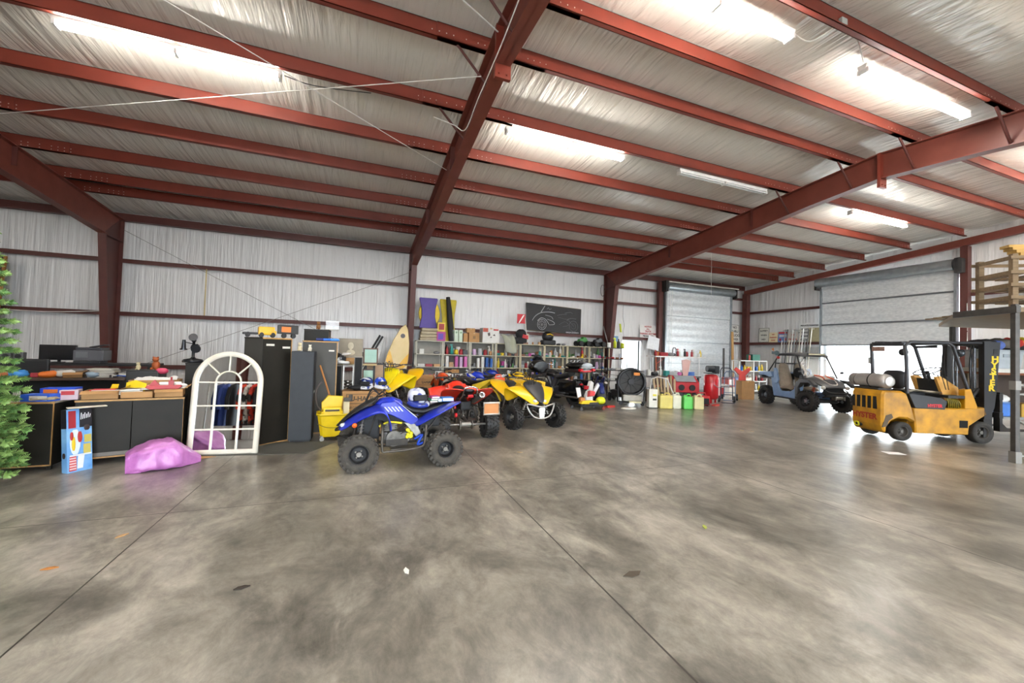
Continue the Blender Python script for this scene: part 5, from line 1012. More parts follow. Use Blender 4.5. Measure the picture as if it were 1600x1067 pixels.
for i in range(7):
    x, y, _ = dsk(2.0+.02*(i % 3), .06+.02*(i % 2)); book(['topmost', 'second', 'third', 'fourth', 'fifth', 'sixth', 'lowest'][i]+' magazine of the pile at the right end of the long desk', (x, y, 1.003+(6-i)*.024), .05*i, (.36, .26, .022), ['#cfcac0', '#6f6a66', '#b8a894', '#e2dfd8', '#7e5a50', '#d8d4cc', '#4a4a50'][i], 'magazine pile on the desk')
openbox('small open carton on the right end of the long desk', dsk(1.72, .02), .4, .24, .2, .09)
book('white laptop lid lying right of the magazine pile', dsk(2.25, .35), .2, (.30, .22, .05), '#e2dfd6', 'flat things on the desk'); m = M(); m.tube([(0, 0, .02), (.10, .05, .03), (.2, .02, .02), (.24, .1, .02), (.1, .12, .02)], .01, 6, sub=4); one('blue_cord', m, C('#2a5ab8', .5), 'blue cord coiled beside the white laptop lid', 'cord', dsk(2.3, .15, 1.003))
dd = thing('drawer_unit', 'black drawer box beside the steel column with figures on it', 'drawers', (-3.86, 9.0, 0), .1); M().box(0, .46, 0, .4, 0, 1.17, .005).build('carcass', C('#22211f', .5), dd)
for k in range(2): dr = M().box(.02, .44, -.015, 0, .98-.12*k, 1.14-.12*k if k == 0 else .96-.02, .004).build('drawer', C('#2f2d2b', .45), dd)
figure('orange brown tiger toy on the black drawer box', (-3.50, 9.15, 1.172), .24, '#a3501c', 'toy'); figure('little cream figurine left of the tiger toy', (-3.74, 9.12, 1.172), .14, '#cdbf98')
one('pink_wrapper', M().ell((0, 0, .06), (.10, .05, .06), 10, 6), C('#d84a6a', .4), 'pink wrapper on the right corner of the black drawer box', 'wrapper', (-3.38, 9.08, 1.10)); 
# dark framed board at the far left
fb = thing('framed_board', 'dark backed wooden frame leaning on the wall behind the tree', 'board', (-10.9, 15.9, 0), (0, 0, 0)); m = M(); m.prism([(0, 0), (.98, 0), (1.22, 4.0), (0, 4.10)], .02, .05, 'y'); m.build('panel', mat('dark_brown_board', '#3a2c24', .6, 0, '#2c211b', 4, .6), fb)
m = M(); m.tube([(.98, 0, 0), (1.22, 0, 4.0), (0, 0, 4.10)], .05, 4); m.build('frame', mat('varnished_pine', '#9a6a38', .5, 0, '#80552b', 8, .6), fb)
# christmas tree
tx, ty = -4.22, 6.10; tr = thing('artificial_tree', 'bushy green artificial fir tree at the left edge of the photo', 'tree', (tx, ty, 0)); H = 3.5
M().cyl((0, 0, .05), (0, 0, 3.4), .035, .012, n=10).build('trunk', C('#4b3a28', .8), tr)
m = M()
for k in range(4): a = PI/4+k*PI/2; m.tube([(0, 0, .22), (.22*math.cos(a), .22*math.sin(a), .10), (.42*math.cos(a), .42*math.sin(a), .02)], .016, 6)
m.build('stand', blackm, tr)
fo = M(); fo2 = M(); br = M(); rnd = random.Random(3)
def tuft(mm_, P, d, L):
    d = d.normalized(); u = d.orthogonal().normalized(); w = d.cross(u)
    n_ = int(L/.014)
    for i in range(n_):
        t = i/n_; c_ = P+d*L*t
        for k in range(3):
            a = i*2.4+k*2.1; s_ = (u*math.cos(a)+w*math.sin(a)); q = (d*.75+s_).normalized()*(.052*(1-.35*t)+rnd.uniform(0, .012)); v = q.cross(d).normalized()*.0062
            mm_.add([c_-v, c_+v, c_+q*.65+v*.9, c_+q, c_+q*.65-v*.9], [(0, 1, 2, 3, 4)])
for lv in range(30):
    z = .28+lv*(H-.3)/30; R = .66*(1-lv/31)**.55+.05; nb = 11 if lv < 22 else 7
    for k in range(nb):
        a = 2*PI*k/nb+lv*.9+rnd.uniform(-.15, .15)
        if math.cos(a-math.atan2(-ty, -tx)) < -.55: continue
        d = Vector((math.cos(a), math.sin(a), -.12+.25*lv/30)); L = R*rnd.uniform(.82, 1.08); b0 = Vector((0, 0, z)); tip = b0+d*L
        br.tube([b0, b0+d*L*.96], .006, 4)
        for j in range(6):
            t = .30+.13*j; c0 = b0+d*L*t
            for sg in (-1, 1):
                sd = (d*.8+Vector((-d.y, d.x, rnd.uniform(-.1, .25)))*sg*.75); tuft(fo if (j+k) % 2 else fo2, c0, sd, (.17-.015*j)*(.6+R*.5))
        tuft(fo, b0+d*L*.55, d, L*.5)
br.build('branches', C('#5a5030', .8), tr); fo.build('foliage', mat('fresh_green_needles', '#a3c474', .45, 0, '#7ea356', 5, .6), tr, fix=False); fo2.build('foliage', mat('deep_green_needles', '#6f9a52', .5, 0, '#4c7a3a', 5, .6), tr, fix=False)
# mop bucket and mop, moving box, helmets
mb_ = thing('mop_bucket', 'yellow wheeled mop bucket with wringer', 'mop bucket', (-.42, 8.05, 0), .08); mb_.scale = (1.08,)*3; yb = mat('yellow_bucket_plastic', '#e8c814', .35, 0, '#d4b20c', 6, .5)
m = M(); m.loft([[Vector((sx_*w, sy*d, z)) for sx_, sy in ((-1, -.7), (-.8, -1), (.8, -1), (1, -.7), (1, .7), (.8, 1), (-.8, 1), (-1, .7))] for z, w, d in ((.07, .19, .14), (.10, .20, .15), (.42, .25, .20), (.44, .27, .22), (.46, .27, .22), (.44, .25, .20), (.12, .19, .14))], True, False, False); m.build('bucket', yb, mb_)
m = M(); m.box(-.20, .14, -.16, .10, .40, .50, .03).box(-.17, .11, -.19, -.14, .34, .56, .02).prism([(-.19, .50), (.12, .50), (.14, .72), (-.10, .74), (-.20, .62)], .02, .10, 'y', .01); wr_ = m.build('wringer', yb, mb_)
m = M(); m.tube([(-.20, -.1, .50), (-.27, -.12, .62), (-.28, -.12, .86), (-.20, -.1, .98)], .013, 7, sub=3).box(-.14, .08, -.21, -.18, .50, .53, .01); m.build('wringer_handle', C('#4b4039', .5), wr_)
m = M(); m.tube([(-.245, -.19, .30), (-.1, -.225, .24), (.1, -.225, .24), (.245, -.19, .30)], .006, 6, sub=4); m.build('bail_wire', C('#8a7a20', .5), mb_)
for x in (-.17, .17):
    for y in (-.12, .12): M().cyl((x, y-.015, .035), (x, y+.015, .035), .035, n=14).box(x-.012, x+.012, y-.02, y+.02, .035, .09).build('caster', C('#9a968e', .5), mb_)
mp = thing('mop', 'mop with a wooden handle standing in the yellow bucket', 'mop', (-.42, 8.16, 0)); M().cyl((.02, 0, .45), (-.30, .32, 1.33), .016, n=8).build('handle', C('#b5773c', .5), mp); M().ell((.04, 0, .38), (.09, .08, .10), 12, 6).build('mop_head', C('#c2b9a4', .9), mp)
one('white_box_upright', M().box(0, .10, 0, .16, 0, .22, .004), C('#d8cda8', .5), 'cream carton wedged in the right end of the mop bucket', 'box', (-.26, 8.02, .462), .1)
one('wrist_brace', M().box(0, .14, 0, .08, 0, .07, .02).cyl((.12, .04, .0), (.12, .04, .12), .035), C('#55534f', .7), 'grey and white work gloves on the edge of the bucket', 'gloves', (-.26, 8.04, .684), .1)
ub = box('large open moving carton printed U-HAUL behind the blue quad', (-.32, 8.78, 0), .06, .78, .45, .80, tape=False, group='moving cartons')
def haul(par, w, h, s=1):
    dk_ = C('#4a3f30', .6); text('U-HAUL', 'lettering', par, dk_, .13*s, (w*.5, -.004, h*.80), (PI/2, 0, 0), .001, bold=.004); m = M(); q = .012
    for a, b_, c_, d_ in ((w*.1, w*.9, h*.80+.09*s, h*.80+.10*s), (w*.1, w*.9, h*.80-.10*s, h*.80-.09*s), (w*.1, w*.1+.01, h*.80-.1*s, h*.80+.1*s), (w*.9-.01, w*.9, h*.80-.1*s, h*.80+.1*s)): m.box(a, b_, -.003, -.001, c_, d_)
    m.build('printed_border', dk_, par)
haul(ub, .78, .80); text('LARGE BOX', 'lettering', ub, C('#4a3f30', .6), .065, (.26, -.004, .46), (PI/2, 0, 0), .001)
M().prism([(.62, .80), (.80, .68), (.82, .70), (.64, .82)], 0, .40, 'y').build('flap', card, ub)
helmet('white blue and grey helmet on the moving carton behind the blue quad', (.15, 9.0, .81), -1.9, '#d9dce2', '#2b3f86'); helmet('small white and blue helmet right of the grey one', (.42, 9.02, .81), -1.2, '#e6e8ee', '#2348c0', False)
m = M(); m.ell((0, 0, .05), (.24, .12, .05), 14, 6).ell((.14, .02, .07), (.12, .09, .06), 12, 6); one('black_gear_bag', m, blackm, 'black gear bag strap heap on the left of the moving carton', 'bag', (-.0, 8.92, .812))
# motor parts behind: glass rack with wheel rims, green parcels, pictures
gs = thing('display_rack', 'small grey rack with metal bowls between two speaker towers', 'rack', (-.33, 9.10, 0)); m = M()
for z in (.30, .72, 1.30): m.box(0, .20, 0, .32, z, z+.015)
m.build('shelf', C('#8f8d86', .4), gs); m = M()
for x in (0, .19):
    for y in (0, .31): m.box(x, x+.012, y, y+.012, 0, 1.32)
m.build('upright', alu, gs)
for i, z in enumerate((.735, .80, .865, .93)): one('metal_bowl', M().lathe([(.03, 0), (.07, .012), (.085, .055), (.08, .055), (.06, .015), (.001, .01)], n=18), C('#b9b6b0', .25, .8), ['lowest', 'second', 'third', 'topmost'][i]+' metal bowl in the rack between the speakers', 'bowl', (-.23, 9.24, z), None, 'metal bowls')
for i, z in enumerate((.32, .44, .56)): box(['lowest', 'middle', 'topmost'][i]+' green wrapped parcel in the rack', (-.31, 9.13, z), 0, .17, .26, .11, ['#2f8a63', '#1d6e56', '#3aa070'][i], tape=False, group='green parcels', lab=(.6, .9, .2, .6, '#dfe8df'))
def picture(label, loc, rz, w, h, frame, art, art2=None, tilt=-.12):
    t = thing('framed_picture', label, 'picture', loc, (tilt, 0, rz), 'leaning pictures'); m = M(); f = .03
    m.box(0, w, 0, .02, 0, f).box(0, w, 0, .02, h-f, h).box(0, f, 0, .02, 0, h).box(w-f, w, 0, .02, 0, h); m.build('frame', C(frame, .5), t); M().box(f*.8, w-f*.8, .006, .016, f*.8, h-f*.8).build('print', art2 or C(art, .5), t); return t
gsb = thing('plank_shelf', 'plank shelf holding the grey portrait and pictures', 'shelf', (-.55, 9.42, 0)); M().box(0, .9, 0, .35, 1.30, 1.33).build('shelf', C('#b8a070', .6), gsb)
for x in (.03, .83): M().box(x, x+.04, .1, .3, 0, 1.30).build('leg', blackm, gsb)
po = thing('portrait_canvas', 'large grey canvas with a pale bust painting', 'painting', (-.46, 9.52, 1.33), (-.1, 0, 0)); M().box(0, .50, 0, .02, .12, .56).build('canvas', mat('grey_canvas', '#8c8475', .8, 0, '#7d7566', 5, .5), po)
m = M(); m.ell((.25, -.002, .40), (.06, .006, .08), 16, 8).ell((.25, -.002, .25), (.09, .005, .06), 16, 8).box(.23, .27, -.004, 0, .28, .34); m.build('bust_print', C('#b4aa94', .8), po)
box('low tan carton in front of the grey portrait canvas', (-.38, 9.44, 1.332), 0, .38, .16, .13, tape=False, group='cartons on the plank shelf')
picture('brown framed picture of a sunset right of the portrait', (.06, 9.6, 1.33), .1, .32, .36, '#5a4030', '#8fb0a4'); picture('black framed picture behind the yellow quad', (.12, 9.62, .78), .1, .42, .56, '#1c1c22', '#9a7a58'); picture('brown framed green picture in front of the black frame', (.05, 9.5, .76), 0, .26, .46, '#5a3c28', '#a8c8b0')
one('desk_clock', M().box(0, .16, 0, .03, 0, .26, .01), C('#222226', .4), 'small dark clock frame right of the portrait canvas', 'clock', (.02, 9.7, 1.335)); 
box('support carton under the leaning framed pictures', (.02, 9.46, 0), 0, .55, .4, .75, group='moving cartons')
# objects only the mirror shows
gr = thing('garment_rack', 'garment rack of riding suits seen in the mirror', 'garment rack', (-4.85, 2.2, 0), .1); m = M(); m.tube([(0, 0, 0), (0, 0, 1.7), (1.5, 0, 1.7), (1.5, 0, 0)], .018, 8); m.build('frame', alu, gr); M().box(-.03, .03, -.3, .3, 0, .03).build('foot', alu, gr); M().box(1.47, 1.53, -.3, .3, 0, .03).build('foot', alu, gr)
for i, (x, c, l) in enumerate(((.98, '#e0401c', 'orange and white riding suit'), (1.12, '#e8e4dc', 'white and black riding suit'), (1.26, '#d8361a', 'red orange riding suit'), (.50, '#2a4290', 'blue jacket'), (.36, '#24366e', 'dark blue jacket'), (1.4, '#2a2a2e', 'black riding trousers'), (.7, '#1c1c20', 'black jacket'))):
    m = M(); rgs = []
    for z, w, t in ((1.62, .03, .03), (1.56, .20, .05), (1.45, .24, .06), (1.1, .20, .07), (.75, .22, .06), (.5, .20, .05)): rgs.append([Vector((t*math.cos(a)*(1+.2*math.sin(3*a)), w*math.sin(a), z)) for a in [2*PI*q/20 for q in range(20)]])
    m.loft(rgs)
    for sy in (-1, 1): m.tube([(0, sy*.20, 1.50), (0, sy*.27, 1.2), (.02, sy*.26, .92)], .05, 8)
    m.tube([(0, 0, 1.62), (0, 0, 1.69), (.02, 0, 1.725), (.0, 0, 1.72)], .004, 5)
    one('hanging_garment', m, mat('garment_'+c, c, .7, 0, '#1b1b1d' if i < 3 else None, 5, .12 if i < 3 else .5), l+' hanging on the rack seen in the mirror', 'garment', (-4.85+x, 2.2+x*.1, 0), .25, 'riding suits on the rack')
st_ = thing('round_stool', 'brown padded chair seen in the left of the mirror', 'chair', (-5.2, 2.9, 0)); M().ell((0, 0, .95), (.24, .06, .26), 16, 8).build('backrest', C('#5d3b36', .5), st_); M().ell((0, .2, .5), (.24, .24, .06), 16, 8).build('seat', C('#5d3b36', .5), st_)
for a in range(4): M().cyl((.16*math.cos(a*PI/2+.8), .2+.16*math.sin(a*PI/2+.8), 0), (.12*math.cos(a*PI/2+.8), .2+.12*math.sin(a*PI/2+.8), .46), .015, n=6).build('leg', blackm, st_)
# ================================================================ SHELVING ALONG THE BACK WALL
SY = 15.40; cream = C('#d3c8a6', .5); creamw = C('#cdc9b8', .5)
px_e = [649, 692, 734.5, 774.5, 813, 850.5, 886.5, 921, 952.5]; XE_ = [yp(p, 565, SY).x for p in px_e]
ORD = ['first', 'second', 'third', 'fourth', 'fifth', 'sixth', 'seventh', 'last']; LV = [.10, .53, 1.03, 1.52, 2.03]; LN = ['floor level', 'low', 'middle', 'upper', 'top']
def shelfunit(label, x0, x1, y, d, levels, mt, name='shelving_unit', rz=0, board=.03, post=.035, group='steel shelving units'):
    t = thing(name, label, 'shelving unit', (x0, y, 0), rz, group); w = x1-x0; H = levels[-1]
    for x in (0, w-post):
        for yy in (0, d-post): M().box(x, x+post, yy, yy+post, 0, H).build('upright', mt, t)
    for z in levels: M().box(0, w, 0, d, z-board, z, .003).build('shelf', mt, t)
    return t
for i in range(8):
    shelfunit('%s of the eight cream steel shelving units counted from the middle column' % ORD[i], XE_[i]+.01, XE_[i+1]-.01, SY, .45, LV, creamw if i < 3 else cream)
    M().box(.03, XE_[i+1]-XE_[i]-.05, .435, .445, .10, 2.0).build('back_panel', C('#8f8b82' if i == 0 else '#6d6960', .6), [q for q in COL.objects if q.name.startswith('shelving_unit')][-1])
# prototypes of small goods
def proto_mesh(kind, col, col2, s):
    m = M()
    if kind == 'bottle': m.lathe([(.001, 0), (.035*s, 0), (.038*s, .01), (.038*s, .13*s), (.014*s, .17*s), (.014*s, .185*s)], n=12).m(1).lathe([(.017*s, .185*s), (.017*s, .21*s), (.001, .215*s)], n=10)
    elif kind == 'spray_bottle': m.lathe([(.001, 0), (.036*s, 0), (.036*s, .14*s), (.013*s, .18*s), (.013*s, .20*s)], n=12).m(1).box(-.045*s, .02*s, -.012*s, .012*s, .20*s, .235*s, .005)
    elif kind == 'tin_can': m.lathe([(.001, 0), (.045*s, 0), (.045*s, .12*s), (.001, .12*s)], n=14).m(1).lathe([(.046*s, .03*s), (.046*s, .09*s)], n=14)
    elif kind == 'jar': m.lathe([(.001, 0), (.05*s, 0), (.055*s, .02*s), (.055*s, .11*s), (.04*s, .13*s)], n=14).m(1).lathe([(.045*s, .13*s), (.045*s, .155*s), (.001, .155*s)], n=12)
    elif kind == 'carton': m.box(-.06*s, .06*s, -.05*s, .05*s, 0, .13*s, .002).m(1).box(-.045*s, .045*s, -.052*s, -.050*s, .03*s, .10*s)
    elif kind == 'binder': m.box(-.035*s, .035*s, -.1, .1, 0, .26*s, .004).m(1).box(-.02*s, .02*s, -.102, -.1, .15*s, .22*s)
    elif kind == 'tool_case': m.box(-.14*s, .14*s, -.08, .08, 0, .11*s, .012).m(1).tube([(-.04*s, -.085, .05*s), (-.04*s, -.105, .07*s), (.04*s, -.105, .07*s), (.04*s, -.085, .05*s)], .007, 5)
    elif kind == 'metal_part':
        m.cyl((-.08*s, 0, .05*s), (.08*s, 0, .05*s), .045*s, n=14).box(-.03*s, .03*s, -.05, .05, 0, .09*s, .008).m(1).cyl((0, -.07, .05*s), (0, .02, .05*s), .03*s, n=12)
    elif kind == 'basket': m.box(-.13*s, .13*s, -.08, .08, 0, .012).box(-.13*s, .13*s, -.08, -.074, 0, .09*s).box(-.13*s, .13*s, .074, .08, 0, .09*s).box(-.13*s, -.124*s, -.08, .08, 0, .09*s).box(.124*s, .13*s, -.08, .08, 0, .09*s).m(1).ell((0, 0, .07*s), (.1*s, .06, .05*s), 12, 6)
    elif kind == 'rag_heap':
        m.ell((0, 0, .05*s), (.13*s, .09, .06*s), 14, 7)
        for v in m.bm.verts: v.co *= 1+.2*noise.noise(v.co*20); v.co.z = max(0, v.co.z)
    elif kind == 'boot': m.box(-.09*s, .06*s, -.035, .035, 0, .05*s, .015).box(.0, .07*s, -.035, .035, .04*s, .16*s, .02).m(1).box(-.09*s, .07*s, -.038, .038, 0, .015*s)
    return m
EACH -= set()
PROTO = {}
def good(kind, col, col2, s, label, loc, rz=0, group=None, cat=None):
    key = (kind, round(s, 2)); ms = [C(col, .4), C(col2, .4)]
    if key not in PROTO: PROTO[key] = None; o = proto_mesh(kind, col, col2, s).build(kind, ms); PROTO[key] = o.data.copy(); PROTO[key].use_fake_user = False
    else: o = bpy.data.objects.new(kind, PROTO[key]); COL.objects.link(o)
    if o.data.materials[0] is not ms[0] or True:
        o.data = PROTO[key].copy(); o.data.materials.clear(); [o.data.materials.append(x) for x in ms]
    o.location = loc; o.rotation_euler = (0, 0, rz); tag(o, label, cat or kind.replace('_', ' '), group); return o
NAMES = {'#a3242c': 'red', '#1f1f22': 'black', '#d8d6ce': 'white', '#e2c21c': 'yellow', '#2c66b8': 'blue', '#2f8f86': 'teal', '#8a5a3a': 'brown', '#7d7d80': 'grey', '#b88a58': 'tan', '#3f7a3a': 'green', '#c87a2a': 'orange', '#c9a6c9': 'lilac', '#c5529e': 'pink', '#b9bcc0': 'silver'}
PAL = list(NAMES)+['#1f1f22', '#d8d6ce', '#7d7d80', '#8a5a3a', '#b9bcc0', '#1f1f22', '#d8d6ce']; rs = random.Random(21)
USED = set()
THEME = {(0, 3): [('carton', '#d8d6ce', '#2c66b8'), None, ('rag_heap', '#7d7d80', '#7d7d80')], (0, 2): [('tool_case', '#d8d6ce', '#7d7d80'), ('tool_case', '#a3242c', '#1f1f22'), ('tool_case', '#b88a58', '#7d7d80')],
 (1, 3): [('bottle', '#a3242c', '#1f1f22'), ('spray_bottle', '#2f8f86', '#d8d6ce'), ('tin_can', '#e2c21c', '#1f1f22'), ('jar', '#a3242c', '#d8d6ce'), ('carton', '#1f1f22', '#e2c21c')], (1, 2): [('binder', '#d8d6ce', '#7d7d80'), ('carton', '#b88a58', '#8a5a3a'), ('binder', '#c5529e', '#d8d6ce'), ('binder', '#c9a6c9', '#d8d6ce'), ('binder', '#c5529e', '#c5529e')],
 (2, 3): [('jar', '#c9a6c9', '#2c66b8'), ('jar', '#b9bcc0', '#d8d6ce'), ('jar', '#a3242c', '#d8d6ce'), ('tin_can', '#b88a58', '#8a5a3a')], (2, 2): [('boot', '#7d7d80', '#1f1f22'), ('binder', '#d8d6ce', '#d8d6ce'), ('binder', '#d8d6ce', '#2c66b8'), ('binder', '#2c66b8', '#2c66b8'), ('binder', '#2c66b8', '#d8d6ce')], (2, 1): [('tool_case', '#e2c21c', '#1f1f22'), ('tool_case', '#e2c21c', '#3f7a3a')]}
GEN = ['metal_part', 'tool_case', 'basket', 'bottle', 'spray_bottle', 'tin_can', 'rag_heap', 'boot', 'jar', 'carton']
def uniq(base, opts):
    for o_ in opts:
        l = base+o_
        if l not in USED: USED.add(l); return l
    return base
for i in range(8):
    for lv, row in ((3, 0), (3, 1), (2, 0), (2, 1), (1, 0), (1, 1), (0, 0)):
        th = THEME.get((i, lv)) if row == 0 else None; W0 = XE_[i]+.08; W1 = XE_[i+1]-.08; n = len(th) if th else (6 if row == 0 else 4)
        free = LV[lv+1]-LV[lv]-.05
        if row and i < 1: continue
        if lv == 0 and i > 0: continue
        for k in range(n):
            it = th[k] if th else (rs.choice(GEN), rs.choice(PAL), rs.choice(PAL))
            if not it: continue
            kind, c1, c2 = it; x = W0+(W1-W0)*(k+.5)/n; s = rs.uniform(1.0, 1.5)*(1 if n > 5 else 1.3); s = min(s, {'binder': free/.27, 'bottle': free/.23, 'spray_bottle': free/.25}.get(kind, free/.17)); WD = {'tool_case': .29, 'basket': .27, 'rag_heap': .27, 'metal_part': .17, 'boot': .17, 'carton': .125, 'jar': .115, 'binder': .075}; s = min(s, .96*(W1-W0)/n/WD.get(kind, .10)); s = int(s*10)/10
            where = ['at the left', 'left of centre', 'near the middle', 'right of centre', 'at the right'][min(4, int(5*(k+.5)/n))]
            lab = uniq('%s %s %s of the %s%s shelf in the %s cream unit' % (NAMES[c1], kind.replace('_', ' '), where, LN[lv], ' rear' if row else '', ORD[i]), ['', ' beside another', ', rear one']); go = good(kind, c1, c2, s, lab, (x, SY+.11+.20*row+rs.uniform(0, .03), LV[lv]+.002), rs.uniform(-.3, .3) if kind not in ('binder',) else 0, 'goods on the cream shelving'); go.scale = (1, 1 if kind != 'binder' else .9, rs.uniform(1.0, min(1.9, max(1.0, free/(.20*s))))) if not th else (1, 1, 1)
TZ = 2.032
def tp(px): return yp(px, 530, SY+.2).x
# things on top of the shelving
for i in range(4): one('cushion', M().box(0, .74-.03*i, 0, .40, 0, .118, .045), mat('beige_cushion', '#b3a68e', .85, 0, '#a09478', 6, .5), ['lowest', 'second', 'third', 'topmost'][i]+' beige cushion in the stack under the purple board', 'cushion', (tp(655)+.02*i, SY+.03, TZ+.12*i), 0, 'beige cushions')
def board(name, label, pts, th, m_, loc, rot, group='bodyboards'): return one(name, M().prism(pts, 0, th, 'y', .02, True), m_, label, 'bodyboard', loc, rot, group)
hour = [(-.34, 0), (.34, 0), (.33, .12), (.26, .45), (.27, .75), (.36, 1.15), (.34, 1.20), (-.34, 1.20), (-.36, 1.15), (-.27, .75), (-.26, .45), (-.33, .12)]
board('bodyboard', 'purple hourglass shaped foam board on the cushion stack', hour, .05, C('#4d3a94', .5), (tp(669), SY+.28, TZ+.49), (-.10, 0, 0))
board('bodyboard', 'yellow oval float behind the purple foam board', [(.42*math.cos(a)*1.0, .62+.55*math.sin(a)) for a in [2*PI*i/20 for i in range(20)]], .06, C('#e3c414', .5), (tp(671), SY+.36, TZ+.45), (-.10, 0, 0))
board('bodyboard', 'olive yellow hourglass board with a black strap bag across it', [(x*.95, z*1.42) for x, z in hour], .05, C('#c9b416', .5), (tp(701), SY+.30, TZ), (-.12, 0, 0))
one('ski_bag', M().tube([(0, 0, 0), (-.04, .02, .5), (-.10, .1, 1.2), (-.16, .16, 1.75)], [.10, .12, .11, .08], 10), C('#1b1a1c', .7), 'long black padded bag leaning across the olive yellow board', 'bag', (tp(700)+.12, SY+.12, TZ+.0), 0)
box('yellow and red toy carton on top of the purple one', (tp(682), SY+.02, TZ+.36), 0, .30, .2, .36, '#e0c43a', (.15, .85, .2, .85, '#a3322a'), tape=False, name='toy_box', cat='toy box', group='toy cartons on the shelving')
box('purple and magenta toy carton below the yellow one', (tp(681), SY+.02, TZ), 0, .34, .2, .36, '#a8307c', (.15, .75, .15, .8, '#5a3aa8'), tape=False, name='toy_box', cat='toy box', group='toy cartons on the shelving')
for i, (p, c, l) in enumerate(((703.5, '#9a9da0', 'grey folder left of the pale green binders'), (708.5, '#c4d4bc', 'left one of the two pale green binders'), (715.5, '#c4d4bc', 'right one of the two pale green binders'))):
    b_ = thing('binder', l, 'binder', (tp(p), SY+.05, TZ), 0, 'binders on top of the shelving'); M().box(0, .15 if i else .10, 0, .26, 0, .46, .004).build('cover', C(c, .4), b_); M().cyl((.08, -.001, .36), (.08, .002, .36), .04, n=14).build('round_label', C('#7f9a78', .5), b_)
box('small open tan carton right of the green binders', (tp(723), SY+.06, TZ), 0, .17, .2, .34, tape=False); box('brown carton with round print on the second shelving unit', (tp(731), SY+.04, TZ), 0, .44, .34, .38, tape=True, lab=(.38, .62, .35, .65, '#8a6a42')); box('small tan carton stacked above the brown printed one', (tp(728), SY+.08, TZ+.384), 0, .34, .26, .17)
wb_ = box('big white carton with red print on top of the third unit', (tp(750)+.05, SY+.0, TZ), 0, .70, .46, .60, '#dcd9d2', (.02, .32, .72, .98, '#b84a30'), group='white cartons'); m = M(); m.prism([(.2, .38), (.3, .42), (.32, .30), (.24, .26)], -.003, 0, 'y').prism([(.42, .30), (.50, .36), (.54, .28)], -.003, 0, 'y').prism([(.3, .2), (.36, .26), (.4, .2)], -.003, 0, 'y'); m.build('printed_tools', C('#4a3a34', .5), wb_); M().box(.45, .66, -.003, 0, .5, .56).build('red_print', C('#c22c2c', .5), wb_)
def towel(u, v): return (-.22+.50*u+.16*v, -.28+.30*(1-v)**2*1.0-.04*math.sin(u*9), .36-.75*v*v+.03*math.sin(u*7))
stw = mat('striped_towel', '#9a9a94', .9); nt = stw.node_tree; wv = nt.nodes.new('ShaderNodeTexWave'); wv.inputs['Scale'].default_value = 5.5; tcn = nt.nodes.new('ShaderNodeTexCoord'); mpn = nt.nodes.new('ShaderNodeMapping'); mpn.inputs['Rotation'].default_value = (0, .9, 0); nt.links.new(tcn.outputs['Object'], mpn.inputs[0]); nt.links.new(mpn.outputs[0], wv.inputs[0]); rw_ = nt.nodes.new('ShaderNodeValToRGB'); rw_.color_ramp.interpolation = 'CONSTANT'
for p, c in ((0, '#8f9088'), (.45, '#c9d02a'), (.58, '#d8d8d0'), (.75, '#8f9088')):
    e_ = rw_.color_ramp.elements.new(p) if p else rw_.color_ramp.elements[0]; e_.color = lin(c)
nt.links.new(wv.outputs[0], rw_.inputs[0]); nt.links.new(rw_.outputs[0], nt.nodes['Principled BSDF'].inputs['Base Color'])
o = one('striped_towel', M().sheet(towel, 14, 18), stw, 'grey towel with yellow stripes hanging from the shelving top', 'towel', (tp(789), SY+.18, TZ)); q = o.modifiers.new('s', 'SOLIDIFY'); q.thickness = .03
one('black_duffel', M().ell((0, 0, .14), (.34, .2, .15), 16, 8, .8), C('#1c1b1d', .8), 'black duffel bag lying left of the stacked caps', 'bag', (tp(801), SY+.22, TZ))
one('red_black_cap', M().ell((0, 0, .42), (.24, .2, .22), 16, 8).box(-.22, .24, -.16, .2, 0, .3, .08).m(1).prism([(-.02, .26), (.26, .20), (.26, .36), (.02, .42)], -.205, -.16, 'y', .01), [C('#1b1a1c', .7), C('#b52a30', .6)], 'black cap and bag with red patch beside the dive flag', 'cap', (tp(814), SY+.22, TZ))
dv = thing('dive_flag', 'red dive flag with white diagonal on a short pole', 'flag', (tp(826), SY+.3, TZ)); M().cyl((0, 0, 0), (-.14, .05, 1.2), .018, n=8).build('pole', C('#e6e0d4', .4), dv); f_ = M().box(-.50, -.12, .03, .04, .88, 1.28).build('flag', C('#cf1f2c', .5), dv); M().prism([(-.44, .90), (-.38, .90), (-.17, 1.24), (-.23, 1.25)], .024, .029, 'y').build('diagonal_stripe', C('#f0ece4', .5), f_); M().box(-.03, .05, -.03, .05, .22, .45, .01).build('float', C('#d9cdb4', .6), dv)
one('black_helmet_bag', M().ell((0, 0, .36), (.26, .22, .24), 16, 8).box(-.28, .34, -.16, .2, 0, .22, .06).m(1).tube([(-.14, -.19, .44), (0, -.235, .48), (.16, -.19, .42)], .025, 6), [C('#171618', .5), C('#e0b81c', .4)], 'black helmet on a black bag with a yellow stripe', 'helmet', (tp(856), SY+.22, TZ))
for i, (p, l) in enumerate(((820, 'brown tray of small parts on the fourth unit top'), (832, 'low tan tin on the fourth unit top'), (842, 'flat carton of bits near the black helmet bag'), (872, 'dark cable heap right of the black helmet bag'), (880, 'small grey tool pile left of the green truck'))): good(['basket', 'tin_can', 'carton', 'rag_heap', 'rag_heap'][i], ['#8a5a3a', '#b88a58', '#b88a58', '#1f1f22', '#7d7d80'][i], '#7d7d80', .85, l, (tp(p), SY+.15, TZ), 0, 'bits on top of the shelving')
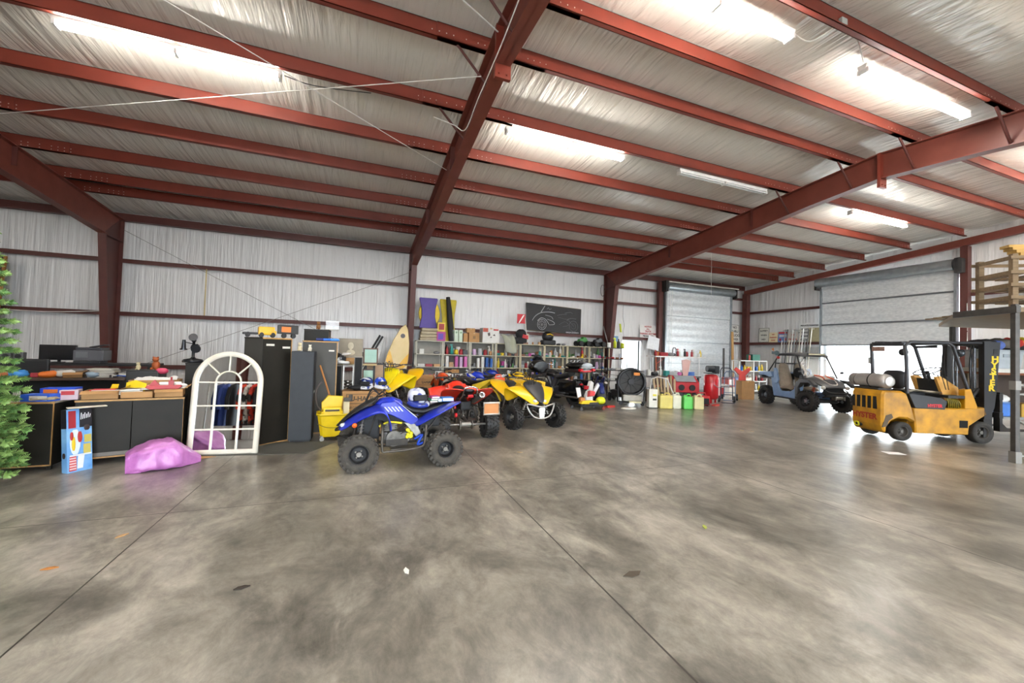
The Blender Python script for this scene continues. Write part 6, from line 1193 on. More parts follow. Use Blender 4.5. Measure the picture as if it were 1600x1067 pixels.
def rc(label, p, c):
    t = thing('radio_controlled_truck', label, 'toy truck', (tp(p), SY+.2, TZ), .2, 'radio controlled trucks')
    for x in (-.22, .22):
        for y in (-.14, .14): M().cyl((x, y-.06, .12), (x, y+.06, .12), .12, n=16).build('wheel', blackm, t)
    M().box(-.24, .24, -.07, .07, .12, .18, .01).build('chassis', darkm, t); M().prism([(-.26, .2), (-.2, .32), (-.05, .34), (.02, .42), (.16, .40), (.28, .24), (.26, .18)], -.09, .09, 'y', .02).build('body', C(c, .3), t); return t
rc('green and black toy monster truck on the shelving top', 910, '#3f8a3c'); rc('black toy monster truck at the right end of the shelving top', 934, '#222224')
one('leaning_pipe', M().cyl((0, 0, 0), (-.12, .32, .98), .03, n=8), C('#7b7672', .5), 'grey pipe leaning up to the right column from the shelving top', 'pipe', (tp(950), SY+.12, TZ))
# poster
po_ = thing('motorcycle_poster', 'large black wall poster with a white line drawing of motorcycles', 'poster', (6.86, 16.32, 2.603), (-.03, .0, 0)); PW, PH = 2.74, 1.30
M().prism([(0, .08), (PW, -.04), (PW+.02, PH-.12), (-.04, PH)], 0, .03, 'y').build('panel', C('#272728', .6), po_); M().tube([(0, 0, .08), (PW, 0, -.04), (PW+.02, 0, PH-.12), (-.04, 0, PH)], .014, 5, closed=True).build('border', C('#7c6a4a', .6), po_)
wl = C('#dcdce0', .6); gl = C('#7f8084', .6); m = M()
def cir(cx, cz, r, t): m.tube([(cx+r*math.cos(2*PI*i/28), -.004, cz+r*1.05*math.sin(2*PI*i/28)) for i in range(28)], t, 4, closed=True)
cir(.74, .36, .22, .008); cir(.74, .36, .15, .005)
for a in range(8): m.tube([(.74, -.004, .36), (.74+.19*math.cos(a*.785), -.004, .36+.2*math.sin(a*.785))], .003, 4)
m.tube([(.26, -.004, .52), (.42, -.004, .74), (.70, -.004, .90), (1.1, -.004, .95), (1.38, -.004, .92)], .014, 4, sub=4).tube([(.52, -.004, .52), (.70, -.004, .66), (.92, -.004, .60), (1.1, -.004, .38)], .012, 4, sub=4).tube([(.68, -.004, .92), (.78, -.004, 1.06), (.88, -.004, 1.22)], .014, 4, sub=3).tube([(1.0, -.004, .62), (1.3, -.004, .52), (1.36, -.004, .40), (1.1, -.004, .36)], .01, 4, sub=4).tube([(.9, -.004, .8), (1.2, -.004, .74), (1.3, -.004, .62)], .008, 4, sub=4).tube([(.98, -.004, 1.08), (1.06, -.004, 1.15), (1.12, -.004, 1.05), (1.2, -.004, 1.12)], .005, 4); m.build('white_line_art', wl, po_)
m = M(); cir(2.36, .36, .23, .007); cir(2.36, .36, .12, .004); m.tube([(1.5, -.004, .82), (1.75, -.004, .88), (2.0, -.004, .9)], .007, 4, sub=3).tube([(2.0, -.004, .6), (2.2, -.004, .72), (2.5, -.004, .7)], .009, 4, sub=3).tube([(1.6, -.004, .4), (1.9, -.004, .55), (2.1, -.004, .4), (1.8, -.004, .32)], .006, 4, sub=3).tube([(2.1, -.004, .62), (2.36, -.004, .36)], .008, 4).tube([(1.9, -.004, .95), (2.2, -.004, 1.0), (2.3, -.004, .94)], .008, 4, sub=3).tube([(1.55, -.004, .74), (2.0, -.004, .66), (2.1, -.004, .7)], .006, 4, sub=3); m.build('grey_line_art', gl, po_)
text('HARLEY-DAVIDSON', 'lettering', po_, wl, .075, (2.3, -.004, .06), (PI/2, 0, 0), .001, bold=.002)
# surfboard and sail bag left of the shelving
sf = thing('surfboard', 'yellow and cream surfboard leaning on the middle column', 'surfboard', (1.02, 15.25, 0), (-.09, .20, 0)); out = [(-.36, .25), (-.42, .8), (-.40, 1.4), (-.30, 2.0), (-.14, 2.5), (0, 2.68), (.14, 2.5), (.30, 2.0), (.40, 1.4), (.42, .8), (.36, .25), (.2, .02), (-.2, .02)]
M().prism(out, 0, .07, 'y', .02, True).build('board', mat('cream_gloss', '#dcc48a', .25, 0, '#d2b878', 3, .5, coat=.4), sf)
m = M(); m.prism([(-.36, 1.62), (-.28, 1.5), (0, .95), (.28, 1.5), (.36, 1.62), (.39, 1.2), (.2, .9), (.10, .55), (.08, .1), (-.08, .1), (-.10, .55), (-.2, .9), (-.39, 1.2)], -.006, 0, 'y'); m.build('yellow_flare', C('#e8b01c', .25), sf)
m = M(); m.tube([(-.40, -.006, .92), (-.22, -.006, .82), (-.12, -.006, .55), (-.11, -.006, .1)], .01, 4, sub=4).tube([(.40, -.006, .92), (.22, -.006, .82), (.12, -.006, .55), (.11, -.006, .1)], .01, 4, sub=4); m.build('dark_pinline', blackm, sf); M().cyl((0, -.008, 2.22), (0, .0, 2.22), .085, n=18).build('round_logo', C('#4a4440', .4), sf)
sb_ = thing('sail_bag', 'black and white striped sail bag leaning left of the surfboard', 'bag', (-.15, 15.2, 0), (-.08, .38, 0)); M().prism([(-.22, 0), (.30, 0), (.26, 1.6), (.12, 2.3), (-.02, 2.3), (-.16, 1.6)], 0, .12, 'y', .03).build('sleeve', C('#c9c8c6', .6), sb_)
m = M()
for x in (-.2, -.1): m.tube([(x, -.02, 0), (x+.04, -.02, 1.4), (x+.14, -.02, 2.3)], .035, 6)
m.build('spar', blackm, sb_); M().box(0, .2, -.006, 0, 1.2, 1.5).build('patch', C('#2a2a2c', .5), sb_)
# cartons and parts between column and quads
u2 = box('upright moving carton printed U-HAUL below the first shelving unit', (1.62, 12.95, 0), 0, .90, .5, .80, tape=False, group='moving cartons'); haul(u2, .90, .80, .9); M().box(.55, .72, -.004, 0, .28, .46).build('printed_square', C('#6f7a50', .6), u2); M().prism([(0, .80), (.9, .80), (.86, .87), (.04, .87)], .1, .12, 'y').build('flap', card, u2)
box('plain brown carton left of the upright moving carton', (1.05, 13.0, 0), -.1, .50, .5, .72, group='moving cartons')
box('tan carton half open under the second shelving unit', (3.0, 14.35, 0), .2, .6, .5, .75, group='moving cartons'); box('small carton tipped on the tan half open carton', (3.1, 14.4, .755), .5, .4, .3, .22); box('brown carton under the second unit right side', (3.75, 14.5, 0), -.2, .5, .45, .9, group='moving cartons')
box('white red printed carton behind the red quad bike', (2.72, 13.2, 0), .3, .6, .35, .90, '#e4e0da', (.2, .7, .55, .95, '#d84a2c'), tape=False, group='white cartons'); box('white carton with pictures beside the orange printed one', (3.3, 12.9, 0), .15, .45, .35, .75, '#e0dcd6', (.1, .5, .5, .9, '#a83a34'), tape=False, group='white cartons')
one('wire_crate', M().box(0, .5, 0, .3, .0, .30, .02), mat('black_mesh_crate', '#2a2a2a', .6, 0, '#c9c6c0', 60, .1), 'black slotted crate behind the blue quad helmet', 'crate', (1.02, 12.1, .55)); one('crate_stand', M().box(0, .52, 0, .34, 0, .55, .01), mat('olive_grey_box', '#6f6c60', .7), 'olive grey storage bin under the slotted crate', 'bin', (1.01, 12.08, 0))
one('plastic_sheet', M().prism([(0, 0), (.5, .05), (.44, .42), (.06, .5)], 0, .02, 'y'), C('#c9c9cc', .5), 'grey white panel sticking up behind the yellow plastics', 'panel', (.85, 12.2, .56), (-.1, 0, 0))
one('grey_seat_cover', M().ell((0, 0, .25), (.34, .22, .26), 16, 8, .7), C('#9c9a98', .7), 'grey plastic sack beside the upright moving carton', 'sack', (1.95, 14.0, 0)); one('beige_fabric_heap', M().ell((0, 0, .55), (.25, .22, .30), 16, 8, .8).box(-.25, .25, -.2, .2, 0, .5, .05), C('#a79c88', .8), 'beige folded seat cover behind the red quad bike', 'cover', (3.75, 12.6, 0))
one('yellow_crate', M().box(0, .42, 0, .34, 0, .62, .02), C('#e0b01c', .5), 'yellow plastic crate between the red quad and third unit', 'crate', (4.55, 14.2, 0)); box('brown carton left of the yellow plastic crate', (4.1, 14.3, 0), 0, .36, .34, .62, group='moving cartons')
jj = thing('fuel_jug', 'orange fuel jug with pale base between the two yellow quads', 'fuel jug', (3.62, 10.55, 0), .3, None); M().box(-.16, .16, -.12, .12, .55, .98, .05).build('tank', C('#e8582a', .35), jj); M().box(-.15, .15, -.11, .11, 0, .56, .03).build('pedestal', C('#4a4642', .6), jj); m = M(); m.tube([(-.1, 0, .97), (-.08, 0, 1.05), (.08, 0, 1.05), (.1, 0, .97)], .018, 6); m.build('handle', C('#e8582a', .35), jj); M().box(-.14, .06, -.126, -.12, .58, .74).build('pale_label', C('#e6d0bc', .5), jj)
# parts dolly
dl = thing('furniture_dolly', 'low wheeled dolly loaded with red and white body parts', 'dolly', (6.15, 10.35, 0), .08); m = M(); m.box(0, .98, 0, .06, .13, .17).box(0, .98, .56, .62, .13, .17).box(0, .06, 0, .62, .13, .17).box(.92, .98, 0, .62, .13, .17).box(.44, .54, 0, .62, .13, .17); m.build('frame', blackm, dl)
for x in (.08, .90):
    for y in (.06, .56): M().cyl((x, y-.015, .05), (x, y+.015, .05), .05, n=14).box(x-.012, x+.012, y-.022, y+.022, .05, .13).build('caster', C('#8b3d30' if y < .1 and x > .5 else '#5a5856', .5), dl)
def part(name, lab, pts, th, c, loc, rot): return one(name, M().prism(pts, -th/2, th/2, 'y', min(.01, th*.3)), C(c, .3), lab, 'body part', loc, rot, 'loose body parts on the dolly')
part('fairing', 'yellow white striped fairing piece across the front of the dolly', [(0, 0), (.55, -.02), (.62, .05), (.4, .10), (.05, .09)], .16, '#e6c62c', (6.22, 10.5, .20), (0, 0, .1)); part('fairing', 'white fairing piece standing in the middle of the dolly', [(0, 0), (.26, .02), (.34, .30), (.14, .40), (.02, .24)], .10, '#e6e4e2', (6.48, 10.6, .19), (-.3, 0, .2)); part('fairing', 'red fairing piece on the white one on the dolly', [(0, 0), (.2, .02), (.24, .14), (.05, .18)], .14, '#c81e26', (6.46, 10.42, .42), (-.3, 0, .1)); part('fairing', 'white and red tail piece at the top of the dolly load', [(0, 0), (.14, 0), (.22, .30), (.10, .36), (.02, .22)], .12, '#dedcd8', (6.66, 10.75, .52), (-.2, .1, .3)); part('fairing', 'upright white panel at the left of the dolly load', [(0, 0), (.14, .0), (.20, .26), (.06, .30)], .04, '#e2e0dc', (6.24, 10.68, .36), (-.2, -.3, .1)); part('fairing', 'dark red light housing behind the white panels on the dolly', [(0, 0), (.16, 0), (.16, .1), (0, .12)], .1, '#a01c24', (6.56, 10.8, .60), (0, 0, .2)); part('fairing', 'small tan carton piece at the left of the dolly load', [(0, 0), (.16, 0), (.16, .12), (0, .12)], .12, '#b8763c', (6.24, 10.56, .26), (0, 0, 0))
part('fairing', 'long white and black panel reaching over the dolly load', [(0, 0), (.1, -.04), (.36, .30), (.3, .38)], .08, '#cfcfd2', (6.62, 10.55, .44), (-.2, 0, .1)); one('yellow_green_helmet', M().ell((0, 0, .11), (.16, .14, .12), 16, 8), C('#d4dc24', .3), 'yellow green shell at the right end of the dolly', 'shell', (6.98, 10.55, .17))
one('bin_crate', M().box(0, .5, 0, .4, .17, .24, .01), C('#3a3836', .6), 'low dark tray under the parts in the middle of the dolly', 'tray', (6.35, 10.45, 0))
one('red_dish', M().box(0, .34, 0, .2, 0, .06, .02), C('#c8302a', .4), 'low red tray on the floor right of the dolly', 'tray', (7.45, 10.85, 0), .2)
m = M(); m.ell((0, 0, .03), (.28, .16, .035), 16, 6); one('floor_rag', m, C('#e0dcd2', .9), 'crumpled white rag on the floor in front of the round machine', 'rag', (7.95, 10.45, 0))
# ================================================================ WORK AREA BY THE REAR ROLL UP DOOR
bs = shelfunit('black steel shelving unit in front of the right column', 9.62, 10.62, 14.1, .45, [.12, .62, 1.05, 1.52, 1.99], blackp, 'shelving_unit', 0, .025, .03); bs2 = None
LVB = [.62, 1.05, 1.52]; k2 = random.Random(5)
for z, nm in ((1.52, 'upper'), (1.05, 'middle'), (.62, 'low')):
    for k in range(4):
        x = 9.75+.24*k; kind, c = [('rag_heap', '#a3242c'), ('rag_heap', '#a3242c'), ('metal_part', '#8a5a3a'), ('metal_part', '#8a5a3a')][k] if z > 1.5 else (k2.choice(['tool_case', 'metal_part', 'basket']), k2.choice(['#1f1f22', '#7d7d80', '#d8d6ce'])); good(kind, c, '#1f1f22', .8, uniq('%s %s %s on the %s shelf of the black unit' % (NAMES[c], kind.replace('_', ' '), ['at the left end', 'left of centre', 'right of centre', 'at the right end'][k], nm), ['']), (x, 14.3, z), 0, 'goods on the black unit')
for i, (x, kind, c, l) in enumerate(((9.80, 'tin_can', '#d8d6ce', 'white tin on top of the black unit'), (10.1, 'spray_bottle', '#c9d41c', 'yellow green sprayer on top of the black unit'), (10.28, 'bottle', '#1f1f22', 'black bottle on top of the black unit'), (10.48, 'tin_can', '#c9d41c', 'yellow green tin on top of the black unit'))): NAMES.setdefault(c, 'lime'); good(kind, c, '#1f1f22', 1.8, l, (x, 14.3, 1.992), 0, 'goods on top of the black unit')
def sign(label, lines, loc, rz, w, h, bgc, fgc, size, tilt=-.06, border=None, name='sign', skew=0):
    t = thing(name, label, 'sign', loc, (tilt, 0, rz), 'signs'); M().box(0, w, 0, .012, 0, h, .003).build('plate', C(bgc, .5), t)
    if border:
        b_ = .018; m = M()
        for q in ((.01, w-.01, .01, .01+b_), (.01, w-.01, h-.01-b_, h-.01), (.01, .01+b_, .01, h-.01), (w-.01-b_, w-.01, .01, h-.01)): m.box(q[0], q[1], -.003, 0, q[2], q[3])
        m.build('border', C(border, .5), t)
    for k, (s_, c_) in enumerate(lines): text(s_, 'lettering', t, C(c_ or fgc, .5), size, (w/2, -.003, h-(k+.7)*h/(len(lines)+.35)), (PI/2, 0, 0), .001, bold=.004)
    return t
sign('white NOTICE tow away sign leaning on the rail left of the rear roll up door', [('NOTICE', '#b01e28'), ('ALL', '#b01e28'), ('TRUCK', '#b01e28'), ('PARKING ANYTIME', '#b01e28'), ('PROHIBITED', '#222222')], (13.02, 16.33, 2.603), 0, .98, .64, '#e8e6e2', '#b01e28', .115)
sign('tall white NO THRU TRUCKS sign in the corner bay', [('NO', None), ('THRU', None), ('TRUCKS', None), ('OVER', None)], (19.14, 16.33, 2.603), 0, .66, .98, '#e0ded6', '#26262a', .19, border='#26262a')
RX = 20.2
def esign(*a, y=0, **k): lab, lines, w, h, bgc, fg, sz = a; return sign(lab, lines, (RX, y, 2.603), -PI/2, w, h, bgc, fg, sz, **k)
esign('tall sign reading SLIPPERY WHEN WET on the end wall rail', [('SLIPPERY', None), ('WHEN', None), ('WET', None)], .60, .78, '#d9d8cc', '#4a4a48', .11, y=15.52, border='#3a3a38')
esign('cream NO PARKING sign right of the SLIPPERY WHEN WET sign', [('NO', None), ('PARKING', None), ('TOW', None)], .46, .52, '#e6d8b0', '#b8322c', .09, y=14.92)
esign('blue and red sign in the middle of the sign row', [], .48, .54, '#7f9ad8', '#c8323a', .10, y=14.42)
b_ = [q for q in COL.objects if q.name.startswith('sign')][-1]; M().box(.01, .47, -.003, 0, .44, .53).build('red_band', C('#c8323a', .5), b_); M().box(.06, .16, -.003, 0, .08, .2).box(.3, .42, -.003, 0, .08, .22).build('red_marks', C('#c8323a', .5), b_); M().box(.05, .43, -.003, 0, .28, .38).build('white_band', C('#e6e8f0', .5), b_)
esign('white NO PARKING sign left of the private parking notice', [('NO', None), ('PARKING', None)], .50, .52, '#e8e2da', '#c03a38', .10, y=13.92)
esign('white PRIVATE PARKING notice with many black lines', [('PRIVATE PARKING', None), ('VIOLATORS WILL', None), ('BE TOWED AWAY AT', None), ('OWNERS EXPENSE', None), ('NO EXCEPTIONS', None)], .98, .92, '#e6e6e4', '#26262a', .10, y=13.40)
one('plywood_sheet', M().box(0, .02, -.5, 0, 0, .68), C('#b5ab86', .6), 'tan board at the right end of the sign row', 'board', (20.2, 12.42+.5, 2.603)); one('leaning_sheet', M().box(0, .03, -.62, 0, 0, 2.35), C('#a2a4a2', .5), 'tall grey panel leaning left of the large door', 'panel', (19.88, 12.95, 0), (0, .05, 0))
# poles leaning at the end wall
rp_ = random.Random(8)
for k in range(12):
    y = 14.05-.125*k; h = 2.7+.65*abs(math.sin(k*2.1)); c = ['#d8d8d6', '#8e8f90', '#4c4a48', '#c9c4b4'][k % 4]; cn = ['white', 'grey', 'dark', 'cream'][k % 4]
    t = thing('leaning_pole', ['shortest', 'short', 'middling', 'tall'][min(3, int((h-2.7)/.17))]+' '+cn+' metal pole leaning on the end wall rail, '+['first', 'second', 'third', 'fourth', 'fifth', 'sixth', 'seventh', 'eighth', 'ninth', 'tenth', 'eleventh', 'twelfth'][k]+' from the signs', 'pole', (19.62, y, 0), (0, .13, 0), 'leaning poles'); M().cyl((0, 0, 0), (0, 0, h), .026, n=8).build('shaft', C(c, .4, .3), t)
    if k % 2: M().box(-.02, .02, -.10, .10, h-.06, h-.03).build('crossbar', C(c, .4, .3), t)
# white plastic shelf with bottles
ws = shelfunit('white plastic shelving with bottles in the far corner', 17.05, 18.95, 14.05, .45, [.15, .62, 1.12, 1.62], C('#e6e6e2', .4), 'shelving_unit', 0, .04, .05)
M().box(.95, 1.0, 0, .45, 0, 1.62).build('middle_post', C('#e6e6e2', .4), ws)
for z, nm in ((1.12, 'upper'), (.62, 'lower'), (.15, 'bottom')):
    for k in range(9):
        c = k2.choice(['#d8d6ce', '#e2c21c', '#a3242c', '#d8d6ce', '#2c66b8', '#1f1f22']); kind = k2.choice(['bottle', 'spray_bottle', 'tin_can', 'jar']); good(kind, c, k2.choice(['#d8d6ce', '#1f1f22', '#a3242c']), 1.3, uniq('%s %s, %s on the %s shelf of the white plastic unit' % (NAMES[c], kind.replace('_', ' '), ['leftmost', 'second from left', 'third from left', 'fourth from left', 'in the middle', 'fourth from right', 'third from right', 'second from right', 'rightmost'][k], nm), ['']), (17.2+.2*k, 14.22, z), 0, 'bottles on the white plastic unit')
box('green case on top of the white plastic shelving', (18.0, 14.1, 1.622), 0, .5, .35, .30, '#2f6e5c', tape=False, name='tool_case', cat='case'); one('red_bottle', M().cyl((0, 0, 0), (0, 0, .26), .04), C('#c8544c', .4), 'pale red bottle left of the green case', 'bottle', (17.9, 14.2, 1.622))
for i, (x, c, l) in enumerate(((15.35, '#b8504a', 'red and white carton stacked by the hand trucks'), (15.85, '#5a6cb0', 'blue and white carton stacked by the hand trucks'), (16.35, '#d4c6ae', 'cream carton stacked by the hand trucks'))): box(l, (x, 13.2, .42), 0, .45, .35, .42, c, (.15, .7, .2, .8, '#e8e6e2'), tape=False, group='colourful cartons'); box(l.replace('stacked', 'base under the colourful one').replace('carton base', 'plinth carton base'), (x, 13.2, 0), 0, .46, .36, .418, '#d8cfc0', group='plinth cartons')
one('wooden_plank', M().box(0, .14, 0, .04, 0, 3.05), C('#b58a4e', .6), 'tall wooden plank standing right of the rear roll up door', 'plank', (17.55, 14.85, 0), (-.03, 0, 0)); one('wooden_plank', M().box(0, .09, 0, .04, 0, 2.2), C('#3a3532', .6), 'dark slat standing in front of the tall wooden plank', 'plank', (17.0, 14.9, 0), (-.03, .02, 0))
# hand trucks
def handtruck(label, loc, rz, c, h):
    t = thing('hand_truck', label, 'hand truck', loc, rz, 'hand trucks'); m = M()
    for sy in (-.2, .2): m.tube([(0, sy, .12), (.08, sy, .6), (.22, sy, h-.1), (.26, sy*.7, h)], .018, 8)
    for z in (.3, .6, .9): m.tube([(.03+z*.15, -.2, z), (.03+z*.15, .2, z)], .014, 6)
    m.tube([(.26, -.14, h), (.27, .14, h)], .018, 8); m.build('frame', C(c, .4, .3), t); M().box(-.26, .02, -.22, .22, 0, .015).build('toe_plate', C(c, .4, .3), t)
    for sy in (-.26, .26): M().cyl((.10, sy-.035, .13), (.10, sy+.035, .13), .13, n=18).m(1).cyl((.10, sy-.04, .13), (.10, sy+.04, .13), .06, n=12).build('wheel', [rubber_b, C('#b8b4ac', .4)], t)
    return t
handtruck('dark blue hand truck nearest the red compressor', (13.15, 11.35, 0), .9, '#2b3140', 1.32); handtruck('pale blue hand truck beside the buggy wheel', (14.05, 12.0, 0), .7, '#6b7f9c', 1.15)
m = M(); m.prism([(-.28, .55), (0, .38), (.28, .55), (.36, .45), (.14, .22), (.16, 0), (-.16, 0), (-.14, .22), (-.36, .45)], -.03, .03, 'y', .01); one('red_sled', m, C('#d8504a', .4), 'faded red plastic fork shaped stand behind the pale blue hand truck', 'stand', (15.1, 12.3, .78), (0, 0, -.3)); box('brown carton under the faded red stand', (14.9, 12.15, 0), -.3, .55, .4, .775, group='moving cartons')
box('white carton between the two hand trucks', (13.6, 12.3, 0), -.3, .6, .4, .62, '#dedad2', (.2, .6, .2, .8, '#b83a3a'), tape=False, group='white cartons'); one('lime_can', M().cyl((0, 0, 0), (0, 0, .14), .06, n=12), C('#c9dc2c', .4), 'lime tape roll on top of the white carton by the hand trucks', 'tape roll', (13.75, 12.4, .622))
# compressor
cp = thing('air_compressor', 'red upright air compressor with dark motor on top', 'air compressor', (12.45, 11.45, 0), -.3); rd = C('#c01c26', .3, coat=.4)
M().lathe([(.05, .12), (.2, .14), (.26, .22), (.26, .98), (.2, 1.06), (.05, 1.08)], n=26).build('tank', rd, cp)
for a in range(3): M().box(.17*math.cos(a*2.1)-.025, .17*math.cos(a*2.1)+.025, .17*math.sin(a*2.1)-.025, .17*math.sin(a*2.1)+.025, 0, .18).build('foot', rd, cp)
M().box(-.22, .22, -.16, .16, 1.10, 1.13).build('motor_plate', blackm, cp); m = M(); m.cyl((-.18, 0, 1.28), (.08, 0, 1.28), .12, n=18).box(.08, .26, -.12, .12, 1.13, 1.40, .03); m.build('motor', C('#2e3236', .5, .2), cp); m = M(); m.tube([(.1, -.2, 1.12), (.22, -.28, .9), (.16, -.3, .6), (-.05, -.3, .7)], .012, 6, sub=4); m.build('air_hose', C('#8a8c90', .4), cp); M().box(.18, .22, -.20, -.16, .3, .9).build('white_lettering_strip', C('#e8e0e0', .4), cp)
# blast cabinet, generator
bl = thing('blast_cabinet', 'red sandblasting cabinet with glass lid and two arm holes', 'blast cabinet', (10.95, 11.75, 0), -.36); rd2 = C('#b5222a', .4)
M().prism([(0, .38), (0, .74), (.35, .98), (.6, .98), (.6, .38)], 0, .95, 'x', .01).build('body', rd2, bl)
for x in (.03, .86):
    for y in (.03, .5): M().box(x, x+.05, y, y+.05, 0, .38).build('leg', rd2, bl)
for x in (.28, .68): M().cyl((x, -.03, .56), (x, .01, .56), .11, n=20).build('arm_hole', blackm, bl)
M().prism([(.02, .775), (.32, .975), (.315, .985), (.015, .785)], .1, .85, 'x').build('window', C('#aab4ba', .1, .2), bl)
gn = thing('generator', 'small red portable generator in front of the blast cabinet', 'generator', (11.0, 10.75, 0), -.36); M().box(0, .52, 0, .34, .03, .36, .07).build('housing', C('#c4222a', .35), gn); m = M(); m.tube([(.1, .17, .35), (.12, .17, .45), (.4, .17, .45), (.42, .17, .35)], .022, 6); m.build('handle', C('#c4222a', .35), gn); M().box(.0, .16, -.01, .0, .06, .30, .01).build('control_panel', C('#e2a81c', .4), gn); M().box(.2, .46, -.012, 0, .06, .28, .01).build('grille', blackm, gn)
for x in (.05, .42): M().box(x, x+.05, .05, .29, 0, .03).build('rubber_foot', blackm, gn)
one('red_wedge', M().prism([(0, 0), (.24, 0), (.24, .06), (0, .02)], 0, .16, 'y'), C('#d8483a', .4), 'small red wheel chock on the floor by the generator', 'wheel chock', (11.75, 10.6, 0), .2)
one('red_white_stand', M().prism([(0, 0), (.1, 0), (.36, .9), (.2, .98), (.0, .95)], 0, .04, 'y', .005), C('#d8b0a8', .4), 'pale red and white panel leaning left of the compressor', 'panel', (11.95, 12.3, .62), (0, -.1, -.3)); one('support_box', M().box(0, .5, 0, .4, 0, .615, .01), C('#3a3a3e', .5), 'dark tool chest under the pale red panel', 'chest', (11.85, 12.2, 0), -.3)
# jugs
def jug(label, x, y, c, w=.34, h=.50, cap='#1c1c1e', tr=True):
    t = thing('plastic_jug', label, 'jug', (x, y, 0), -.36, 'plastic jugs in front'); M().box(0, w, 0, .26, 0, h*.84, .05).build('body', mat('jug_'+c, c, .35, 0, None, 5, .5), t); m = M(); m.cyl((w*.25, .13, h*.80), (w*.25, .13, h*.93), .045, n=14); m.build('neck', MATS['jug_'+c], t); M().cyl((w*.25, .13, h*.93), (w*.25, .13, h), .055, n=14).build('cap', C(cap, .5), t); m = M(); m.tube([(w*.42, .13, h*.80), (w*.5, .13, h*.95), (w*.8, .13, h*.95), (w*.88, .13, h*.80)], .022, 8, sub=3); m.build('handle', MATS['jug_'+c], t); return t
jug('large pale yellow jug nearest the white sprayer', 9.12, 10.38, '#d9c86a', .42, .52); jug('milky white jug between the yellow and green ones', 9.58, 10.30, '#dcdcc4', .28, .52); jug('bright green jug between the milky white and pale yellow jugs', 9.86, 10.12, '#5cc852', .30, .50); jug('pale yellow jug right of the bright green one', 10.2, 10.02, '#d9d09a', .32, .50)
spy = thing('pump_sprayer', 'tall white dispenser with black labels left of the yellow jug', 'dispenser', (8.82, 10.55, 0), -.36); M().box(0, .28, 0, .24, .02, .62, .02).build('body', C('#dcd9cc', .4), spy); M().box(-.01, .29, -.01, .25, 0, .03).build('base', blackm, spy); M().box(.12, .24, -.004, 0, .40, .46).build('label', C('#d4c828', .4), spy); M().box(.12, .24, -.004, 0, .26, .32).build('label', C('#2a2a1c', .4), spy); m = M(); m.tube([(.06, .1, .6), (.10, .1, .95), (.3, .1, 1.02), (.62, .1, .96), (.82, .1, .5)], .022, 6); m.build('tube_frame', C('#c9c7c0', .4, .3), spy)
# round shrouded machine
fn = thing('shop_blower', 'big round black shrouded machine with grey engine and orange label', 'machine', (8.72, 11.35, 0), -.5)
m = M(); m.loft([m.ring((0, y, .80), (0, 1, 0), r, 32) for y, r in ((-.10, .40), (-.13, .44), (-.10, .48), (.12, .48), (.16, .44), (.12, .40))], False, True); m.build('shroud_ring', blackp, fn); M().cyl((0, .10, .80), (0, .12, .80), .44, n=32).build('back_plate', C('#3b3936', .6), fn); M().cyl((0, .0, .80), (0, .1, .80), .10, n=18).build('hub', C('#1a1a1b', .5), fn)
m = M()
for a in range(10): m.tube([(.10*math.cos(a*.628), .02, .80+.10*math.sin(a*.628)), (.42*math.cos(a*.628+.3), -.06, .80+.42*math.sin(a*.628+.3))], .008, 5)
m.build('guard_wire', blackp, fn); M().box(.06, .26, -.12, -.09, 1.02, 1.12, .01).build('orange_label', C('#e08a2c', .5), fn); m = M(); m.box(-.30, .34, -.22, .1, .14, .36, .04).cyl((-.2, -.26, .25), (-.2, -.2, .25), .09, n=16); m.build('engine', C('#a9a498', .5, .3), fn); m = M(); m.tube([(-.46, -.1, .8), (-.44, -.1, .1), (.44, -.1, .1), (.46, -.1, .8)], .025, 6).tube([(-.46, .12, .8), (-.44, .12, .1), (.44, .12, .1), (.46, .12, .8)], .025, 6); m.build('stand', blackp, fn); M().box(-.1, .3, -.30, -.24, .10, .16, .01).build('tool_bar', C('#d8cfa8', .5), fn)
for x in (-.36, .36): M().cyl((x, -.16, .06), (x, -.10, .06), .06, n=14).build('wheel', blackm, fn)
for i, (x, y, c) in enumerate(((8.75, 12.1, '#2c2a2a'), (8.55, 13.1, '#5a4a40'), (7.6, 13.5, '#3c3a3a'))):
    t = thing('push_mower', ['dark push machine left of the round black machine', 'rusty brown push machine behind the round machine', 'grey push machine near the black shelving unit'][i], 'machine', (x+.3, y+.4, 0), .6+i*.4, 'push machines'); M().box(-.3, .3, -.24, .24, .16, .42, .05).build('deck', C(c, .5, .2), t); M().cyl((0, 0, .42), (0, 0, .62), .14, n=16).build('engine', C('#8b5a38' if i else '#5b5956', .5, .3), t); m = M(); m.tube([(-.3, -.2, .3), (-.75, -.2, .98), (-.75, .2, .98), (-.3, .2, .3)], .016, 6); m.build('handle', C('#8e8c8a', .4, .5), t)
    for sx_ in (-.22, .22):
        for sy in (-.26, .26): M().cyl((sx_, sy-.03, .16), (sx_, sy+.03, .16), .16, n=16).build('wheel', rubber_b, t)
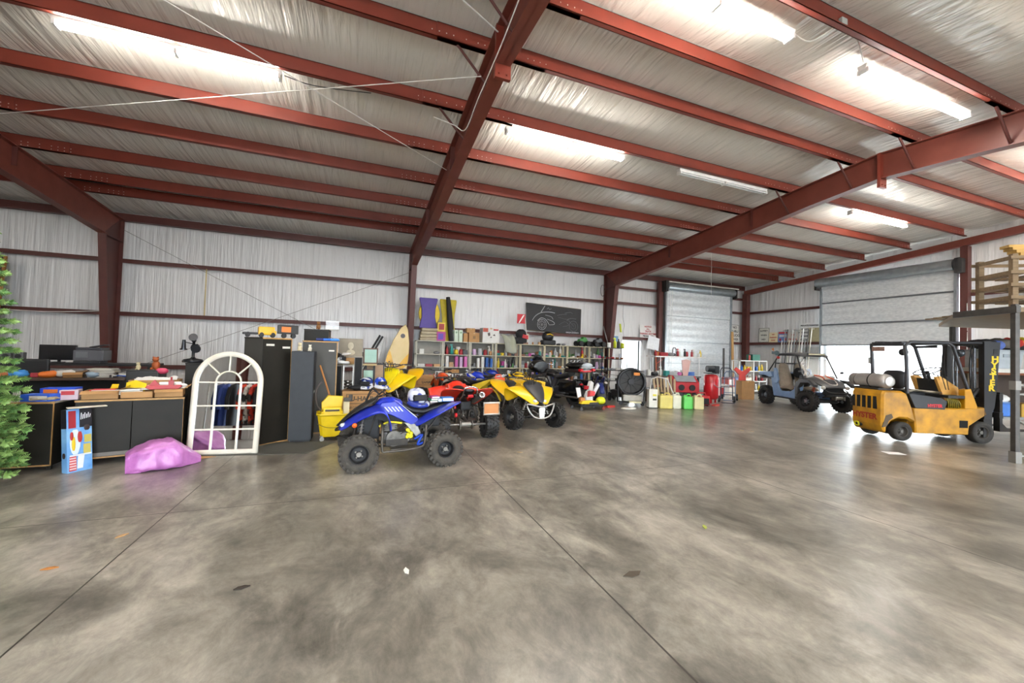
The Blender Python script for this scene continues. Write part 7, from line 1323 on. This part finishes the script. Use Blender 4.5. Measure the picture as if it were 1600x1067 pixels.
# work bench, upper folding table and its goods
be = thing('work_bench', 'long dark work bench under the white folding table', 'bench', (10.15, 12.95, 0), -.02); M().box(0, 3.3, 0, .7, .84, .90, .01).build('desk_top', C('#5e5a58', .5), be)
for x in (.05, 3.18):
    for y in (.05, .6): M().box(x, x+.07, y, y+.07, 0, .84).build('leg', blackm, be)
M().box(.1, 3.2, .05, .65, .35, .39).build('lower_shelf', C('#4b4846', .5), be)
ft = thing('folding_table', 'white folding table standing on the work bench with cans on it', 'table', (11.15, 12.98, .902), -.02); M().box(0, 2.6, 0, .62, .76, .81, .015).build('table_top', C('#eceae6', .4), ft)
for x in (.3, 2.3):
    m = M(); m.tube([(x, .08, 0), (x, .08, .76)], .016, 6).tube([(x, .54, 0), (x, .54, .76)], .016, 6).tube([(x, .08, .05), (x, .54, .05)], .014, 6); m.build('folding_leg', C('#e2e2e0', .4), ft); m = M(); m.tube([(x, .3, .5), (x+(.4 if x < 1 else -.4), .3, .76)], .012, 6); m.build('brace', C('#c84a3a' if x < 1 else '#e2e2e0', .4), ft)
tl = [('tin_can', '#a3242c'), ('tin_can', '#c87a2a'), ('tool_case', '#a3242c'), ('metal_part', '#1f1f22'), ('rag_heap', '#7d7d80'), ('metal_part', '#1f1f22'), ('spray_bottle', '#a3242c'), ('bottle', '#d8d6ce'), ('spray_bottle', '#1f1f22'), ('jar', '#a3242c'), ('bottle', '#a3242c'), ('spray_bottle', '#d8d6ce'), ('tin_can', '#d8d6ce'), ('bottle', '#e2c21c')]
for k, (kind, c) in enumerate(tl): good(kind, c, '#d8d6ce', 1.35, uniq('%s %s on the white folding table' % (NAMES[c], kind.replace('_', ' ')), ['', ' near its middle', ' toward its right end', ', rightmost of its kind']), (11.25+.19*k, 13.12+.1*(k % 2), 1.714), 0, 'goods on the folding table')
m = M(); m.tube([(-.09, 0, 0), (-.09, 0, .28), (-.05, 0, .36), (.05, 0, .36), (.09, 0, .28), (.09, 0, 0)], .018, 8); one('u_shackle', m, blackp, 'tall black U shaped lock standing on the white folding table', 'lock', (12.42, 13.35, 1.714))
for k in range(9):
    one('paint_tin', M().cyl((0, 0, 0), (0, 0, .16+.03*(k % 3)), .075, n=14), C(['#d8d6ce', '#c9c6bc', '#b9bcc0', '#e4e0d8'][k % 4], .4), ['leftmost', 'second', 'third', 'fourth', 'fifth', 'sixth', 'seventh', 'eighth', 'rightmost'][k]+' pale tin in the rear row on the dark work bench', 'tin', (10.3+.33*k, 13.42, .902), 0, 'pale tins on the work bench')
for k in range(10):
    c = ['#d8d6ce', '#7d7d80', '#d8d6ce', '#1f1f22', '#d8d6ce', '#2f8f86', '#b9bcc0', '#c5529e', '#1f1f22', '#2c66b8'][k]; kind = ['tin_can', 'tin_can', 'jar', 'metal_part', 'spray_bottle', 'carton', 'tool_case', 'rag_heap', 'metal_part', 'tool_case'][k]; good(kind, c, '#b9bcc0', 1.6, uniq('%s %s on the dark work bench' % (NAMES[c], kind.replace('_', ' ')), ['', ' nearer its middle', ' toward its right end', ', rightmost of its kind']), (10.3+.3*k, 13.1, .902), 0, 'goods on the work bench')
# bundle of wooden slats, chair frame
for k in range(7): one('lath', M().box(0, .07, 0, .03, 0, .92+.05*(k % 3)), C(['#b09a78', '#c4b08c', '#9a8260'][k % 3], .7), ['first', 'second', 'third', 'fourth', 'fifth', 'sixth', 'seventh'][k]+' wooden slat from the left in the bundle behind the jugs', 'slat', (9.95+.11*k, 11.55-.03*k, 0), (-.22, .02*(k-3), -.36), 'wooden slats')
one('slat_crate', M().box(0, .9, 0, .35, 0, .45, .01), C('#7a6a54', .7), 'brown crate behind the bundle of wooden slats', 'crate', (9.95, 11.95, 0), -.36)
# posters and tools around the doorway
one('wall_poster', M().box(0, .85, 0, .012, 0, 1.05).m(1).box(.3, .6, -.004, 0, .55, .85), [C('#e2e2de', .5), C('#6f9ac0', .5)], 'white poster with a small blue picture right of the right column', 'poster', (11.02, 16.2, 1.75))
one('white_tilted_sheet', M().prism([(0, .12), (.72, .0), (.78, .62), (.1, .78)], 0, .01, 'y'), C('#eef0f2', .5), 'tilted white sheet right of the bright doorway', 'sheet', (13.25, 16.1, 1.95)); one('yellow_spirit_level', M().box(0, .08, 0, .04, 0, .62), C('#c9d62c', .4), 'lime tool hanging on the rail left of the doorway', 'tool', (11.85, 16.3, 2.603), (0, -.15, 0))
for i, (x, c, l) in enumerate(((13.3, '#8a8a8c', 'grey shovel handle right of the bright doorway'), (13.62, '#b5522c', 'reddish broom handle left of the rear roll up door'))): one('shovel' if i == 0 else 'broom', M().cyl((0, 0, 0), (.12, .35, 2.0), .022, n=8).box(-.12, .12, -.02, .02, 0, .3, .01), C(c, .5), l, 'hand tool', (x, 15.7, 0), 0, 'long handled tools')
m = M(); m.tube([(0, 0, 0), (-.04, 0, -.6), (.06, 0, -1.0), (.0, 0, -1.35), (.1, 0, -1.7)], .008, 5, sub=4); one('power_cord', m, C('#8a8a86', .5), 'grey cord hanging from the rail right of the right column', 'cord', (11.9, 16.2, 4.16))
m = M(); m.tube([(.12*math.cos(a*.7), 0, .28*math.sin(a*.7)) for a in range(18)], .012, 5); one('coiled_cable', m, C('#5a5652', .5), 'coiled dark cable hung at the top of the right column', 'cord', (10.70, 16.24, 4.75))
# floor bits
for i, (px, py, c, l) in enumerate(((78, 889, '#b87a3c', 'curled brown leaf on the concrete at the left'), (190, 838, '#c9a070', 'small tan leaf above the brown one'), (635, 893, '#eeeae0', 'small white scrap on the concrete in the middle'), (812, 707, '#cdb890', 'pale leaf on the concrete in front of the yellow quad'), (988, 898, '#4f4437', 'dark wood sliver on the concrete'), (1101, 824, '#a8b04c', 'tiny green leaf on the concrete'), (1160, 673, '#d2bd98', 'pale tan leaf scrap far out on the concrete'), (1175, 674, '#b09a78', 'darker leaf scrap beside the pale tan one'), (378, 919, '#3a3028', 'tiny dark bit on the concrete'))):
    p = gp(px, py, 0); s_ = .05 if i not in (4,) else .09; m = M(); m.prism([(-s_, -.01), (0, -s_*.4), (s_, 0), (s_*.3, s_*.4), (-s_*.5, s_*.3)], .003, .010, 'z'); one('leaf' if 'leaf' in l else 'scrap', m, C(c, .8), l, 'leaf' if 'leaf' in l else 'scrap', (p.x, p.y, 0), i*.8, 'litter on the floor')
p = gp(1395, 708); one('paper_sheet', M().prism([(-.16, -.08), (.14, -.12), (.18, .08), (-.12, .12)], .002, .005, 'z'), C('#f2f2ee', .7), 'white paper on the floor in front of the forklift', 'paper', (p.x, p.y, 0), -.36)
# ================================================================ RACK AT THE RIGHT EDGE (local x = along the rack, y = depth)
RR = -.36194; gst = mat('galvanised_dark_post', '#55514c', .45, .5, '#3e3b38', 9, .6); wood = mat('weathered_lumber', '#8f7a5c', .75, 0, '#6b5840', 6, .7, stretch=(.4, 4, 4)); woody = mat('yellow_pine_lumber', '#c9a55c', .7, 0, '#a9823e', 6, .7, stretch=(.4, 4, 4))
rk = thing('storage_rack', 'tall steel storage rack at the right edge with a timber deck', 'rack', (0, 0, 0), RR)
def post(x, y, h):
    p_ = M().box(x-.04, x+.04, y-.04, y+.04, 0, h, .006).build('upright', gst, rk); M().box(x-.055, x+.055, y-.055, y+.055, .0, .20).box(x-.05, x+.05, y-.05, y+.05, 1.30, 1.46).build('sleeve', C('#85817a', .5, .4), p_)
EACH |= {'sleeve', 'rung'}
post(9.05, 7.16, 2.84); post(12.6, 7.16, 2.84); post(11.45, 10.35, 3.0); post(13.6, 10.35, 3.0)
m = M(); m.tube([(9.05, 7.16, .12), (12.6, 7.16, .12)], .03, 4).tube([(9.05, 7.16, 1.38), (12.6, 7.16, 1.38)], .035, 4).tube([(9.05, 7.16, 1.22), (12.6, 7.16, 1.22)], .03, 4).tube([(9.05, 7.16, .78), (9.5, 7.16, .55), (12.6, 7.16, .55)], .025, 4); m.build('rung', C('#9a968e', .45, .5), rk)
M().prism([(8.98, 7.1), (9.12, 8.2), (11.2, 10.45), (13.8, 10.45), (13.8, 7.1)], 2.70, 2.78, 'z').build('deck', wood, rk)
M().prism([(8.95, 7.06), (9.08, 8.2), (9.14, 8.2), (9.03, 7.06)], 2.68, 2.80, 'z').build('deck_rail', gst, rk)
for k in range(5): one('long_board', M().box(0, 4.4-.15*k, 0, .16, 0, .035), wood, ['nearest', 'second', 'third', 'fourth', 'farthest'][k]+' long board lying on the timber deck of the rack', 'board', ((9.6+.12*k)*math.cos(RR)-(8.35+.3*k)*math.sin(RR), (9.6+.12*k)*math.sin(RR)+(8.35+.3*k)*math.cos(RR), 2.784), RR+.04, 'long boards on the deck')
def L2(x, y, z): return (x*math.cos(RR)-y*math.sin(RR), x*math.sin(RR)+y*math.cos(RR), z)
wc = thing('timber_crate_rack', 'weathered slatted timber crate with four shelves on the rack deck', 'crate', L2(10.95, 8.7, 2.82), RR-.22)
for x in (0, 2.6):
    for y in (0, .8): M().box(x, x+.10, y, y+.10, 0, 1.38).build('upright', wood, wc)
for k, z in enumerate((.10, .38, .66, .94, 1.26)):
    M().box(-.06, 2.75, -.04, 0, z, z+.07).build('front_board', wood, wc); M().box(-.06, 2.75, .9, .94, z, z+.07).build('back_board', wood, wc)
    if k < 4:
        m = M()
        for q in range(7): m.box(.0+.38*q, .2+.38*q, 0, .9, z-.02, z)
        m.build('slats', wood, wc)
    M().box(0, .04, 0, .9, z, z+.08).build('side_board', wood, wc)
for k in range(3):
    for j in range(2): one('lumber_stick', M().box(0, 1.6, 0, .10, 0, .05), C(['#b59a70', '#cfc6b4', '#8a7350'][(k+j) % 3], .7), '%s %s stick of lumber inside the timber crate' % (['lower', 'middle', 'upper'][k], ['front', 'back']
[j]), 'lumber', L2(11.5+.1*k, 8.75+.35*j, 2.82+.385+.28*k), RR-.22+.05*(j-.5), 'sticks in the timber crate')
for k in range(5): one('pine_board', M().box(0, 2.2, 0, .22, 0, .06), woody, ['lowest', 'second', 'third', 'fourth', 'topmost'][k]+' yellow pine board in the pile above the timber crate', 'board', L2(11.40-.05*k+.1*(k == 0), 8.85+.03*k, 4.155+.065*k), RR-.22, 'yellow pine boards')
one('window_sash', M().box(0, .9, 0, .03, 0, .05).box(0, .9, 0, .03, .36, .42).box(0, .06, 0, .03, 0, .42).box(.84, .9, 0, .03, 0, .42), C('#e4e4e0', .5), 'white window frame on top of the yellow pine pile', 'frame', L2(12.0, 8.9, 4.485), RR)
one('white_drum', M().cyl((0, 0, 0), (0, 0, .2), .3, n=24), C('#cfd0cc', .5), 'pale round tub at the very top right of the rack', 'tub', L2(12.7, 9.3, 4.485), RR)
sh2 = thing('wooden_shelf', 'wide white topped wooden shelf inside the rack behind the mast', 'shelf', L2(11.02, 9.15, 0), RR); M().box(0, 2.6, 0, 1.1, 1.52, 1.57).build('shelf', C('#8a4f2c', .5), sh2); M().box(0, 2.6, 0, 1.1, 1.57, 1.66).build('shelf_top', C('#d8d2c6', .5), sh2); M().box(0, 2.6, 0, 1.1, .50, .56).build('shelf', C('#9a9894', .5), sh2); M().box(0, 2.6, 1.05, 1.1, .56, 1.52).build('back_board', C('#4a3a2e', .6), sh2)
for x in (.6, 2.5):
    for y in (.02, 1.0): M().box(x, x+.06, y, y+.06, 0, 1.52).build('leg', wood, sh2)
tote = thing('storage_tote', 'grey lidded plastic tote on the white topped shelf', 'tote', L2(11.22, 9.3, 1.662), RR); M().loft([[Vector((x*w, y*.28+.28, z)) for x, y in ((0, -1), (1, -1), (1, 1), (0, 1))] for z, w in ((0, .66), (.40, .74))], True, False, False).build('tub', C('#b3b8ba', .4), tote); M().box(-.03, .78, -.03, .60, .40, .44, .01).build('rim', C('#a8aeb2', .4), tote); M().box(.25, .5, -.02, .0, .26, .34, .01).build('handle', C('#9aa0a4', .4), tote)
for i, (x, z, sx_, c, l) in enumerate(((.1, .47, .34, '#2c2c2e', 'black jacket heaped on the left of the grey tote'), (.4, .50, .30, '#6a6258', 'grey brown coat heaped on top of the grey tote'), (.2, .45, .2, '#5a6fb0', 'blue cloth showing under the coats on the tote'), (.75, .46, .26, '#3a3432', 'dark clothing at the right of the grey tote'), (.62, .52, .12, '#c8382c', 'red sleeve on the heaped clothing'), (.78, .53, .10, '#d8c02c', 'yellow sleeve on the heaped clothing'))):
    m = M(); m.ell((0, 0, .1), (sx_, .26, .14), 16, 8)
    for v in m.bm.verts: v.co *= 1+.18*noise.noise(v.co*9+Vector((i, 0, 0))); v.co.z = max(0, v.co.z)
    one('clothing', m, C(c, .85), l, 'clothing', L2(11.22+x, 9.55-.02*i, 1.662+z-.02), RR, 'clothes on the tote')
box('brown paper carton left of the grey tote', L2(11.0, 9.25, 1.662), RR, .2, .3, .22); one('teal_bottle', M().cyl((0, 0, 0), (0, 0, .2), .035, n=12), C('#8fc8b8', .3), 'pale teal bottle at the left end of the white topped shelf', 'bottle', L2(10.98+.08, 9.2, 1.662), RR)
bt = thing('storage_tote', 'blue plastic tote on the low shelf of the rack', 'tote', L2(11.1, 9.2, .562), RR); M().box(0, .6, 0, .5, 0, .30, .03).build('tub', C('#4f84d4', .35), bt); M().box(-.02, .62, -.02, .52, .30, .33, .01).build('rim', C('#7fa6e0', .35), bt)
one('paper_heap', M().ell((0, 0, .08), (.28, .2, .12), 14, 7), C('#e6e2da', .8), 'white papers heaped in the blue tote', 'paper', L2(11.4, 9.4, .88), RR); box('yellow brown carton right of the blue tote', L2(11.78, 9.2, .562), RR, .5, .4, .3, '#c99a3c', tape=False); one('white_sheet_pile', M().box(0, .7, 0, .4, 0, .16, .03), C('#e2e0dc', .7), 'white padded sheet right of the yellow brown carton', 'sheet', L2(12.35, 9.2, .562), RR)
one('floor_timber', M().box(0, 2.2, 0, .14, 0, .12), C('#8a6232', .7), 'brown timber on the floor under the rack', 'timber', L2(11.7, 8.6, 0), RR)
one('hanging_hose', M().tube([(0, 0, 3.6), (.03, 0, 2.6), (-.02, 0, 1.6), (.02, 0, .6)], .012, 5, sub=4), C('#c8ccc8', .5), 'pale cable hanging beside the large door post', 'cord', (19.93, 7.43, .3))
